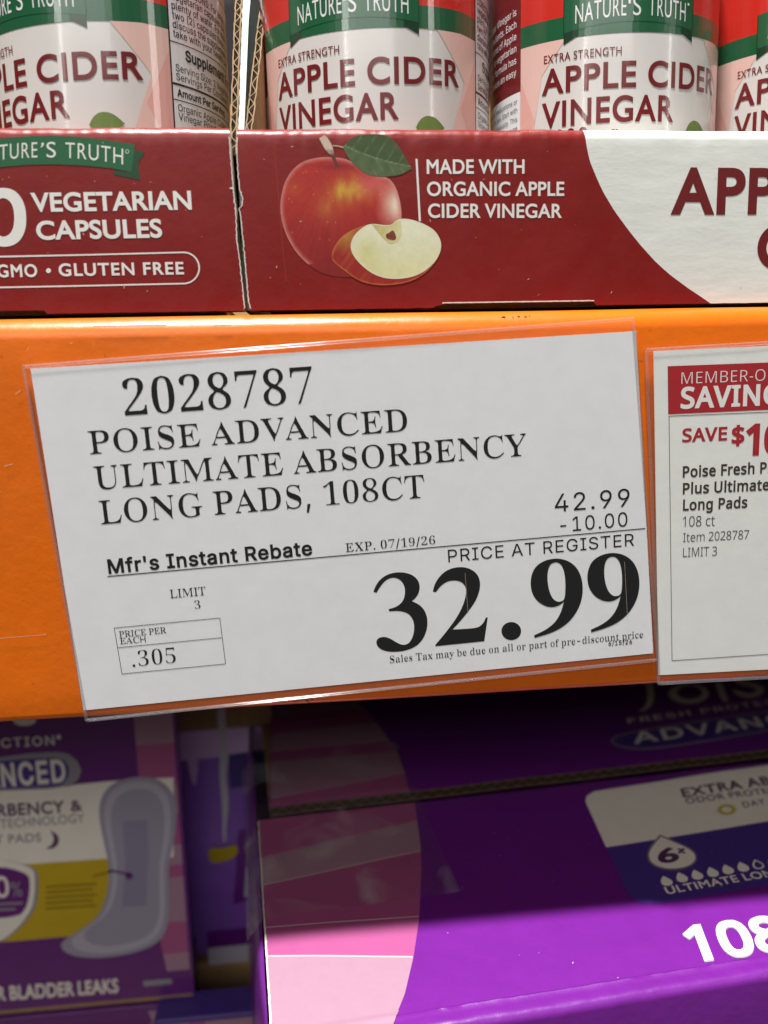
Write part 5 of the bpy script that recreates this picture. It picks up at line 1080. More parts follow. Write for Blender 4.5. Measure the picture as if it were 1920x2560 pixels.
# left-hand tray ---------------------------------------------------
tray_l = empty('display_tray', (-0.12, 0.1, 0.021), 'red cardboard display tray with green ribbon banner and a capsule count', 'display tray')
edge_l = px_curve(Lr, [(1478, 48), (1485, 60), (1490, 150), (1505, 330), (1512, 420), (1530, 600), (1537, 780), (1560, 950), (1575, 1100), (1588, 1215), (1575, 1232)])


def xr_l(z):
    return poly_x(edge_l, z) + 0.00025 * nz(z * 900, 21) + 0.00012 * nz(z * 2600, 14)


def zb_l(x):
    a = PT.uv(Lr(300, 1235))[0]
    return 0.0209 + (0.0010 + 0.00012 * nz(x * 700, 3) if x < a else 0.0) + 0.0001 * nz(x * 300, 19)


tray_front('front_panel', tray_l, lambda z: -0.255, xr_l, ZR, zb_l, None, seed=11, nx=260)


def tray_walls(parent, x0, x1, skew0, skew1, back=0.40):
    """side walls cut down to the front lip on a slant, corrugated on their cut edge; floor and back wall"""
    for side, xw, sk in ((0, x0, skew0), (1, x1, skew1)):
        if xw is None:
            continue
        T = 0.0020
        sgn = 1 if side == 0 else -1
        out = []
        # slanted front edge, rising backwards
        edge = [(0.0125, 0.066), (0.020, 0.078), (0.045, 0.116), (0.075, 0.150), (0.11, 0.185), (0.14, 0.20)]
        b = Mesh()

        def wx(y):
            return xw + sk * (y - 0.0125) / 0.1
        for off, mat in ((0.0, M['board_white']), (T, M['kraft'])):
            vs = [(wx(y) + sgn * off, y, z) for y, z in edge] + [(wx(back) + sgn * off, back, 0.20), (wx(back) + sgn * off, back, 0.023), (wx(0.0125) + sgn * off, 0.0125, 0.023)]
            b.add(vs, [list(range(len(vs)))], mat)
        b.build('side_wall', parent, label='brown board wall with a cut corrugated edge between the trays')
        # the cut edge: two liners and the wave between them
        c = Mesh()
        L = 0.0
        segs = []
        for (y0, z0), (y1, z1) in zip(edge, edge[1:]):
            n = max(2, int(math.hypot(y1 - y0, z1 - z0) / 0.0006))
            for i in range(n):
                segs.append((y0 + (y1 - y0) * i / n, z0 + (z1 - z0) * i / n))
        segs.append(edge[-1])

        def strip(o0, o1, mat, wave=0.0):
            rows = [[], []]
            d = 0
            for i, (y, z) in enumerate(segs):
                if i:
                    d += math.hypot(y - segs[i - 1][0], z - segs[i - 1][1])
                w = wave * math.sin(d / 0.0062 * 2 * math.pi + 1.2 * nz(d * 90, sk * 50)) * (0.8 + 0.5 * nz(d * 160, 4))
                r = 0.00022 * nz(d * 500, o0 * 1000, sk * 100)
                rows[0].append((wx(y) + sgn * (o0 + w) + r, y - 0.0004, z + 0.0003))
                rows[1].append((wx(y) + sgn * (o1 + w) + r, y - 0.0004, z + 0.0003))
            c.grid(rows, mat)
        strip(-0.0001, 0.00030, M['kraft_dim'])
        strip(T - 0.00030, T + 0.0001, M['kraft_dim'])
        strip(T / 2 - 0.00016, T / 2 + 0.00016, M['kraft_dim'], 0.00085)
        c.add([(wx(y) + sgn * o, y + 0.0004, z - 0.0001) for o in (0.0003, T - 0.0003) for y, z in segs], [(i, i + 1, len(segs) + i + 1, len(segs) + i) for i in range(len(segs) - 1)], M['flute_shade'])  # dark sheet in place of shade between the liners
        c.build('corrugated_edge', parent)
    b = Mesh()
    xa = x0 if x0 is not None else -0.255
    xb = x1 if x1 is not None else 0.262
    b.box((xa + 0.006, 0.0128, 0.0209), (xb - 0.006, back - 0.004, 0.0235), M['kraft'])
    b.build('tray_floor', parent)
    b = Mesh()
    b.box((xa - 0.02, back + 0.001, 0.0209), (xb + 0.02, back + 0.005, 0.20), M['kraft'])
    b.build('back_wall', parent)


tray_walls(tray_r, -0.0149, 0.262, 0.016, 0.0)
tray_walls(tray_l, -0.255, -0.0167, 0.0, 0.004)
# white glue flap seen in the crack between the two walls
b = Mesh()
fl = [(0.0128, 0.0215), (0.0129, 0.066), (0.0204, 0.078), (0.0454, 0.116), (0.0754, 0.150), (0.1104, 0.185)]
rows = []
for y, z in fl:
    k = (y - 0.0125) / 0.1
    rows.append([(-0.0167 + 0.004 * k + (0.0018 + 0.002 * k) * t, y + 0.0004, z) for t in (0, .34, .67, 1)])
b.grid(rows, M['board_white'])
b.build('glue_flap', tray_l, label='thin white flap showing in the crack beside the other tray')

# torn white rims along the cut ends and along the bottom nicks
for nm, par, ed, sgn, fn in (('torn_edge', tray_r, edge_r, 1, xl_r), ('torn_edge', tray_l, edge_l, -1, xr_l)):
    p = Print(PT, 0.00012, bend=on_tray(2 if sgn > 0 else 11))
    n = 120
    zz = [0.0215 + (ZR - 0.003 - 0.0215) * i / n for i in range(n + 1)]
    a = [(fn(z) - sgn * 0.00005, z) for z in zz]
    w = [(fn(z) + sgn * (0.00022 + 0.00030 * abs(nz(z * 1100, 7, sgn)) + (0.0011 if sgn < 0 and 0.0550 < z < 0.0556 else 0)), z) for z in zz]
    vs = a + w
    p.put(vs, [(i, i + 1, n + 2 + i, n + 1 + i) for i in range(n)], M['torn'], 0)
    p.build(nm, par)
p = Print(PT, 0.0001, bend=on_tray(2))
a, c = PT.uv(Mr(1322, 1160))[0], PT.uv(Nr(598, 1110))[0]
n = 60
top = [(a + (c - a) * i / n, 0.02245 + 0.0001 * nz(i * .7, 2)) for i in range(n + 1)]
p.put(top + [(x, 0.0221 + 0.00012 * nz(x * 900, 5)) for x, z in top], [(i, i + 1, n + 2 + i, n + 1 + i) for i in range(n)], M['torn'], 0)
p.build('torn_edge', tray_r)

# apple picture ---------------------------------------------------
IM = M['picture']


def picture(pr, K, outline, colfn, layer, step=12.0, corners=(), smooth=2):
    pts = chaikin([Vector(q) for q in outline], corners, smooth)
    xs_ = [q[0] for q in pts]
    ys_ = [q[1] for q in pts]
    vs = [Vector(q) for q in pts]
    es = [(i, (i + 1) % len(pts)) for i in range(len(pts))]
    y = min(ys_) + step / 2
    r = 0
    while y < max(ys_):
        x = min(xs_) + (step / 2 if r % 2 else step)
        while x < max(xs_):
            if winding((x, y), [pts]):
                vs.append(Vector((x + random.uniform(-.2, .2) * step, y + random.uniform(-.2, .2) * step)))
            x += step
        y += step * .87
        r += 1
    V, E, Fc, a_, b_, c_ = delaunay_2d_cdt(vs, es, [], 0, 1e-4)
    P = [(v.x, v.y) for v in V]
    fs = [list(f) for f in Fc if winding((sum(P[i][0] for i in f) / 3, sum(P[i][1] for i in f) / 3), [pts])]
    pr.put([pr.S.uv(K(*q)) for q in P], fs, IM, layer, [lin(colfn(*q)) for q in P])


def mix(a, b, t):
    t = max(0.0, min(1.0, t))
    return tuple(x + (y - x) * t for x, y in zip(a, b))


def edge_dist(x, y, poly):
    d = 1e9
    for i in range(len(poly)):
        (x0, y0), (x1, y1) = poly[i], poly[(i + 1) % len(poly)]
        L2 = (x1 - x0) ** 2 + (y1 - y0) ** 2 or 1e-9
        t = max(0, min(1, ((x - x0) * (x1 - x0) + (y - y0) * (y1 - y0)) / L2))
        d = min(d, math.hypot(x - x0 - t * (x1 - x0), y - y0 - t * (y1 - y0)))
    return d


APPLE = [(303, 540), (310, 470), (335, 380), (385, 305), (450, 258), (530, 237), (600, 232), (665, 236), (720, 246), (780, 275), (850, 315), (920, 350), (985, 362), (1030, 420), (1055, 500), (1067, 580), (1062, 660), (1045, 760), (1000, 860), (900, 950), (800, 985), (690, 988), (600, 975), (520, 940), (440, 875), (380, 800), (330, 700), (308, 610)]


def apple_col(x, y):
    c = mix((168, 34, 30), (120, 24, 28), (y - 500) / 480)
    ang = math.atan2(y - 260, x - 660)
    streak = .5 + .5 * nz(ang * 14, math.hypot(x - 660, y - 260) * .004, 2)
    c = mix(c, (196, 66, 42), streak * .35)
    c = mix(c, (120, 16, 22), .45 * max(0, nz(ang * 30, math.hypot(x - 660, y - 260) * .003, 8)))
    # ground colour of the fruit showing through the blush
    g = math.exp(-(((x - 750) / 120) ** 2 + ((y - 440) / 85) ** 2)) + .38 * math.exp(-(((x - 590) / 70) ** 2 + ((y - 550) / 90) ** 2)) + .16 * math.exp(-(((x - 400) / 60) ** 2 + ((y - 430) / 90) ** 2))
    c = mix(c, (206, 172, 58), g * (.78 + .6 * nz(x * .02, y * .008, 5) + .25 * nz(x * .09, y * .03, 6)))
    c = mix(c, (205, 90, 95), .8 * math.exp(-(((x - 880) / 90) ** 2 + ((y - 400) / 70) ** 2)))
    r = max(0, min(1, (x - 900) / 120)) * math.exp(-((y - 530) / 130) ** 2)
    c = mix(c, (232, 212, 190), r)
    d = edge_dist(x, y, APPLE)
    c = mix((200, 130, 120), c, d / 30) if y < 900 else c
    c = mix(c, (110, 20, 26), .5 * math.exp(-(((x - 665) / 120) ** 2 + ((y - 292) / 22) ** 2)))
    if nz(x * .11, y * .11, 9) > .62:
        c = mix(c, (220, 150, 120), .4)
    return c


LEAF = [(700, 170), (740, 118), (800, 94), (880, 88), (960, 92), (1005, 112), (1050, 168), (1090, 238), (1130, 305), (1070, 342), (1000, 355), (920, 357), (850, 345), (790, 300), (740, 250), (712, 205)]


def leaf_col(x, y):
    t = (x - 700) / 430
    ym = 170 + 135 * t + 18 * math.sin(t * 3.14) - 12
    up = y < ym
    c = (66, 84, 46) if up else (84, 102, 66)
    v = abs(((x - (y - ym) * (-.55 if up else .75)) % 72) - 36)
    c = mix((108, 124, 84), c, v / 5)
    c = mix((150, 158, 120), c, abs(y - ym) / 5)
    return mix(c, (50, 66, 36), .3 * nz(x * .02, y * .02, 3) + .1)


SLICE = [(620, 865), (645, 785), (710, 712), (830, 660), (890, 652), (960, 662), (1005, 660), (1030, 630), (1075, 618), (1140, 628), (1210, 655), (1270, 690), (1305, 740), (1317, 790), (1305, 850), (1260, 920), (1180, 990), (1090, 1025), (980, 1040), (880, 1035), (790, 1008), (710, 950), (650, 905)]
FLESH = [(742, 790), (760, 735), (800, 690), (850, 658), (890, 652), (960, 662), (1005, 660), (1030, 630), (1075, 618), (1140, 628), (1210, 655), (1270, 690), (1305, 740), (1317, 790), (1303, 850), (1260, 910), (1190, 965), (1110, 993), (1010, 1002), (920, 985), (850, 945), (790, 890), (755, 840)]


def slice_col(x, y):
    c = mix((176, 120, 50), (150, 36, 30), (math.hypot(x - 720, y - 720) - 20) / 120)
    c = mix(c, (205, 150, 60), .5 * max(0, nz(x * .03 + y * .02, y * .004, 4)))
    return mix((200, 110, 60), c, edge_dist(x, y, SLICE) / 12)


def flesh_col(x, y):
    c = mix((226, 226, 198), (214, 214, 160), (y - 700) / 300)
    c = mix(c, (200, 196, 120), .5 * math.exp(-(((x - 850) / 70) ** 2 + ((y - 850) / 120) ** 2)))
    return mix((222, 220, 190), c, edge_dist(x, y, FLESH) / 14)


def core_col(x, y):
    return mix((190, 180, 110), (214, 208, 160), (x - 880) / 180 + .3 * nz(x * .03, y * .03))


pr = Print(PT, 0.00006, bend=on_tray(2))
picture(pr, Mr, APPLE, apple_col, 0, step=11)
picture(pr, Mr, [(548, 115), (580, 95), (602, 112), (632, 165), (640, 205), (655, 250), (670, 290), (652, 291), (628, 240), (606, 208), (588, 190), (560, 140)], lambda x, y: mix((205, 180, 165), (92, 50, 38), (y - 185) / 40 + .4 * nz(x * .05, y * .05)), 1, 9, corners=(0, 1, 6, 7), smooth=1)
picture(pr, Mr, [(632, 157), (668, 160), (706, 168), (704, 178), (668, 168), (634, 165)], lambda x, y: (176, 160, 140), 1, 9, smooth=0)
picture(pr, Mr, LEAF, leaf_col, 2, step=9, corners=(0, 8))
picture(pr, Mr, SLICE, slice_col, 3, step=11)
picture(pr, Mr, FLESH, flesh_col, 4, step=13)
picture(pr, Mr, [(880, 656), (920, 662), (962, 668), (1006, 662), (1032, 634), (1060, 630), (1068, 690), (1062, 745), (1030, 772), (990, 782), (940, 735)], core_col, 5, 10, corners=(0, 5))
picture(pr, Mr, [(966, 718), (990, 708), (1010, 690), (1024, 712), (1032, 738), (1025, 758), (985, 752), (968, 740)], lambda x, y: mix((105, 45, 32), (140, 70, 50), .5 + nz(x * .05, y * .05)), 6, 8)
pr.build('apple_picture', tray_r)

p = Print(PT, 0.00006, bend=on_tray(2))
p.px([Mr(1153, 245), Mr(1166, 245), Mr(1187, 637), Mr(1174, 637)], M['tray_text'])
TW = M['tray_text']


def mixed(K0, a, K1, c):
    return K0(*a), K1(*c)


q0, q1 = mixed(Mr, (1224, 337), Nr, (173, 326))
p.text('MADE WITH', 'gill', q0, q1, (Mr(1260, 336), Mr(1258, 250)), TW, w=0.030, track=.03)
q0, q1 = mixed(Mr, (1226, 476), Nr, (415, 461))
p.text('ORGANIC APPLE', 'gill', q0, q1, (Mr(1260, 336), Mr(1258, 250)), TW, w=0.030, track=.03)
q0, q1 = mixed(Mr, (1232, 613), Nr, (402, 595))
p.text('CIDER VINEGAR', 'gill', q0, q1, (Mr(1260, 336), Mr(1258, 250)), TW, w=0.030, track=.03)
p.build('claim_text', tray_r)
p = Print(PT, 0.00006, bend=on_tray(2))
p.text('APPLE CIDER', 'gill', Nr(1064, 567), Nr(1514, 566), (Nr(1338, 566), Nr(1341, 302)), M['maroon'], w=0.042, track=.05, fit='AP')
p.text('CIDER', 'gill', Nr(1588, 905), None, (Nr(1338, 566), Nr(1341, 302)), M['maroon'], w=0.042, track=.05)
p.build('product_text', tray_r)

# left tray print
p = Print(PT, 0.00006, bend=on_tray(11))
TOPA = [(-215, 172), (-100, 138), (50, 114), (200, 104), (330, 102), (460, 106), (600, 118), (740, 138), (875, 160)]
BOTA = [(852, 338), (720, 312), (560, 296), (400, 288), (300, 287), (180, 290), (50, 300), (-80, 316), (-195, 345)]
p.px([Lr(868, 196), Lr(938, 206), Lr(896, 280), Lr(907, 388), Lr(735, 353), Lr(741, 328), Lr(850, 340)], M['green_dark'], 0)
p.px([Lr(-215, 200), Lr(-290, 215), Lr(-245, 290), Lr(-255, 395), Lr(-85, 358), Lr(-90, 330), Lr(-195, 345)], M['green_dark'], 0)
p.px([Lr(*q) for q in TOPA + BOTA], M['green'], 1)
# lettering follows the ribbon
gl, x0, rights = layout('gill', "NATURE-S TRUTH".replace('-', "-"), 0.0)
p.build('ribbon_banner', tray_l)


def arc_text(p, K, txt, xa, xb, base_y, top_y, mat, w, layer, track=0.0):
    """letters set along a curve drawn on the surface; base_y and top_y give the two guide curves in crop pixels"""
    gl, x0, rights = layout('gill', txt, w, track)
    x1 = rights[-1]
    for v, t in gl:
        q = []
        for x, y in v:
            X = xa + (xb - xa) * (x - x0) / (x1 - x0)
            yb, yt = base_y(X), top_y(X)
            q.append(p.S.uv(K(X, yb + (yt - yb) * y)))
        p.put(q, t, mat, layer)


def apostrophe(p, K, x, y, k, mat, layer):
    p.px([K(x, y), K(x + 1.1 * k, y - .2 * k), K(x + .9 * k, y + 1.1 * k), K(x - .2 * k, y + 1.9 * k), K(x - .3 * k, y + 1.7 * k), K(x + .2 * k, y + .9 * k)], mat, layer)


p = Print(PT, 0.00006, bend=on_tray(11))
bl = lambda X: 243 + 46 * ((X - 300) / 495) ** 2
tl = lambda X: bl(X) - (100 + .006 * (X - 300))
arc_text(p, Lr, 'NATURE', -150, 243, bl, tl, M['tray_text'], -0.004, 3, .10)
apostrophe(p, Lr, 268, 150, 16, M['tray_text'], 3)
arc_text(p, Lr, 'S', 302, 362, bl, tl, M['tray_text'], -0.004, 3)
arc_text(p, Lr, 'TRUTH', 424, 798, bl, tl, M['tray_text'], -0.004, 3, .10)
p.shape([PT.uv(Lr(*q)) for q in ellipse(825, 205, 12, 13, 20)], M['tray_text'], 3, [[PT.uv(Lr(*q)) for q in ellipse(825, 205, 9, 10, 20)]])
p.build('banner_text', tray_l)
p = Print(PT, 0.00006, bend=on_tray(11))
O = [(-115, 630), (-110, 545), (-80, 475), (-20, 440), (60, 440), (120, 475), (160, 545), (172, 630), (165, 715), (130, 785), (70, 820), (-10, 822), (-75, 785), (-108, 715)]
I = [(-40, 630), (-35, 560), (-15, 520), (20, 502), (60, 520), (85, 560), (94, 630), (88, 700), (60, 745), (20, 760), (-15, 742), (-36, 700)]
p.shape([PT.uv(Lr(*q)) for q in chaikin(O)], TW, 0, [[PT.uv(Lr(*q)) for q in chaikin(I)]])
p.text('VEGETARIAN', 'gill', Lr(207, 592), Lr(1244, 577), (Lr(348, 589), Lr(342, 474)), TW, w=0.040, track=.02)
p.text('CAPSULES', 'gill', Lr(240, 773), Lr(1053, 758), (Lr(348, 589), Lr(342, 474)), TW, w=0.040, track=.02)
p.text('GLUTEN FREE', 'gill', Lr(383, 1010), Lr(1193, 998), (Lr(468, 1008), Lr(464, 931)), TW, w=0.034, track=.10)
p.text('NON-GMO', 'gill', Lr(-330, 1022), Lr(244, 1014), (Lr(468, 1008), Lr(464, 931)), TW, w=0.034, track=.10)
p.shape([PT.uv(Lr(*q)) for q in ellipse(314, 976, 16, 16, 24)], TW)
out = [Lr(-520, 895)] + [Lr(*q) for q in [(0, 880), (600, 868), (1185, 853)]] + [Lr(1190 + 106 * math.sin(a), 959 - 106 * math.cos(a)) for a in [math.pi * i / 20 for i in range(1, 20)]] + [Lr(*q) for q in [(1190, 1065), (600, 1078), (0, 1090)]] + [Lr(-520, 1105)]
inn = [Lr(-508, 905)] + [Lr(*q) for q in [(0, 891), (600, 878), (1186, 863)]] + [Lr(1190 + 96 * math.sin(a), 959 - 96 * math.cos(a)) for a in [math.pi * i / 20 for i in range(1, 20)]] + [Lr(*q) for q in [(1190, 1055), (600, 1068), (0, 1080)]] + [Lr(-508, 1095)]
p.shape([PT.uv(q) for q in out], TW, 0, [[PT.uv(q) for q in inn]])
p.build('capsule_text', tray_l)

p = Print(PT, 0.00005, bend=on_tray(2))
cr = [Mr(*q) for q in ((262, 150), (272, 250), (288, 420), (303, 600), (318, 780), (332, 930), (341, 1020))]
for q0, q1 in zip(cr, cr[1:]):
    p.line(q0, q1, 0.00035, M['crease'], 0)
p.build('crease', tray_r)
for par, sd, xa, xb in ((tray_r, 2, -.012, .14), (tray_l, 11, -.095, -.02)):
    p = Print(PT, 0.00009, bend=on_tray(sd))
    for i in range(34 if sd == 2 else 20):
        x, z = random.uniform(xa, xb), random.uniform(.023, .068)
        a, L = random.uniform(0, 3.14), random.choice((.00018, .0002, .0003, .0007))
        p.rule((x, z), (x + L * math.cos(a), z + L * math.sin(a)), random.uniform(.0001, .0002), M['speck'], 0)
    o = p.build('paper_flecks', par)
    o['kind'] = 'stuff'

# ------------------------------------------------------------------ bottles
RB = 0.038
TB = Tube(RB)
BZ = 0.0237


def warp(q):
    L = q[0] * 1000
    return (q[0], q[1] + 0.0018 * min(1.0, (L / 36.0) ** 2))


def bottle(name, loc, rot, label):
    root = empty(name, (loc[0], loc[1], BZ), label, 'bottle', 'vinegar bottles in the trays')
    prof = [(0.0, 0.0), (RB - 0.006, 0.0), (RB - 0.002, 0.0015), (RB - 0.0006, 0.006), (RB - 0.0006, 0.122), (RB - 0.003, 0.130), (RB - 0.010, 0.137), (0.0245, 0.141), (0.0235, 0.144), (0.0235, 0.150)]
    b = Mesh()
    n = 96
    b.grid([[(r * math.cos(2 * math.pi * j / n), r * math.sin(2 * math.pi * j / n), z) for j in range(n)] for r, z in prof], M['bottle'], closed=True)
    b.build('bottle_body', root, smooth=True, local=True)
    b = Mesh()
    cp = [(0.0255, 0.1442), (0.0262, 0.146), (0.0262, 0.164), (0.025, 0.166), (0.0, 0.166)]
    nn = 120
    b.grid([[((r + (0.0004 if j % 2 and .145 < z < .165 else 0)) * math.cos(2 * math.pi * j / nn), (r + (0.0004 if j % 2 and .145 < z < .165 else 0)) * math.sin(2 * math.pi * j / nn), z) for j in range(nn)] for r, z in cp], M['cap'], closed=True)
    b.build('bottle_cap', root, smooth=True, local=True)
    # label sheet: full wrap
    b = Mesh()
    zs = [0.010 + (0.118 - 0.010) * i / 10 for i in range(11)]
    b.grid([[TB.p3(((j / 120 - .5) * 2 * math.pi * RB, z)) for j in range(121)] for z in zs], M['label'])
    lab = b.build('paper_label', root, smooth=True, local=True)

    def Z(mm):
        return mm / 1000 - BZ

    def blk(nm, fn):
        pr = Print(TB, 0.00004, warp)
        fn(pr)
        return pr.build(nm, lab, smooth=False, local=True)

    def rect(pr, l0, l1, z0, z1, mat, layer):
        n = max(1, int((l1 - l0) / 2.0))
        vs = [(l0 / 1000 + (l1 - l0) / 1000 * i / n, Z(z0)) for i in range(n + 1)] + [(l0 / 1000 + (l1 - l0) / 1000 * i / n, Z(z1)) for i in range(n + 1)]
        pr.put(vs, [(i, i + 1, n + 2 + i, n + 1 + i) for i in range(n)], mat, layer)

    def bands(pr):
        rect(pr, -36.5, 44, 107.9, 140.5, M['label_red'], 1)
        rect(pr, -36.5, 44, 101.6, 107.9, M['label_green'], 1)
        for pts, m in (([(44, 101.6), (27, 101.6), (38, 88), (31, 70), (44, 58)], M['pink_pale']), ([(44, 96), (36, 80), (44, 66)], M['pink_mid']), ([(-36.5, 101.6), (-20, 101.6), (-28, 92), (-31, 76), (-36.5, 66)], M['pink_pale']), ([(-36.5, 92), (-30.5, 79), (-36.5, 68)], M['pink_mid'])):
            pr.shape([(x / 1000, Z(z)) for x, z in pts], m, 1 if m is M['pink_pale'] else 2, step=0.002)
        # ribbon over the bands
        arch = lambda L: 104.7 - 1.6 * (L / 20.8) ** 2
        ribbon = [(L, arch(L)) for L in range(-20, 21, 2)]
        ribbon = [(-20.8, arch(20.8))] + ribbon + [(20.8, arch(20.8))]
        top = [(L, arch(L) + 10.2) for L, z in reversed(ribbon)]
        for s in (-1, 1):
            pr.shape([(s * x / 1000, Z(z)) for x, z in [(20.8, 103.2), (16.2, 103.7), (16.2, 102.0), (20.8, 99.8)]], M['label_green_dark'], 3, step=0.002)
        pr.shape([(x / 1000, Z(z)) for x, z in ribbon + top], M['label_green'], 4, step=0.002)
        for s in (-1, 1):
            pr.rule((s * 0.0208, Z(103.0)), (s * 0.0208, Z(113.4)), 0.0003, M['label_green_dark'], 5)
        rect(pr, -36.5, 44, 48, 50, M['label_green'], 1)
    blk('label_bands', bands)

    def brand(pr):
        arc = lambda u: -0.0014 * (u / 0.0208) ** 2
        LW = M['label_white']
        pr.label_text('NATURE', 'gill', -0.0172, -0.0022, Z(106.3), 0.0052, LW, -0.004, .08, 6, arc)
        pr.label_text('S', 'gill', -0.0002, 0.0022, Z(106.3), 0.0052, LW, -0.004, .0, 6, arc)
        pr.label_text("'", 'helv', -0.0017, -0.0009, Z(106.3), 0.0052, LW, 0.0, .0, 6, arc)
        pr.label_text('TRUTH', 'gill', 0.0046, 0.0176, Z(106.3), 0.0052, LW, -0.004, .08, 6, arc)
        pr.shape([(0.0187 + 0.0004 * math.cos(t), Z(110.3) + 0.0004 * math.sin(t)) for t in [i * .5236 for i in range(12)]], LW, 6)
    blk('brand_text', brand)

    def name_(pr):
        MA = M['label_maroon']
        pr.label_text('EXTRA STRENGTH', 'gill', -0.0273, -0.0033, Z(95.4), 0.0023, MA, 0.012, .06, 3)
        pr.label_text('APPLE CIDER', 'gill', -0.0280, 0.0355, Z(86.3), 0.0071, MA, 0.030, .06, 3)
        pr.label_text('VINEGAR', 'gill', -0.0279, 0.0141, Z(76.4), 0.0072, MA, 0.030, .06, 3)
        pr.label_text('1200', 'helv', -0.0268, -0.0130, Z(70.3), 0.0050, MA, 0.018, .05, 3)
        pr.label_text('mg', 'helv', -0.0112, -0.0040, Z(70.3), 0.0050, MA, 0.018, .05, 3)
    blk('product_text', name_)

    def leaf(pr):
        pts = [(19.3, 73.8), (20.5, 76.0), (22.5, 77.3), (25, 77.2), (27, 76.2), (29.3, 74.0), (26, 72), (22, 71.8)]
        vs = chaikin([Vector((x / 1000, Z(z))) for x, z in pts], (0, 5))
        v, t = fill([vs], 0.002)
        pr.put(v, t, M['picture'], 3, [lin(mix((92, 120, 52), (120, 138, 70), 0.5 + nz(x * 900, z * 900))) for x, z in v])
        ap = ellipse(0.0235, Z(62), 0.0125, 0.0112, 40)
        v, t = fill([ap], 0.002)
        pr.put(v, t, M['picture'], 2, [lin(mix((165, 35, 30), (205, 150, 60), .5 + nz(x * 200, z * 200))) for x, z in v])
    blk('apple_picture', leaf)

    def facts(pr):
        WH, BK = M['label_white'], M['label_black']
        rect(pr, 44, 86, 47, 118.5, BK, 3)
        rect(pr, 44.5, 85.6, 47.4, 118.1, WH, 4)
        t = lambda s, x, z, h, w=0.0: pr.label_text(s, 'helv', x / 1000, None, Z(z), h / 1000 * 1.14, BK, w + .01, .02, 6)
        for s, z in (('DIRECTIONS: For adults, take two (2)', 112.9), ('vegetarian capsules daily, with', 110.4), ('plenty of water. For maximum use,', 107.8), ('two (2) capsules three times daily', 105.2), ('discuss the supplements you', 102.6), ('take with your health care', 100.1)):
            t(s, 45.6, z, 1.75, .012)
        t('Supplement Facts', 49.5, 94.3, 2.6, .05)
        t('Serving Size: 2 Vegetarian Capsules', 45.8, 90.6, 1.75)
        t('Servings Per Container 120', 45.8, 88.1, 1.75)
        t('Amount Per Serving', 45.8, 83.6, 1.75, .045)
        t('Organic Apple Cider', 45.8, 79.4, 1.75)
        t('Vinegar Powder', 45.8, 76.9, 1.75)
        for z, h in ((98.5, .3), (86.6, .65), (82.3, .3)):
            rect(pr, 44.5, 85.6, z, z + h, BK, 6)
    blk('facts_panel', facts)

    def story(pr):
        WH, BK = M['label_white'], M['label_black']
        rect(pr, -84, -36.5, 89.0, 140.5, M['label_maroon'], 3)
        rect(pr, -84, -36.7, 47, 89.0, WH, 3)
        for s, z in (('of Apple Cider Vinegar is', 112.4), ('natural ingredients. Each', 108.8), ('1200 grams of Apple', 105.2), ('Cider, a vegetarian', 101.6), ('Our formula has', 98.0), ('takes an easy', 94.4)):
            pr.label_text(s, 'helv', 0, -0.0385, Z(z), 0.0021, WH, .01, .02, 6, right=True)
        for s, z in (('taking any medications or', 85.6), ('before use. Start with', 83.0), ('volume gradually. This', 80.2), ('organic acid. May cause', 77.4), ('discontinue if any', 74.6)):
            pr.label_text(s, 'helv', 0, -0.0380, Z(z), 0.0016, BK, .0, .02, 6, right=True)
    blk('story_panel', story)
    root.rotation_euler = (0, 0, rot)
    return root


def copy_tree(o, parent=None):
    c = o.copy()
    SC.collection.objects.link(c)
    c.parent = parent
    for ch in o.children:
        copy_tree(ch, c)
    return c


def rot_for(mm):
    return mm / 1000 / RB


first = bottle('vinegar_bottle', (0.0285, 0.0515), rot_for(-11), 'white labelled vinegar bottle directly behind the printed apple, beside the brown board wall')
for loc, mm, lab in (((-0.059, 0.0515), -18.8, 'white labelled vinegar bottle in the tray with the green ribbon'), ((0.1068, 0.0515), -3.5, 'white labelled vinegar bottle behind the red and white join of the tray'), ((0.184, 0.0515), -17.0, 'white labelled vinegar bottle cut off by the picture edge, above the large white tray area'),
                     ):
    c = copy_tree(first)
    c.location = (loc[0], loc[1], BZ)
    c.rotation_euler = (0, 0, rot_for(mm))
    c['label'] = lab

# ------------------------------------------------------------------ price sign
PS = Plane((0, -0.0017, 0), (1, 0, 0), (0, 0, 1))
S1, S2, S3, S4 = crop(0, 760, 1.728), crop(800, 760, 1.975), crop(100, 1240, 2.0737), crop(860, 1240, 2.0737)
sign = empty('price_sign', (0.012, -0.003, -0.088), 'tilted white price sign for long pads in a clear sleeve', 'price sign')


def sheet(name, parent, corners_px, plane, mat, t, saw=None, seed=0):
    """thin rectangle with thickness t behind the plane; saw: which sides are perforated"""
    c = [Vector(plane.uv(q)) for q in corners_px]
    out = []
    for i in range(4):
        a, b_ = c[i], c[(i + 1) % 4]
        out.append(a)
        if saw and i in saw:
            L = (b_ - a).length
            n = int(L / 0.0009)
            d = (b_ - a) / n
            nrm = Vector((d.y, -d.x)).normalized()
            for j in range(1, 2 * n):
                w = (0.00022 if j % 2 else 0.0) + 0.0001 * nz(j * .37, seed)
                out.append(a + d * (j / 2) - nrm * w)
    pts = [tuple(q) for q in out]
    v, tr = fill([pts])
    b = Mesh()
    b.add([plane.p3(q) for q in v], [f if True else f for f in tr], mat)
    b.add([plane.p3(q, -t) for q in v], [list(reversed(f)) for f in tr], mat)
    n = len(pts)
    b.add([plane.p3(q) for q in pts] + [plane.p3(q, -t) for q in pts], [(i, n + i, n + (i + 1) % n, (i + 1) % n) for i in range(n)], mat)
    return b.build(name, parent)


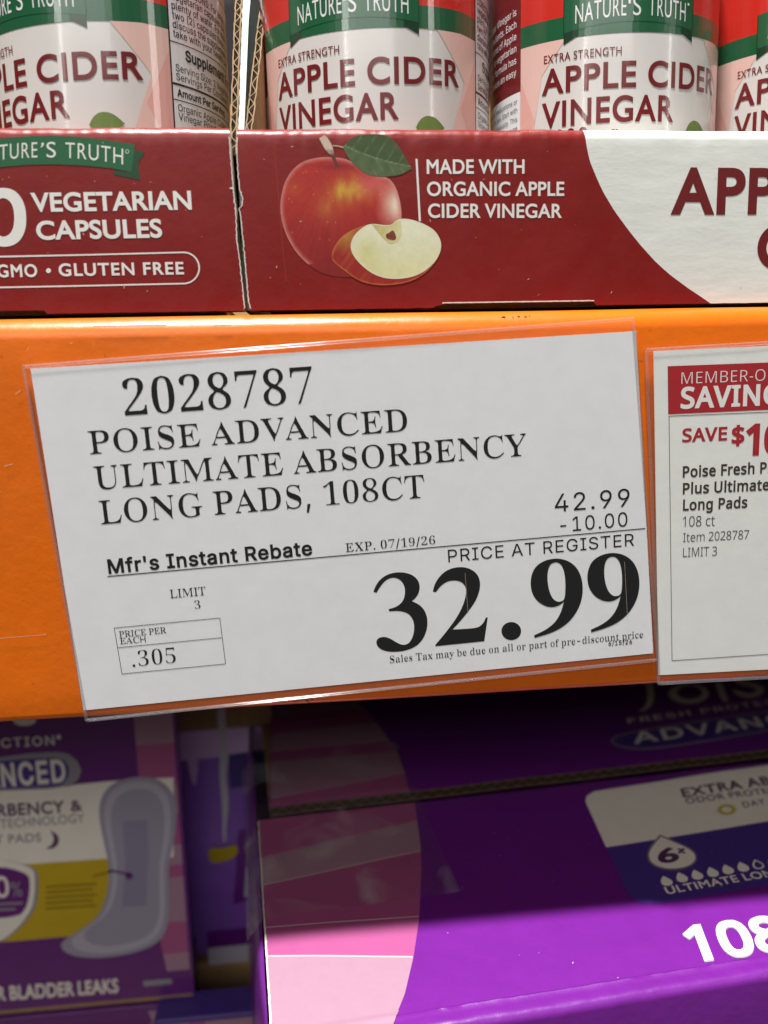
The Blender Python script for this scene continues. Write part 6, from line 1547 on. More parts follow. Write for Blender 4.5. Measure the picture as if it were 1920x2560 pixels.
paper = sheet('paper_sheet', sign, [(76, 921), (209, 1776), (1634, 1633), (1591, 827)], PS, M['paper'], 0.00018, saw=(2, 3))


def block(name, parent, plane, fn, lift=0.00004):
    pr = Print(plane, lift)
    fn(pr)
    return pr.build(name, parent)


BK = M['black']


def item(p):
    p.text('2028787', 'serif', S1(541, 486), S1(1358, 428), (S1(715, 477), S1(704, 320)), BK, w=0.004, track=.02)


def descr(p):
    p.text('POISE ADVANCED', 'serif', S1(390, 649), S2(433, 627), (S1(617, 633), S1(605, 534)), BK, w=0.0, track=.02)
    p.text('ULTIMATE ABSORBENCY', 'serif', S1(414, 802), S2(1020, 748), (S1(745, 775), S1(733, 676)), BK, w=0.0, track=.02)
    p.text('LONG PADS, 108CT', 'serif', S3(318, 147), S2(519, 955), (S3(318, 147), S3(303, 25)), BK, w=0.0, track=.02)


def rebate(p):
    p.text('42.99', 'helv', S2(1160, 1027), S2(1529, 998), (S2(1205, 1024), S2(1200, 936)), BK, w=0.0, track=.09)
    p.text('-10.00', 'helv', S4(1122, 188), S4(1470, 156), (S4(1198, 180), S4(1190, 106)), BK, w=0.0, track=.09)
    p.line(S3(350, 417), S4(1562, 168), 0.00030, BK)
    p.text("Mfr's Instant Rebate", 'helv', S3(356, 402), S3(1413, 304), (S3(356, 402), S3(349, 331)), BK, w=0.040, track=.06)
    p.text('EXP. 07/19/26', 'serif', S4(10, 290), S4(473, 249), (S4(30, 289), S4(26, 245)), BK, w=0.004, track=.05)
    p.text('PRICE AT REGISTER', 'helv', S4(541, 343), S4(1504, 257), (S4(541, 343), S4(535, 279)), BK, w=0.0, track=.06)


THREE = [(152, 496), (166, 460), (190, 430), (222, 408), (262, 396), (308, 395), (352, 407), (382, 432), (394, 466), (388, 503), (372, 528), (352, 545), (390, 562), (420, 594), (434, 640), (430, 694), (408, 746), (368, 784), (312, 804), (252, 809), (205, 802), (176, 784), (166, 760), (172, 742), (190, 731), (216, 730), (244, 741), (272, 759), (300, 772), (326, 770), (346, 752), (359, 722), (365, 684), (360, 646), (342, 616), (312, 600), (276, 595), (235, 598), (231, 586), (262, 578), (290, 562), (308, 540), (317, 505), (314, 468), (298, 440), (274, 425), (244, 423), (214, 438), (190, 466), (168, 502)]
TWO = [(460, 495), (468, 462), (486, 428), (520, 392), (566, 371), (618, 367), (662, 380), (694, 408), (707, 448), (703, 490), (684, 542), (648, 594), (600, 652), (562, 692), (640, 688), (688, 683), (710, 672), (726, 652), (735, 630), (745, 629), (727, 753), (473, 779), (475, 770), (540, 692), (590, 622), (620, 560), (634, 505), (630, 468), (608, 445), (576, 437), (540, 441), (508, 460), (488, 482), (477, 499)]
NINE = [(1096, 322), (1150, 330), (1196, 358), (1226, 405), (1239, 466), (1234, 532), (1212, 592), (1172, 648), (1118, 690), (1056, 716), (988, 736), (985, 722), (1046, 694), (1094, 656), (1124, 606), (1140, 548), (1118, 566), (1084, 578), (1044, 572), (1004, 548), (977, 510), (966, 464), (970, 412), (992, 365), (1038, 334)]
NINEH = [(1096, 342), (1070, 352), (1056, 386), (1054, 438), (1063, 492), (1080, 530), (1104, 549), (1130, 546), (1144, 532), (1148, 480), (1146, 420), (1136, 372), (1118, 348)]


def price(p):
    U = PS.uv
    p.shape([U(S4(*q)) for q in chaikin(THREE, (0, 11, 37, 38, 49))], BK)
    p.shape([U(S4(*q)) for q in chaikin(TWO, (0, 13, 18, 19, 20, 21, 22, 33))], BK)
    p.shape([U(S4(*q)) for q in ellipse(867, 700, 51, 47)], BK)
    for dx, dy in ((0, 0), (294, -29)):
        p.shape([U(S4(x + dx, y + dy)) for x, y in chaikin(NINE, (10, 11, 15))], BK, 1, [[U(S4(x + dx, y + dy)) for x, y in chaikin(NINEH)]])


def tax(p):
    p.text('Sales Tax may be due on all or part of pre-discount price', 'serif', S4(238, 866), S4(1551, 734), (S4(240, 866), S4(237, 829)), BK, w=0.004, track=.03)
    p.text('6/15/26', 'helv', S4(1371, 776), S4(1493, 766), (S4(1371, 776), S4(1370, 753)), BK, w=0.03, track=.14)


def limit(p):
    p.text('LIMIT', 'serif', S3(676, 530), S3(861, 513), (S3(690, 529), S3(686, 485)), BK, w=0.0, track=.0)
    p.text('3', 'serif', S3(804, 585), S3(833, 582), (S3(690, 529), S3(686, 487)), BK, w=0.0)


def unit(p):
    c = [S3(385, 684), S3(932, 632), S3(962, 870), S3(425, 922)]
    for i in range(4):
        p.line(c[i], c[(i + 1) % 4], 0.00018, BK)
    p.line(S3(405, 786), S3(942, 734), 0.00018, BK)
    p.text('PRICE PER', 'serif', S3(412, 733), S3(656, 710), (S3(412, 733), S3(408, 701)), BK, w=0.002, track=.0)
    p.text('EACH', 'serif', S3(416, 768), S3(549, 757), (S3(412, 733), S3(408, 701)), BK, w=0.002, track=.0)
    p.text('.305', 'serif', S3(481, 886), S3(706, 865), (S3(600, 875), S3(593, 795)), BK, w=-0.004, track=.05)


for nm, fn in (('item_number', item), ('description_text', descr), ('rebate_text', rebate), ('price_figures', price), ('tax_note', tax), ('limit_text', limit), ('unit_price_box', unit)):
    block(nm, paper, PS, fn)


def sleeve(name, parent, corners_px, plane, gap_f, gap_b, folds, seams=()):
    """clear sleeve: front and back film with round folded edges; slightly bowed"""
    c = [Vector(plane.uv(q)) for q in corners_px]          # TL, BL, BR, TR
    b = Mesh()
    n = 14
    for side in (1, -1):
        rows = []
        for i in range(n + 1):
            r = []
            for j in range(n + 1):
                u, v = j / n, i / n
                q = (c[0] * (1 - u) + c[3] * u) * (1 - v) + (c[1] * (1 - u) + c[2] * u) * v
                bow = 16 * u * (1 - u) * v * (1 - v)
                off = (gap_f + 0.0004 * bow * (1 + .5 * nz(u * 3, v * 3, 8))) if side > 0 else -gap_b
                r.append(plane.p3(q, off))
            rows.append(r if side < 0 else r[::-1])
        b.grid(rows, M['sleeve'])
    o = b.build(name, parent, smooth=True)
    e = Mesh()
    for i in folds:
        a, d = c[i], c[(i + 1) % 4]
        pts = [plane.p3(a + (d - a) * k / 24, (gap_f - gap_b) / 2 + 0.00012 * nz(k * .4, i)) for k in range(25)]
        e.tube(pts, (gap_f + gap_b) / 2 + 0.00012, M['sleeve_edge'], 10)
    e.build('folded_edge', o, smooth=True)
    return o


sl = sleeve('clear_sleeve', sign, [(58, 917), (216, 1801), (1644, 1650), (1583, 797)], PS, 0.00035, 0.00055, (0, 1, 2, 3))
for q0, q1 in (((627, 400), (641, 600)), ((1452, 340), (1466, 610))):
    pr = Print(Plane((0, -0.0023, 0), (1, 0, 0), (0, 0, 1)), 0.0004)
    pr.line(S4(*q0), S4(*q1), 0.00006, M['speck'], 0)
    pr.build('fine_scratch', sl)

# ------------------------------------------------------------------ savings sign
PV = Plane((0, -0.0021, 0), (1, 0, 0), (0, 0, 1))
T1, T2 = crop(1560, 820, 4.6083), crop(1560, 1240, 4.2528)
sav = empty('savings_sign', (0.15, -0.0036, -0.086), 'white savings card with red heading in a clear sleeve, right of the price sign', 'price sign')
card = sheet('card_sheet', sav, [(1634, 878), (1646.5, 1688), (2290, 1654), (2290, 847)], PV, M['card'], 0.0003)
RI, OI, GI = M['red_ink'], M['olive_ink'], M['grey_ink']


def head(p):
    p.px([T1(502, 440), T1(1659, 397), T1(3060, 345), T1(3060, 885), T1(1659, 942), T1(508, 995)], RI, 0)
    p.text('MEMBER-ONLY', 'noto', T1(660, 646), T1(1483, 613), (T1(660, 646), T1(657, 511)), M['card'], w=-0.018, track=.03, fit='MEMBER-', layer=2)
    p.text('SAVINGS', 'noto', T1(650, 921), T1(1562, 884), (T1(1370, 890), T1(1363, 664)), M['card'], w=0.050, track=.06, fit='SAVIN', layer=2)


def frame(p):
    for a, c in ((T1(518, 1015), T1(1659, 968)), (T1(1659, 968), T1(3050, 912)), (T1(518, 1015), T2(510, 1750)), (T2(510, 1750), T2(1531, 1682)), (T2(1531, 1682), T2(2820, 1595))):
        p.line(a, c, 0.00022, GI)


def save(p):
    p.text('SAVE', 'noto', T1(668, 1311), T1(1186, 1288), (T1(1080, 1291), T1(1075, 1146)), RI, w=0.045, track=.05)
    p.text('$', 'noto', T1(1236, 1339), T1(1384, 1333), (T1(1300, 1335), T1(1297, 1137)), RI, w=0.050)
    p.text('10', 'noto', T1(1392, 1457), T1(1553, 1451), (T1(1502, 1453), T1(1496, 1120)), RI, w=0.055, track=-.10, fit='1')


def offer(p):
    p.text('Poise Fresh Protection', 'noto', T1(675, 1719), T1(1501, 1676), (T1(678, 1718), T1(672, 1597)), OI, w=0.044, track=.05, fit='Poise Fresh')
    p.text('Plus Ultimate', 'noto', T1(675, 1911), T1(1586, 1868), (T1(678, 1910), T1(674, 1790)), OI, w=0.044, track=.05, fit='Plus Ultimat')
    p.text('Long Pads', 'noto', T1(677, 2101), T1(1419, 2066), (T1(680, 2100), T1(675, 1981)), OI, w=0.044, track=.05)


def terms(p):
    p.text('108 ct', 'noto', T2(622, 328), T2(963, 315), (T2(650, 327), T2(646, 217)), GI, w=-0.004)
    p.text('Item 2028787', 'noto', T2(626, 489), T2(1326, 455), (T2(630, 488), T2(628, 393)), GI, w=-0.004)
    p.text('LIMIT 3', 'noto', T2(626, 649), T2(986, 632), (T2(630, 648), T2(628, 551)), GI, w=-0.004)


for nm, fn in (('heading_banner', head), ('frame_line', frame), ('saving_text', save), ('product_text', offer), ('terms_text', terms)):
    block(nm, card, PV, fn)
sleeve('clear_sleeve', sav, [(1616, 875), (1647, 1709), (2305, 1672), (2305, 834)], PV, 0.00035, 0.00055, (0, 1, 3))

# ------------------------------------------------------------------ big purple carton (top seen from above)
ZC = -0.190
YW = math.radians(4.8)
CO = Vector((-0.0190, -0.0365, ZC))
CU, CV = Vector((math.cos(YW), math.sin(YW), 0)), Vector((-math.sin(YW), math.cos(YW), 0))
PC = Plane(CO, CU, CV)
carton = empty('pad_carton', (CO.x + 0.14, CO.y + 0.13, -0.425), 'large purple carton with taped top flaps and a pink striped side, beneath the price sign', 'carton')
CW, CD, SEAM, RF = 0.34, 0.262, 0.1300, 0.0028


def cp(u, v, z=0.0):
    return CO + CU * u + CV * v + Vector((0, 0, z))


C5, C4, C6, C7 = crop(1080, 1660, 1.975), crop(620, 1720, 3.318), crop(620, 2100, 2.5136), crop(1240, 2100, 2.44)

# front flap with the rounded front edge; runs down into the front panel
uL = 0.0030
us = [uL + (CW - uL) * i / 150 for i in range(151)]


def flap_z(u, v):
    return 0.00035 * nz(u * 25, v * 25, 4)


def on_flap(q):
    return Vector((0, 0, flap_z(q[0], q[1])))


def flap_row(v, z, ragged=True):
    r = []
    for i, u in enumerate(us):
        dz = flap_z(u, v) + (0.00030 * nz(u * 240, v * 500, 6) if v < 0.008 else 0)
        x = u + (0.00025 * nz(v * 900, 3) if i == 0 else 0)
        r.append(cp(x, v, z + dz))
    return r


b = Mesh()
rows = [flap_row(SEAM + 0.0004 * 0, -0.0042), flap_row(SEAM, -0.0003)]
for i in range(1, 25):
    v = SEAM + (0.0075 - SEAM) * i / 24
    rows.append(flap_row(v, 0.0))
rows.append(flap_row(0.0078, 0.0))
rows.append(flap_row(0.0069, 0.00038))
rows.append(flap_row(0.0060, -0.00005))
rows.append(flap_row(0.0044, 0.0))
for a in range(0, 91, 15):
    t = math.radians(a)
    rows.append(flap_row(RF - RF * math.sin(t), -RF + RF * math.cos(t)))
for i in range(1, 12):
    rows.append(flap_row(0.0, -RF - (0.225 - RF) * i / 11))
b.grid(rows, M['purple'])
b.build('front_flap', carton, smooth=True)
# body behind: right, back, left and bottom
b = Mesh()
for a, c in (((CW, 0.0), (CW, CD)), ((CW, CD), (0.0, CD))):
    b.add([cp(a[0], a[1], -0.003), cp(c[0], c[1], -0.003), cp(c[0], c[1], -0.234), cp(a[0], a[1], -0.234)], [(0, 1, 2, 3)], M['purple'])
b.build('carton_body', carton)
# left side: bulges a little, so a strip of it shows beside the flaps
b = Mesh()
rows = []
for z, k in ((-0.0014, 0.0), (-0.0022, 0.0016), (-0.006, 0.0030), (-0.02, 0.0048), (-0.07, 0.0062), (-0.15, 0.005), (-0.234, 0.0)):
    r = []
    for i in range(41):
        v = CD * i / 40
        e = math.sin(math.pi * min(1, max(0, v / CD))) ** .5
        r.append(cp(0.0022 - k * e + 0.0002 * nz(v * 200, z * 100), v, z))
    rows.append(r)
b.grid(rows, M['purple'])
b.build('side_panel', carton, smooth=True)

# rear flap: sits a little higher, its cut edge shows the corrugation
ZR2 = 0.0050
b = Mesh()


def rear(u, v, z):
    lift = ZR2 * (1 - 0.55 * (v - SEAM) / (CD - SEAM))
    return cp(u, v, z + lift + 0.0003 * nz(u * 22, v * 22, 9))


def seam_v(u):
    return SEAM + 0.0004 + 0.0015 * (u / 0.2) + 0.0004 * nz(u * 60, 2)


uR0, uR1 = 0.0082, 0.0148
n = 120
rows = []
for k in range(14):
    t = k / 13
    r = []
    for i in range(n + 1):
        a = uR0 + (uR1 - uR0) * t
        u = a + (CW - a) * i / n
        v = seam_v(u) * (1 - t) + CD * t
        r.append(rear(u, v, 0.0))
    rows.append(r)
b.grid(rows, M['purple'])
b.build('rear_flap', carton, smooth=True)
c = Mesh()
TB_ = 0.0042
# liners and wave, facing the camera
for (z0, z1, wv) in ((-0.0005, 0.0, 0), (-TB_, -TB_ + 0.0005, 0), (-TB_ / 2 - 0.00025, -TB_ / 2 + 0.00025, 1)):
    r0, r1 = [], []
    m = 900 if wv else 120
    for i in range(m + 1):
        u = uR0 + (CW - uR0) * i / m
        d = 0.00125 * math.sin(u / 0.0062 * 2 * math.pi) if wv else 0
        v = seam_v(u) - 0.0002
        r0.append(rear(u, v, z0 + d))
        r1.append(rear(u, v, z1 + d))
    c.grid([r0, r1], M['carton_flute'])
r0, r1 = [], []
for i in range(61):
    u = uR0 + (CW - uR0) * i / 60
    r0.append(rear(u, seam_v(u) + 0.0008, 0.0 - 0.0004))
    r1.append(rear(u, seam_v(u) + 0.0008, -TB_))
c.grid([r0, r1], M['flute_shade'])  # dark sheet standing for the shade behind the wave
r0, r1 = [], []
for i in range(61):
    u = uR0 + (CW - uR0) * i / 60
    r0.append(rear(u, seam_v(u), -TB_))
    r1.append(rear(u, CD, -TB_))
c.grid([r0, r1], M['kraft'])
c.build('corrugated_edge', carton)

# print on the two flaps
PF = PC
PRr = Plane(CO + Vector((0, 0, ZR2 * 0.8)), CU, CV)


class Bent(Print):
    """ink that follows the rear flap's slope"""
    def put(s, uvs, fs, mat, layer, cols=None):
        vs = [rear(q[0], q[1], s.lift + layer * LAY) for q in uvs]
        if fs:
            a, b_, c_ = (vs[i] for i in fs[0][:3])
            if (b_ - a).cross(c_ - a).z < 0:
                fs = [list(reversed(f)) for f in fs]
        s.add(vs, fs, mat, cols)


def strips(pr, plane, edge_px, lines, u_left, v0, v1, cols, layer=0):
    """pink bands between slanted lines, from the left edge to the curved right edge. lines: (left px, right px) from far to near"""
    e = [plane.uv(q) for q in edge_px]
    e.sort(key=lambda q: q[1])

    def ue(v):
        if v <= e[0][1]:
            (a, va), (b2, vb) = e[0], e[1]
        elif v >= e[-1][1]:
            (a, va), (b2, vb) = e[-2], e[-1]
        else:
            for (a, va), (b2, vb) in zip(e, e[1:]):
                if va <= v <= vb:
                    break
        return a + (b2 - a) * (v - va) / (vb - va)
    L = [((plane.uv(a)), (plane.uv(c_))) for a, c_ in lines]

    def vat(ln, u):
        (ua, va), (ub, vb) = ln
        return va + (vb - va) * (u - ua) / (ub - ua)
    bounds = [lambda u: v1] + [(lambda ln: (lambda u: vat(ln, u)))(ln) for ln in L] + [lambda u: v0]
    n = 24
    for k, mat in enumerate(cols):
        top, bot = bounds[k], bounds[k + 1]
        T, Bm = [], []

        def solve(fn):
            # right end where the line meets the curved edge
            u = 0.06
            for _ in range(12):
                u = ue(fn(u))
            return u
        ut, ub = solve(top), solve(bot)
        m = 10
        right = []
        vt, vb_ = top(ut), bot(ub)
        for i in range(m + 1):
            v = vt + (vb_ - vt) * i / m
            right.append((ue(v), v))
        left_t, left_b = (u_left(top(0.005)), top(u_left(top(0.005)))), (u_left(bot(0.005)), bot(u_left(bot(0.005))))
        poly = [left_t] + right + [left_b]
        cols_ = []
        pr.shape(poly, mat, layer, step=0.006)
    return ue, bounds


RD, RP, RL = M['rose_deep'], M['rose_pale'], M['rose_line']
edgeR = [C4(1000, 200), C4(1060, 275), C4(1150, 395), C4(1240, 540), C4(1300, 720), C4(1335, 850), C4(1352, 890)]
edgeF = [C4(1390, 1000), C4(1430, 1300), C4(1440, 1500), C6(1075, 500), C6(1040, 735), C6(985, 970), C6(910, 1156)]
pr = Bent(PRr, 0.00010)
lnR = [(C4(205, 232), C4(900, 160)), (C4(213, 372), C4(1060, 274)), (C4(205, 524), C4(1060, 438)), (C4(203, 612), C4(1225, 527)), (C4(190, 935), C4(1306, 712))]
ueR, bR = strips(pr, PRr, edgeR, lnR, lambda v: uR0 + (uR1 - uR0) * (v - SEAM) / (CD - SEAM) + 0.0004, SEAM + 0.001, CD, [RP, RD, RP, RD, RP, RD])
for k in (3, 5):
    a = 0.0105
    u1 = 0.05
    for _ in range(12):
        u1 = ueR(bR[k](u1))
    u1 -= 0.0003
    pr.rule((a, bR[k](a)), (u1, bR[k](u1)), 0.0006, RL, 2)
pr.build('pink_stripes', carton)
pr = Print(PF, 0.00014, bend=on_flap)
lnF = [(C4(128, 1405), C4(1400, 1098)), (C4(126, 1635), C4(1434, 1352)), (C6(95, 553), C6(1080, 480)), (C6(105, 733), C6(1040, 735))]
ueF, bF = strips(pr, PF, edgeF, lnF, lambda v: uL + 0.0003, 0.0088, SEAM - 0.0006, [RD, RP, RD, RD, RP])
for k, w in ((2, .0006), (3, .0005), (4, .0007)):
    a = uL + 0.0006
    u1 = 0.05
    for _ in range(12):
        u1 = ueF(bF[k](u1))
    u1 -= 0.0003
    pr.rule((a, bF[k](a)), (u1, bF[k](u1)), w, RL, 2)
pr.build('pink_stripes', carton)
# the pink runs on over the rounded edge and down the front
b = Mesh()
rows = []
path = [(0.0092, 0.0), (0.0078, 0.0001), (0.0069, 0.00042), (0.0060, 0.0001), (0.0044, 0.0001)] + [(RF - RF * math.sin(math.radians(a)), -RF + RF * math.cos(math.radians(a))) for a in range(0, 91, 15)] + [(0.0, -RF - 0.22 * i / 8) for i in range(1, 9)]
s_ = 0.0
for i, (v, z) in enumerate(path):
    if i:
        s_ += math.hypot(v - path[i - 1][0], z - path[i - 1][1])
    if v >= 0.0044:
        s_ = 0.0
    right = max(0.012, ueF(max(v, 0.0044)) - 0.45 * s_)
    nrm = Vector((0, 0, 1)) if v > RF else (CV * -1 if z < -RF else (CV * (v - RF) + Vector((0, 0, 1)) * (z + RF)).normalized())
    rows.append([cp(uL + 0.0003 + (right - uL) * j / 20, v, z) + nrm * 0.00030 + (on_flap((0.03, v)) * (1 if v > 0 else 0)) for j in range(21)])
b.grid(rows, RP)
b.build('pink_stripes', carton, smooth=True)

# white torn left edge of the front flap
pr = Print(PF, 0.00014, bend=on_flap)
n = 150
e0 = [(uL - 0.0002 + 0.0002 * nz(i * .5, 3), 0.003 + (SEAM - 0.004) * i / n) for i in range(n + 1)]
e1 = [(u + 0.0005 + 0.0004 * (i % 2) * abs(nz(i * .9, 8)) + .0001, v) for i, (u, v) in enumerate(e0)]
pr.put(e0 + e1, [(i, i + 1, n + 2 + i, n + 1 + i) for i in range(n)], M['torn'], 0)
pr.build('torn_edge', carton)

# logo and lettering on the rear flap
CWt, PI_, VI = M['carton_white'], M['plum_ink'], M['violet']


def rpx(pr, pts, mat, layer=0, holes=()):
    pr.shape([PRr.uv(q) for q in pts], mat, layer, [[PRr.uv(q) for q in h] for h in holes], step=0.01 if not holes else 0.0)


pr = Bent(PRr, 0.00010)
pill_o = [C5(920, 352), C5(1000, 333), C5(1200, 300), C5(1450, 262), C5(1700, 224), C5(2200, 146), C5(2260, 200), C5(2200, 240), C5(1700, 330), C5(1400, 384), C5(1150, 422), C5(1040, 430), C5(960, 424), C5(900, 405), C5(882, 385), C5(892, 366)]
inn = []
cx_ = sum(q[0] for q in pill_o) / len(pill_o)
cy_ = sum(q[1] for q in pill_o) / len(pill_o)
pill_i = [C5(930, 358), C5(1004, 340), C5(1202, 307), C5(1452, 269), C5(1700, 231), C5(2190, 154), C5(2245, 200), C5(2190, 233), C5(1700, 323), C5(1398, 377), C5(1150, 415), C5(1042, 423), C5(966, 417), C5(908, 400), C5(892, 385), C5(902, 370)]
rpx(pr, pill_o, M['carton_grey'], 0)
rpx(pr, pill_i, VI, 1)
pr.build('logo_pill', carton)
pr = Bent(PRr, 0.00010)
pr.text('ADVANCED', 'helv', C5(998, 400), C5(1640, 312), (C5(1080, 389), C5(1060, 335)), CWt, w=0.03, track=.10, fit='ADVAN', layer=3, shear=True)
pr.text('FRESH PROTECTION', 'helv', C5(970, 295), C5(1640, 205), (C5(985, 293), C5(975, 265)), CWt, w=0.02, track=.14, fit='FRESH PROTE', layer=3, shear=True)
# brand word: rounded script-like letters, cut by the beam
for pts in ([(1018, 232), (1048, 212), (1066, 170), (1060, 110), (1030, 40), (1075, 40), (1098, 110), (1092, 190), (1060, 226)],
            [(1398, 90), (1436, 84), (1446, 130), (1462, 178), (1442, 186), (1416, 150)]):
    rpx(pr, [C5(*q) for q in chaikin(pts, (0, 3, 4))], CWt, 3)
rpx(pr, [C5(*q) for q in ellipse(1268, 142, 100, 52)], CWt, 3, [[C5(*q) for q in ellipse(1272, 136, 62, 34)]])
rpx(pr, [C5(*q) for q in chaikin([(1478, 118), (1500, 150), (1560, 168), (1620, 158), (1650, 120), (1612, 92), (1540, 80), (1528, 60), (1570, 50), (1560, 36), (1490, 46), (1486, 80), (1530, 102), (1596, 112), (1606, 132), (1560, 146), (1516, 130)])], CWt, 3)
pr.build('logo_text', carton)

# panel with the drop emblem on the front flap
pr = Print(PF, 0.00014, bend=on_flap)
pr.px([C5(*q) for q in [(800, 630), (1250, 560), (1659, 500), (2300, 405), (2420, 640), (1659, 778), (1200, 853), (860, 907), (775, 720), (758, 680), (764, 652)]], CWt, 0)
pr.px([C5(860, 909), C5(1200, 855), C5(1659, 780), C5(2420, 642), C5(2560, 940)] + [C7(1900, 245), C7(1659, 282), C7(1250, 345), C7(1000, 385), C7(930, 390), C7(880, 382), C7(828, 350), C7(795, 305)], VI, 0)
DROP = [(1125, 843), (1090, 885), (1066, 920), (1060, 955), (1078, 990), (1120, 1012), (1180, 1022), (1250, 1014), (1296, 992), (1312, 962), (1300, 930), (1255, 900), (1190, 872)]
dc = (1188, 950)
pr.px([C5(*q) for q in chaikin(DROP, (0,))], M['carton_grey'], 1)
pr.px([C5(dc[0] + (x - dc[0]) * .97, dc[1] + (y - dc[1]) * .95) for x, y in chaikin(DROP, (0,))], PI_, 2)
pr.px([C5(dc[0] + (x - dc[0]) * .93, dc[1] + (y - dc[1]) * .90) for x, y in chaikin(DROP, (0,))], CWt, 3)
for i, (x, y) in enumerate(((1160, 1077), (1236, 1060), (1312, 1048), (1388, 1035), (1463, 1022), (1538, 1009), (1612, 996), (1690, 983))):
    d = [(x - 20, y - 29), (x - 32, y - 4), (x - 24, y + 16), (x + 4, y + 22), (x + 28, y + 13), (x + 28, y - 4), (x + 8, y - 17)]
    pr.px([C5(*q) for q in chaikin(d, (0,))], CWt, 2)
    if i >= 6:
        pr.px([C5(x + (a - x) * .68, y + (b_ - y) * .68) for a, b_ in chaikin(d, (0,))], VI, 3)
sx, sy = 1455, 721
for k in range(16):
    a = 2 * math.pi * k / 16
    a0, a1 = a - .12, a + .12
    pr.px([C5(sx + 38 * math.cos(a0), sy + 22 * math.sin(a0)), C5(sx + 62 * math.cos(a), sy + 35 * math.sin(a)), C5(sx + 38 * math.cos(a1), sy + 22 * math.sin(a1))], M['yellow'], 2)
pr.shape([PF.uv(C5(*q)) for q in ellipse(sx, sy, 42, 24, 32)], M['yellow'], 3, [[PF.uv(C5(*q)) for q in ellipse(sx, sy, 26, 14, 32)]])
panel = pr.build('product_panel', carton)
pr = Print(PF, 0.00014, bend=on_flap)
pr.text('EXTRA ABSORBENCY', 'gill', C5(1240, 659), C5(1538, 614), (C5(1243, 658), C5(1228, 618)), PI_, w=0.04, track=.08, fit='EXTRA', layer=2, shear=True)
pr.build('absorbency_text', carton)
pr = Print(PF, 0.00014, bend=on_flap)
pr.text('ODOR PROTECTION', 'gill', C5(1257, 691), C5(1450, 666), (C5(1268, 690), C5(1257, 664)), PI_, w=0.025, track=.08, fit='ODOR', layer=2, shear=True)
pr.text('DAY', 'gill', C5(1540, 711), C5(1650, 692), (C5(1545, 711), C5(1533, 685)), PI_, w=0.02, track=.12, layer=2, shear=True)
pr.build('odor_text', carton)
pr = Print(PF, 0.00014, bend=on_flap)
pr.text('6', 'gill', C5(1122, 988), C5(1226, 972), (C5(1170, 984), C5(1150, 918)), PI_, w=0.05, layer=5, shear=True)
for a, c_ in (((1216, 914), (1248, 938)), ((1218, 938), (1244, 913))):
    pr.line(C5(*a), C5(*c_), 0.0011, PI_, 5)
pr.build('drop_figure', carton)
pr = Print(PF, 0.00014, bend=on_flap)
pr.text('ULTIMATE LONG', 'gill', C7(1044, 332), C7(1487, 258), (C7(1120, 318), C7(1098, 278)), CWt, w=0.035, track=.06, fit='ULTIMATE', layer=2, shear=True)
pr.build('length_text', carton)
pr = Print(PF, 0.00014, bend=on_flap)
P0, P1 = C7(1193, 736), C7(1600, 686)
hh = (C7(1302, 722), C7(1227, 524))
pr.text('108', 'noto', (P0[0] + 1, P0[1] + 4.5), (P1[0] + 1, P1[1] + 4.5), hh, M['carton_grey'], w=0.045, track=-.02, fit='10', layer=0, shear=True)
pr.text('108', 'noto', P0, P1, hh, CWt, w=0.045, track=-.02, fit='10', layer=2, shear=True)
pr.build('count_text', carton)
pr = Print(PF, 0.00014, bend=on_flap)
for i in range(26):
    u, v = random.uniform(.06, .20), random.uniform(.008, .10)
    a, L = random.uniform(0, 3.14), random.choice((.0003, .0004, .0009))
    pr.rule((u, v), (u + L * math.cos(a), v + L * math.sin(a)), .00022, M['rose_line'], 0)
o = pr.build('paper_flecks', carton)
o['kind'] = 'stuff'

# clear tape across the seam, wrapped over the left edge
b = Mesh()
rows = []
nu, nv = 60, 40
for j in range(nv + 1):
    v = 0.060 + (0.185 - 0.060) * j / nv
    r = []
    for i in range(nu + 1):
        u = -0.0035 + 0.079 * i / nu
        if v < SEAM - 0.003:
            z = 0.0013
        elif v > SEAM + 0.002:
            z = ZR2 * (1 - 0.55 * (v - SEAM) / (CD - SEAM)) + 0.0010
        else:
            t = (v - SEAM + 0.003) / 0.005
            z = 0.0013 + (ZR2 - 0.0003) * t * t * (3 - 2 * t)
        wr = 0.0006 * max(0, nz(u * 130, v * 24, 2)) + 0.0008 * max(0, nz(u * 60, v * 60, 7)) * (1 if u > .04 else .4)
        if abs(u - 0.052) < 0.012 and 0.07 < v < 0.15:
            wr += 0.0012 * abs(nz(u * 420, v * 30, 5))
        drop = -max(0, 0.003 - u) * 1.3
        r.append(cp(u, v, z + wr + drop))
    rows.append(r)
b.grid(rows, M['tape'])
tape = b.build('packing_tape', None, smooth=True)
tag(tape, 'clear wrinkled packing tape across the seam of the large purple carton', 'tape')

# ------------------------------------------------------------------ carton standing behind on the left
YL = 0.150
PL = Plane((0, YL, 0), (1, 0, 0), (0, 0, 1))
Z1, Z2 = crop(0, 1720, 3.318), crop(0, 2200, 2.37)
back = empty('pad_carton', (-0.17, 0.25, -0.312), 'shaded purple carton with yellow patch and printed pad, standing behind on the left', 'carton')
xr = PL.uv(Z1(1500, 860))[0]


def skew(b, xr_, z0, z1, mat, dy=0.0):
    """a carton pushed slightly out of square"""
    y0, y1 = YL + dy, 0.36
    xb = xr_ - 0.031
    q = [(-0.30, y0), (xr_, y0), (xb, y1), (-0.331, y1)]
    b.add([(x, y, z) for z in (z0, z1) for x, y in q], [(3, 2, 1, 0), (4, 5, 6, 7), (0, 1, 5, 4), (1, 2, 6, 5), (2, 3, 7, 6), (3, 0, 4, 7)], mat)


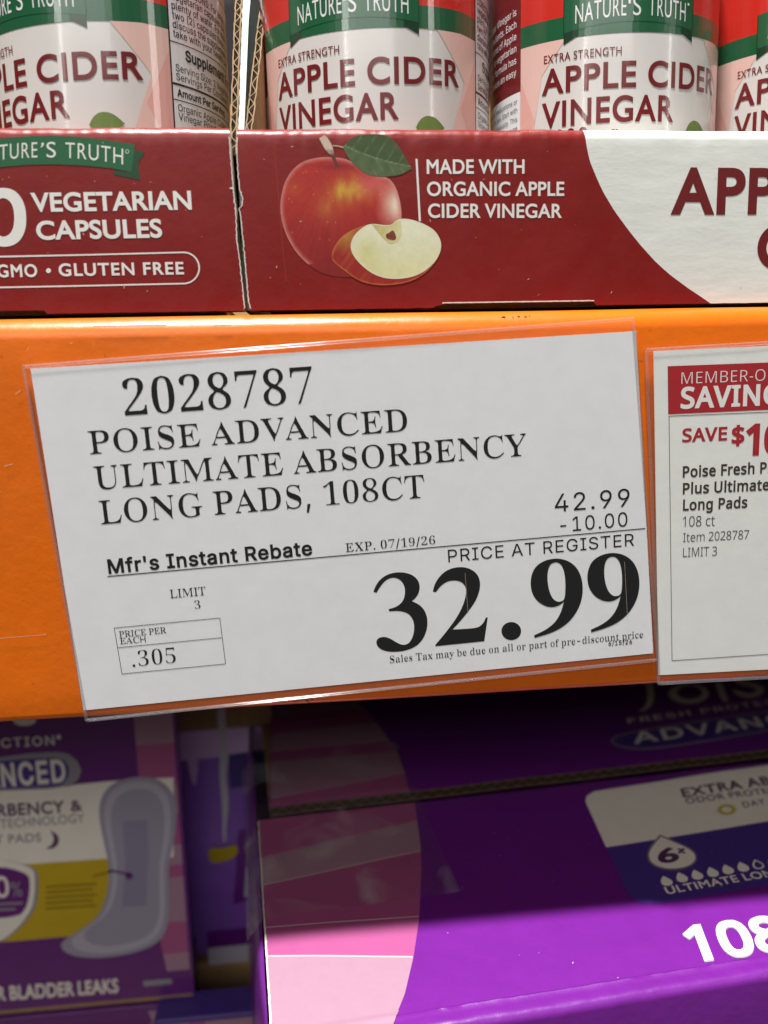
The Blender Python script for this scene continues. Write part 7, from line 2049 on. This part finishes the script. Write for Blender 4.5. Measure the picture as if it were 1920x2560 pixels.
ZL = PL.uv((190, 2510))[1]
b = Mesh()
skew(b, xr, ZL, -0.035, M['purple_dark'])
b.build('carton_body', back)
b = Mesh()
skew(b, xr - 0.001, ZL - 0.0028, ZL - 0.0001, M['kraft'], 0.001)
b.build('bottom_edge', back)


def bk(nm, fn):
    pr = Print(PL, 0.00005 if fn is side else 0.0002)
    fn(pr)
    pr.build(nm, back)


def side(pr):
    xs0 = PL.uv(Z1(1130, 500))[0]
    bands = [(-0.155, -0.177, RP), (-0.177, -0.199, RD), (-0.199, -0.215, RP), (-0.215, -0.232, RD), (-0.232, -0.243, RP), (-0.243, -0.250, RD), (-0.250, -0.275, RP), (-0.275, -0.283, RD), (-0.283, -0.293, RD), (-0.293, -0.303, RP)]
    pr.shape([(xs0, -0.04), (xr - 0.0016, -0.04), (xr - 0.0016, -0.155), (xs0, -0.155)], RD, 0)
    for z0, z1, m in bands:
        def xl(z):
            t = (-0.155 - z) / 0.148
            return xs0 + 0.010 * max(0, t - .55) ** 1.3 * 2
        pr.shape([(xl(z0), z0), (xr - 0.0016, z0), (xr - 0.0016, z1), (xl(z1), z1)], m, 0)


def heads(pr):
    pr.px([Z1(-600, 650), Z1(0, 572), Z1(250, 540), Z1(480, 527), Z1(570, 545), Z1(640, 600), Z1(675, 680), Z1(655, 750), Z1(600, 800), Z1(530, 820), Z1(200, 832), Z1(0, 842), Z1(-600, 890)], M['carton_grey'], 0)
    pr.px([Z1(-600, 690), Z1(0, 605), Z1(250, 585), Z1(470, 578), Z1(540, 600), Z1(575, 660), Z1(570, 730), Z1(530, 790), Z1(480, 810), Z1(200, 822), Z1(0, 832), Z1(-600, 880)], VI, 1)
    pr.text('ADVANCED', 'helv', Z1(-560, 860), Z1(552, 770), (Z1(190, 800), Z1(186, 622)), CWt, w=0.05, track=.10, layer=3)
    pr.text('PROTECTION', 'helv', Z1(-450, 520), Z1(455, 468), (Z1(350, 470), Z1(348, 395)), CWt, w=0.02, track=.12, layer=3)
    pr.shape([PL.uv(Z1(*q)) for q in ellipse(488, 405, 20, 20, 16)], CWt, 3)
    pr.shape([PL.uv(Z1(*q)) for q in ellipse(205, 268, 95, 45, 24)], CWt, 3)


def white(pr):
    pr.px([Z1(-700, 900), Z1(0, 848), Z1(400, 835), Z1(560, 815), Z1(640, 798), Z1(940, 768), Z1(1440, 740), Z1(1440, 1400), Z1(860, 1415), Z1(300, 1455), Z1(-700, 1510)], CWt, 0)
    pr.px([Z1(-700, 1512), Z1(300, 1456), Z1(860, 1416), Z1(1100, 1400), Z1(1100, 2010), Z1(560, 2060), Z1(150, 2095), Z1(-700, 2160)], M['yellow'], 0)
    pr.text('ABSORBENCY', 'gill', Z1(-420, 1085), Z1(540, 1030), (Z1(120, 1050), Z1(118, 955)), PI_, w=0.04, track=.06, layer=2)
    pr.text('&', 'gill', Z1(592, 1025), Z1(690, 1012), (Z1(120, 1040), Z1(118, 950)), PI_, w=0.03, layer=2)
    pr.text('TECHNOLOGY', 'gill', Z1(5, 1162), Z1(705, 1112), (Z1(120, 1152), Z1(118, 1080)), M['carton_grey'], w=0.02, track=.05, layer=2)
    pr.text('NIGHT PADS', 'gill', Z1(-330, 1305), Z1(345, 1270), (Z1(120, 1290), Z1(118, 1222)), M['carton_grey'], w=0.03, track=.06, layer=2)
    moon = [(415, 1180), (470, 1205), (495, 1255), (478, 1305), (430, 1335), (380, 1330), (425, 1305), (450, 1262), (440, 1215)]
    pr.px([Z1(*q) for q in chaikin(moon, (0, 5))], PI_, 2)
    for i in range(5):
        y = 1640 + i * 45
        pr.line(Z1(380, y + 8), Z1(800 - 30 * (i % 2), y - 18), 0.0013, M['yellow_ink'], 2)
    pr.line(Z1(770, 1560), Z1(960, 1510), 0.0012, M['yellow_ink'], 5)
    shield = [(-400, 1440), (0, 1415), (130, 1440), (300, 1490), (322, 1560), (318, 1720), (290, 1840), (200, 1960), (90, 2060), (0, 2110), (-400, 2200)]
    pr.px([Z1(*q) for q in chaikin(shield, (0, 10))], M['carton_grey'], 2)
    pr.px([Z1(x * .93 - 6 if x > 0 else x, y * .985 + 22) for x, y in chaikin(shield, (0, 10))], CWt, 3)
    sh2 = [(-400, 1500), (0, 1480), (120, 1500), (235, 1545), (250, 1600), (245, 1720), (215, 1830), (150, 1900), (-400, 1930)]
    pr.px([Z1(*q) for q in chaikin(sh2, (0, 8))], M['purple_dark'], 4)
    pr.text('100', 'helv', Z1(-300, 1748), Z1(82, 1728), (Z1(30, 1732), Z1(28, 1565)), CWt, w=0.03, layer=6)
    pr.text('%', 'helv' if '%' in GL['helv'] else 'gill', Z1(100, 1730), Z1(190, 1722), (Z1(30, 1732), Z1(28, 1610)), M['carton_grey'], layer=6)
    pr.line(Z1(-200, 1800), Z1(190, 1780), 0.0012, M['carton_grey'], 6)
    pr.line(Z1(-200, 1845), Z1(130, 1830), 0.0012, M['carton_grey'], 6)


PAD = [(1110, 735), (960, 770), (860, 860), (820, 980), (830, 1120), (862, 1280), (900, 1440), (905, 1600), (880, 1740), (830, 1870), (740, 1960), (600, 2045), (500, 2110), (520, 2180), (640, 2230), (850, 2240), (1100, 2200), (1290, 2130), (1380, 2020), (1410, 1860), (1400, 1600), (1400, 1450), (1440, 1300), (1462, 1120), (1462, 960), (1420, 840), (1330, 760), (1220, 735)]


def scaled(poly, k, cx, cy, ky=None):
    return [(cx + (x - cx) * k, cy + (y - cy) * (ky or k)) for x, y in poly]


def pad(pr):
    pr.px([Z1(*q) for q in chaikin(PAD)], M['pad_shade'], 5)
    pr.px([Z1(*q) for q in chaikin(scaled(PAD, .86, 1130, 1480, .95))], M['pad_grey'], 6)
    pr.px([Z1(*q) for q in chaikin(scaled(PAD, .70, 1140, 1480, .87))], M['pad_shade'], 7)
    pr.px([Z1(*q) for q in [(1020, 1100), (1220, 1090), (1235, 1400), (1215, 1800), (1010, 1815), (1040, 1500)]], M['pad_core'], 8)
    pr.px([Z1(*q) for q in ellipse(1072, 1555, 32, 30, 20)], M['purple_dark'], 9)
    pr.line(Z1(905, 1508), Z1(1060, 1540), 0.0012, M['purple_dark'], 9)


def foot(pr):
    pr.text('FOR BLADDER LEAKS', 'gill', Z2(-130, 720), Z2(703, 662), (Z2(150, 700), Z2(148, 622)), CWt, w=0.045, track=.02, layer=2)
    pr.line(Z2(850, 612), Z2(1020, 598), 0.0032, M['carton_grey'], 2)


for nm, fn in (('pink_side_bands', side), ('heading_text', heads), ('claims_panel', white), ('pad_picture', pad), ('footer_text', foot)):
    bk(nm, fn)

# carton underneath it, and the one lying in the gap
low = empty('pad_carton', (-0.17, 0.25, -0.425), 'dark purple carton mostly below the picture, under the shaded carton', 'carton')
b = Mesh()
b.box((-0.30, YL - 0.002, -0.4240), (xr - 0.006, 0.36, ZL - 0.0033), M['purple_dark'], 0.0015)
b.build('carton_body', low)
pr = Print(Plane((0, YL - 0.002, 0), (1, 0, 0), (0, 0, 1)), 0.0003)
x0 = xr - 0.024
for z0, z1, m in ((ZL - .006, ZL - .013, RP), (ZL - .013, ZL - .027, RD), (ZL - .027, ZL - .045, RP)):
    pr.shape([(x0, z0), (xr - 0.0078, z0), (xr - 0.0078, z1), (x0 + 0.002, z1)], m, 0)
pr.build('pink_stripes', low)

YG = 0.135
PG = Plane((0, YG, 0), (1, 0, 0), (0, 0, 1))
zt = PG.uv(Z2(1200, 812))[1]
xa = PG.uv(Z2(905, 830))[0]
_r = ray((520, 2470))
YB = CAM.y + _r.y * (zt - CAM.z) / _r.z
gap = empty('pad_carton', (-0.03, 0.2, -0.425), 'carton with blue violet top lying low in the gap between the other cartons', 'carton')
b = Mesh()
b.box((xa, YG, -0.4245), (-0.0305, YB, zt), M['violet'], 0.002)
b.build('carton_body', gap)
pr = Print(PG, 0.0003)
for x0, x1, m in ((xa + .003, xa + .018, RP), (xa + .018, xa + .026, RD), (xa + .026, -0.0335, RP)):
    pr.shape([(x0, zt - 0.0022), (x1, zt - 0.0022), (x1 + .004, -0.42), (x0 + .004, -0.42)], m, 0)
pr.build('pink_stripes', gap)

# deep in the gap: an opened carton with soft packs of pads
YD = YB + 0.045
PD = Plane((0, YD, 0), (1, 0, 0), (0, 0, 1))
Z3 = crop(420, 1720, 4.1475)
zb = PD.uv(Z2(1350, 620))[1]
deep = empty('pad_carton', (-0.05, 0.36, zb - 0.12), 'open kraft carton far back in the gap with a pink printed front', 'carton')
b = Mesh()
b.box((-0.13, YD, -0.4235), (-0.034, 0.40, PD.uv(Z2(1350, 490))[1]), M['kraft'], 0.002)
b.build('carton_body', deep)
ztop = PD.uv(Z2(1350, 490))[1] + 0.001
pack = empty('pad_pack', (-0.06, 0.35, ztop), 'soft purple pack of pads with yellow patch, deep in the gap between cartons', 'pack')
zpk = lambda y: PD.uv(Z3(500, y))[1]
b = Mesh()
b.box((-0.128, YD + 0.001, ztop), (-0.036, 0.40, zpk(-100)), M['pack_purple'], 0.008)
b.build('pack_wrap', pack, smooth=True)
zpk = lambda y: PD.uv(Z3(500, y))[1]
pr = Print(PD, 0.0008)
xk = lambda x: PD.uv(Z3(x, 900))[0]
zz = lambda y: PD.uv(Z2(1350, y))[1]
pr.shape([(xk(-200), zpk(200)), (xk(1100), zpk(200)), (xk(1100), zpk(420)), (xk(-200), zpk(420))], M['kraft'], 0)
pr.shape([(xk(100), zpk(430)), (xk(1100), zpk(410)), (xk(1100), zpk(680)), (xk(100), zpk(730))], M['pack_lilac'], 0)
pr.shape([(xk(640), zpk(690)), (xk(1100), zpk(660)), (xk(1100), zpk(980)), (xk(640), zpk(1050))], M['violet'], 1)
pr.shape(chaikin([(xk(360), zpk(1640)), (xk(520), zpk(1660)), (xk(690), zpk(1620)), (xk(670), zpk(1760)), (xk(520), zpk(1800)), (xk(380), zpk(1810))]), M['yellow'], 1)
pr.shape(chaikin([(xk(545), zpk(150)), (xk(640), zpk(150)), (xk(625), zpk(500)), (xk(650), zpk(700)), (xk(600), zpk(900)), (xk(622), zpk(1180)), (xk(575), zpk(1420)), (xk(560), zpk(1620)), (xk(528), zpk(1580)), (xk(548), zpk(1200)), (xk(530), zpk(900)), (xk(562), zpk(600))]), M['pack_stripe_glint'], 2)  # highlight painted down the front of the pack
pr.shape(chaikin([(xk(200), zpk(450)), (xk(300), zpk(430)), (xk(330), zpk(760)), (xk(270), zpk(1050)), (xk(215), zpk(800))]), M['pack_lilac'], 2)  # smaller painted highlight beside it, in lilac
pr.shape([(xk(700), zpk(1500)), (xk(1100), zpk(1400)), (xk(1100), zpk(2150)), (xk(600), zpk(2250))], M['purple'], 0)
pr.shape([(xk(760), zpk(1880)), (xk(900), zpk(1800)), (xk(1100), zpk(1820)), (xk(1100), zpk(2200)), (xk(720), zpk(2180))], M['pad_grey'], 3)
pr.build('pack_front', pack)
pr = Print(PD, 0.0008)
pr.shape([(xk(300), zz(290)), (xk(1200), zz(280)), (xk(1200), zz(380)), (xk(300), zz(390))], M['purple'], 0)
pr.shape([(xk(300), zz(390)), (xk(740), zz(380)), (xk(730), zz(485)), (xk(300), zz(488))], M['pack_stripe_glint'], 0)
pr.shape([(xk(745), zz(380)), (xk(1200), zz(375)), (xk(1200), zz(480)), (xk(735), zz(485))], RD, 0)
pr.build('pack_stripes', pack)
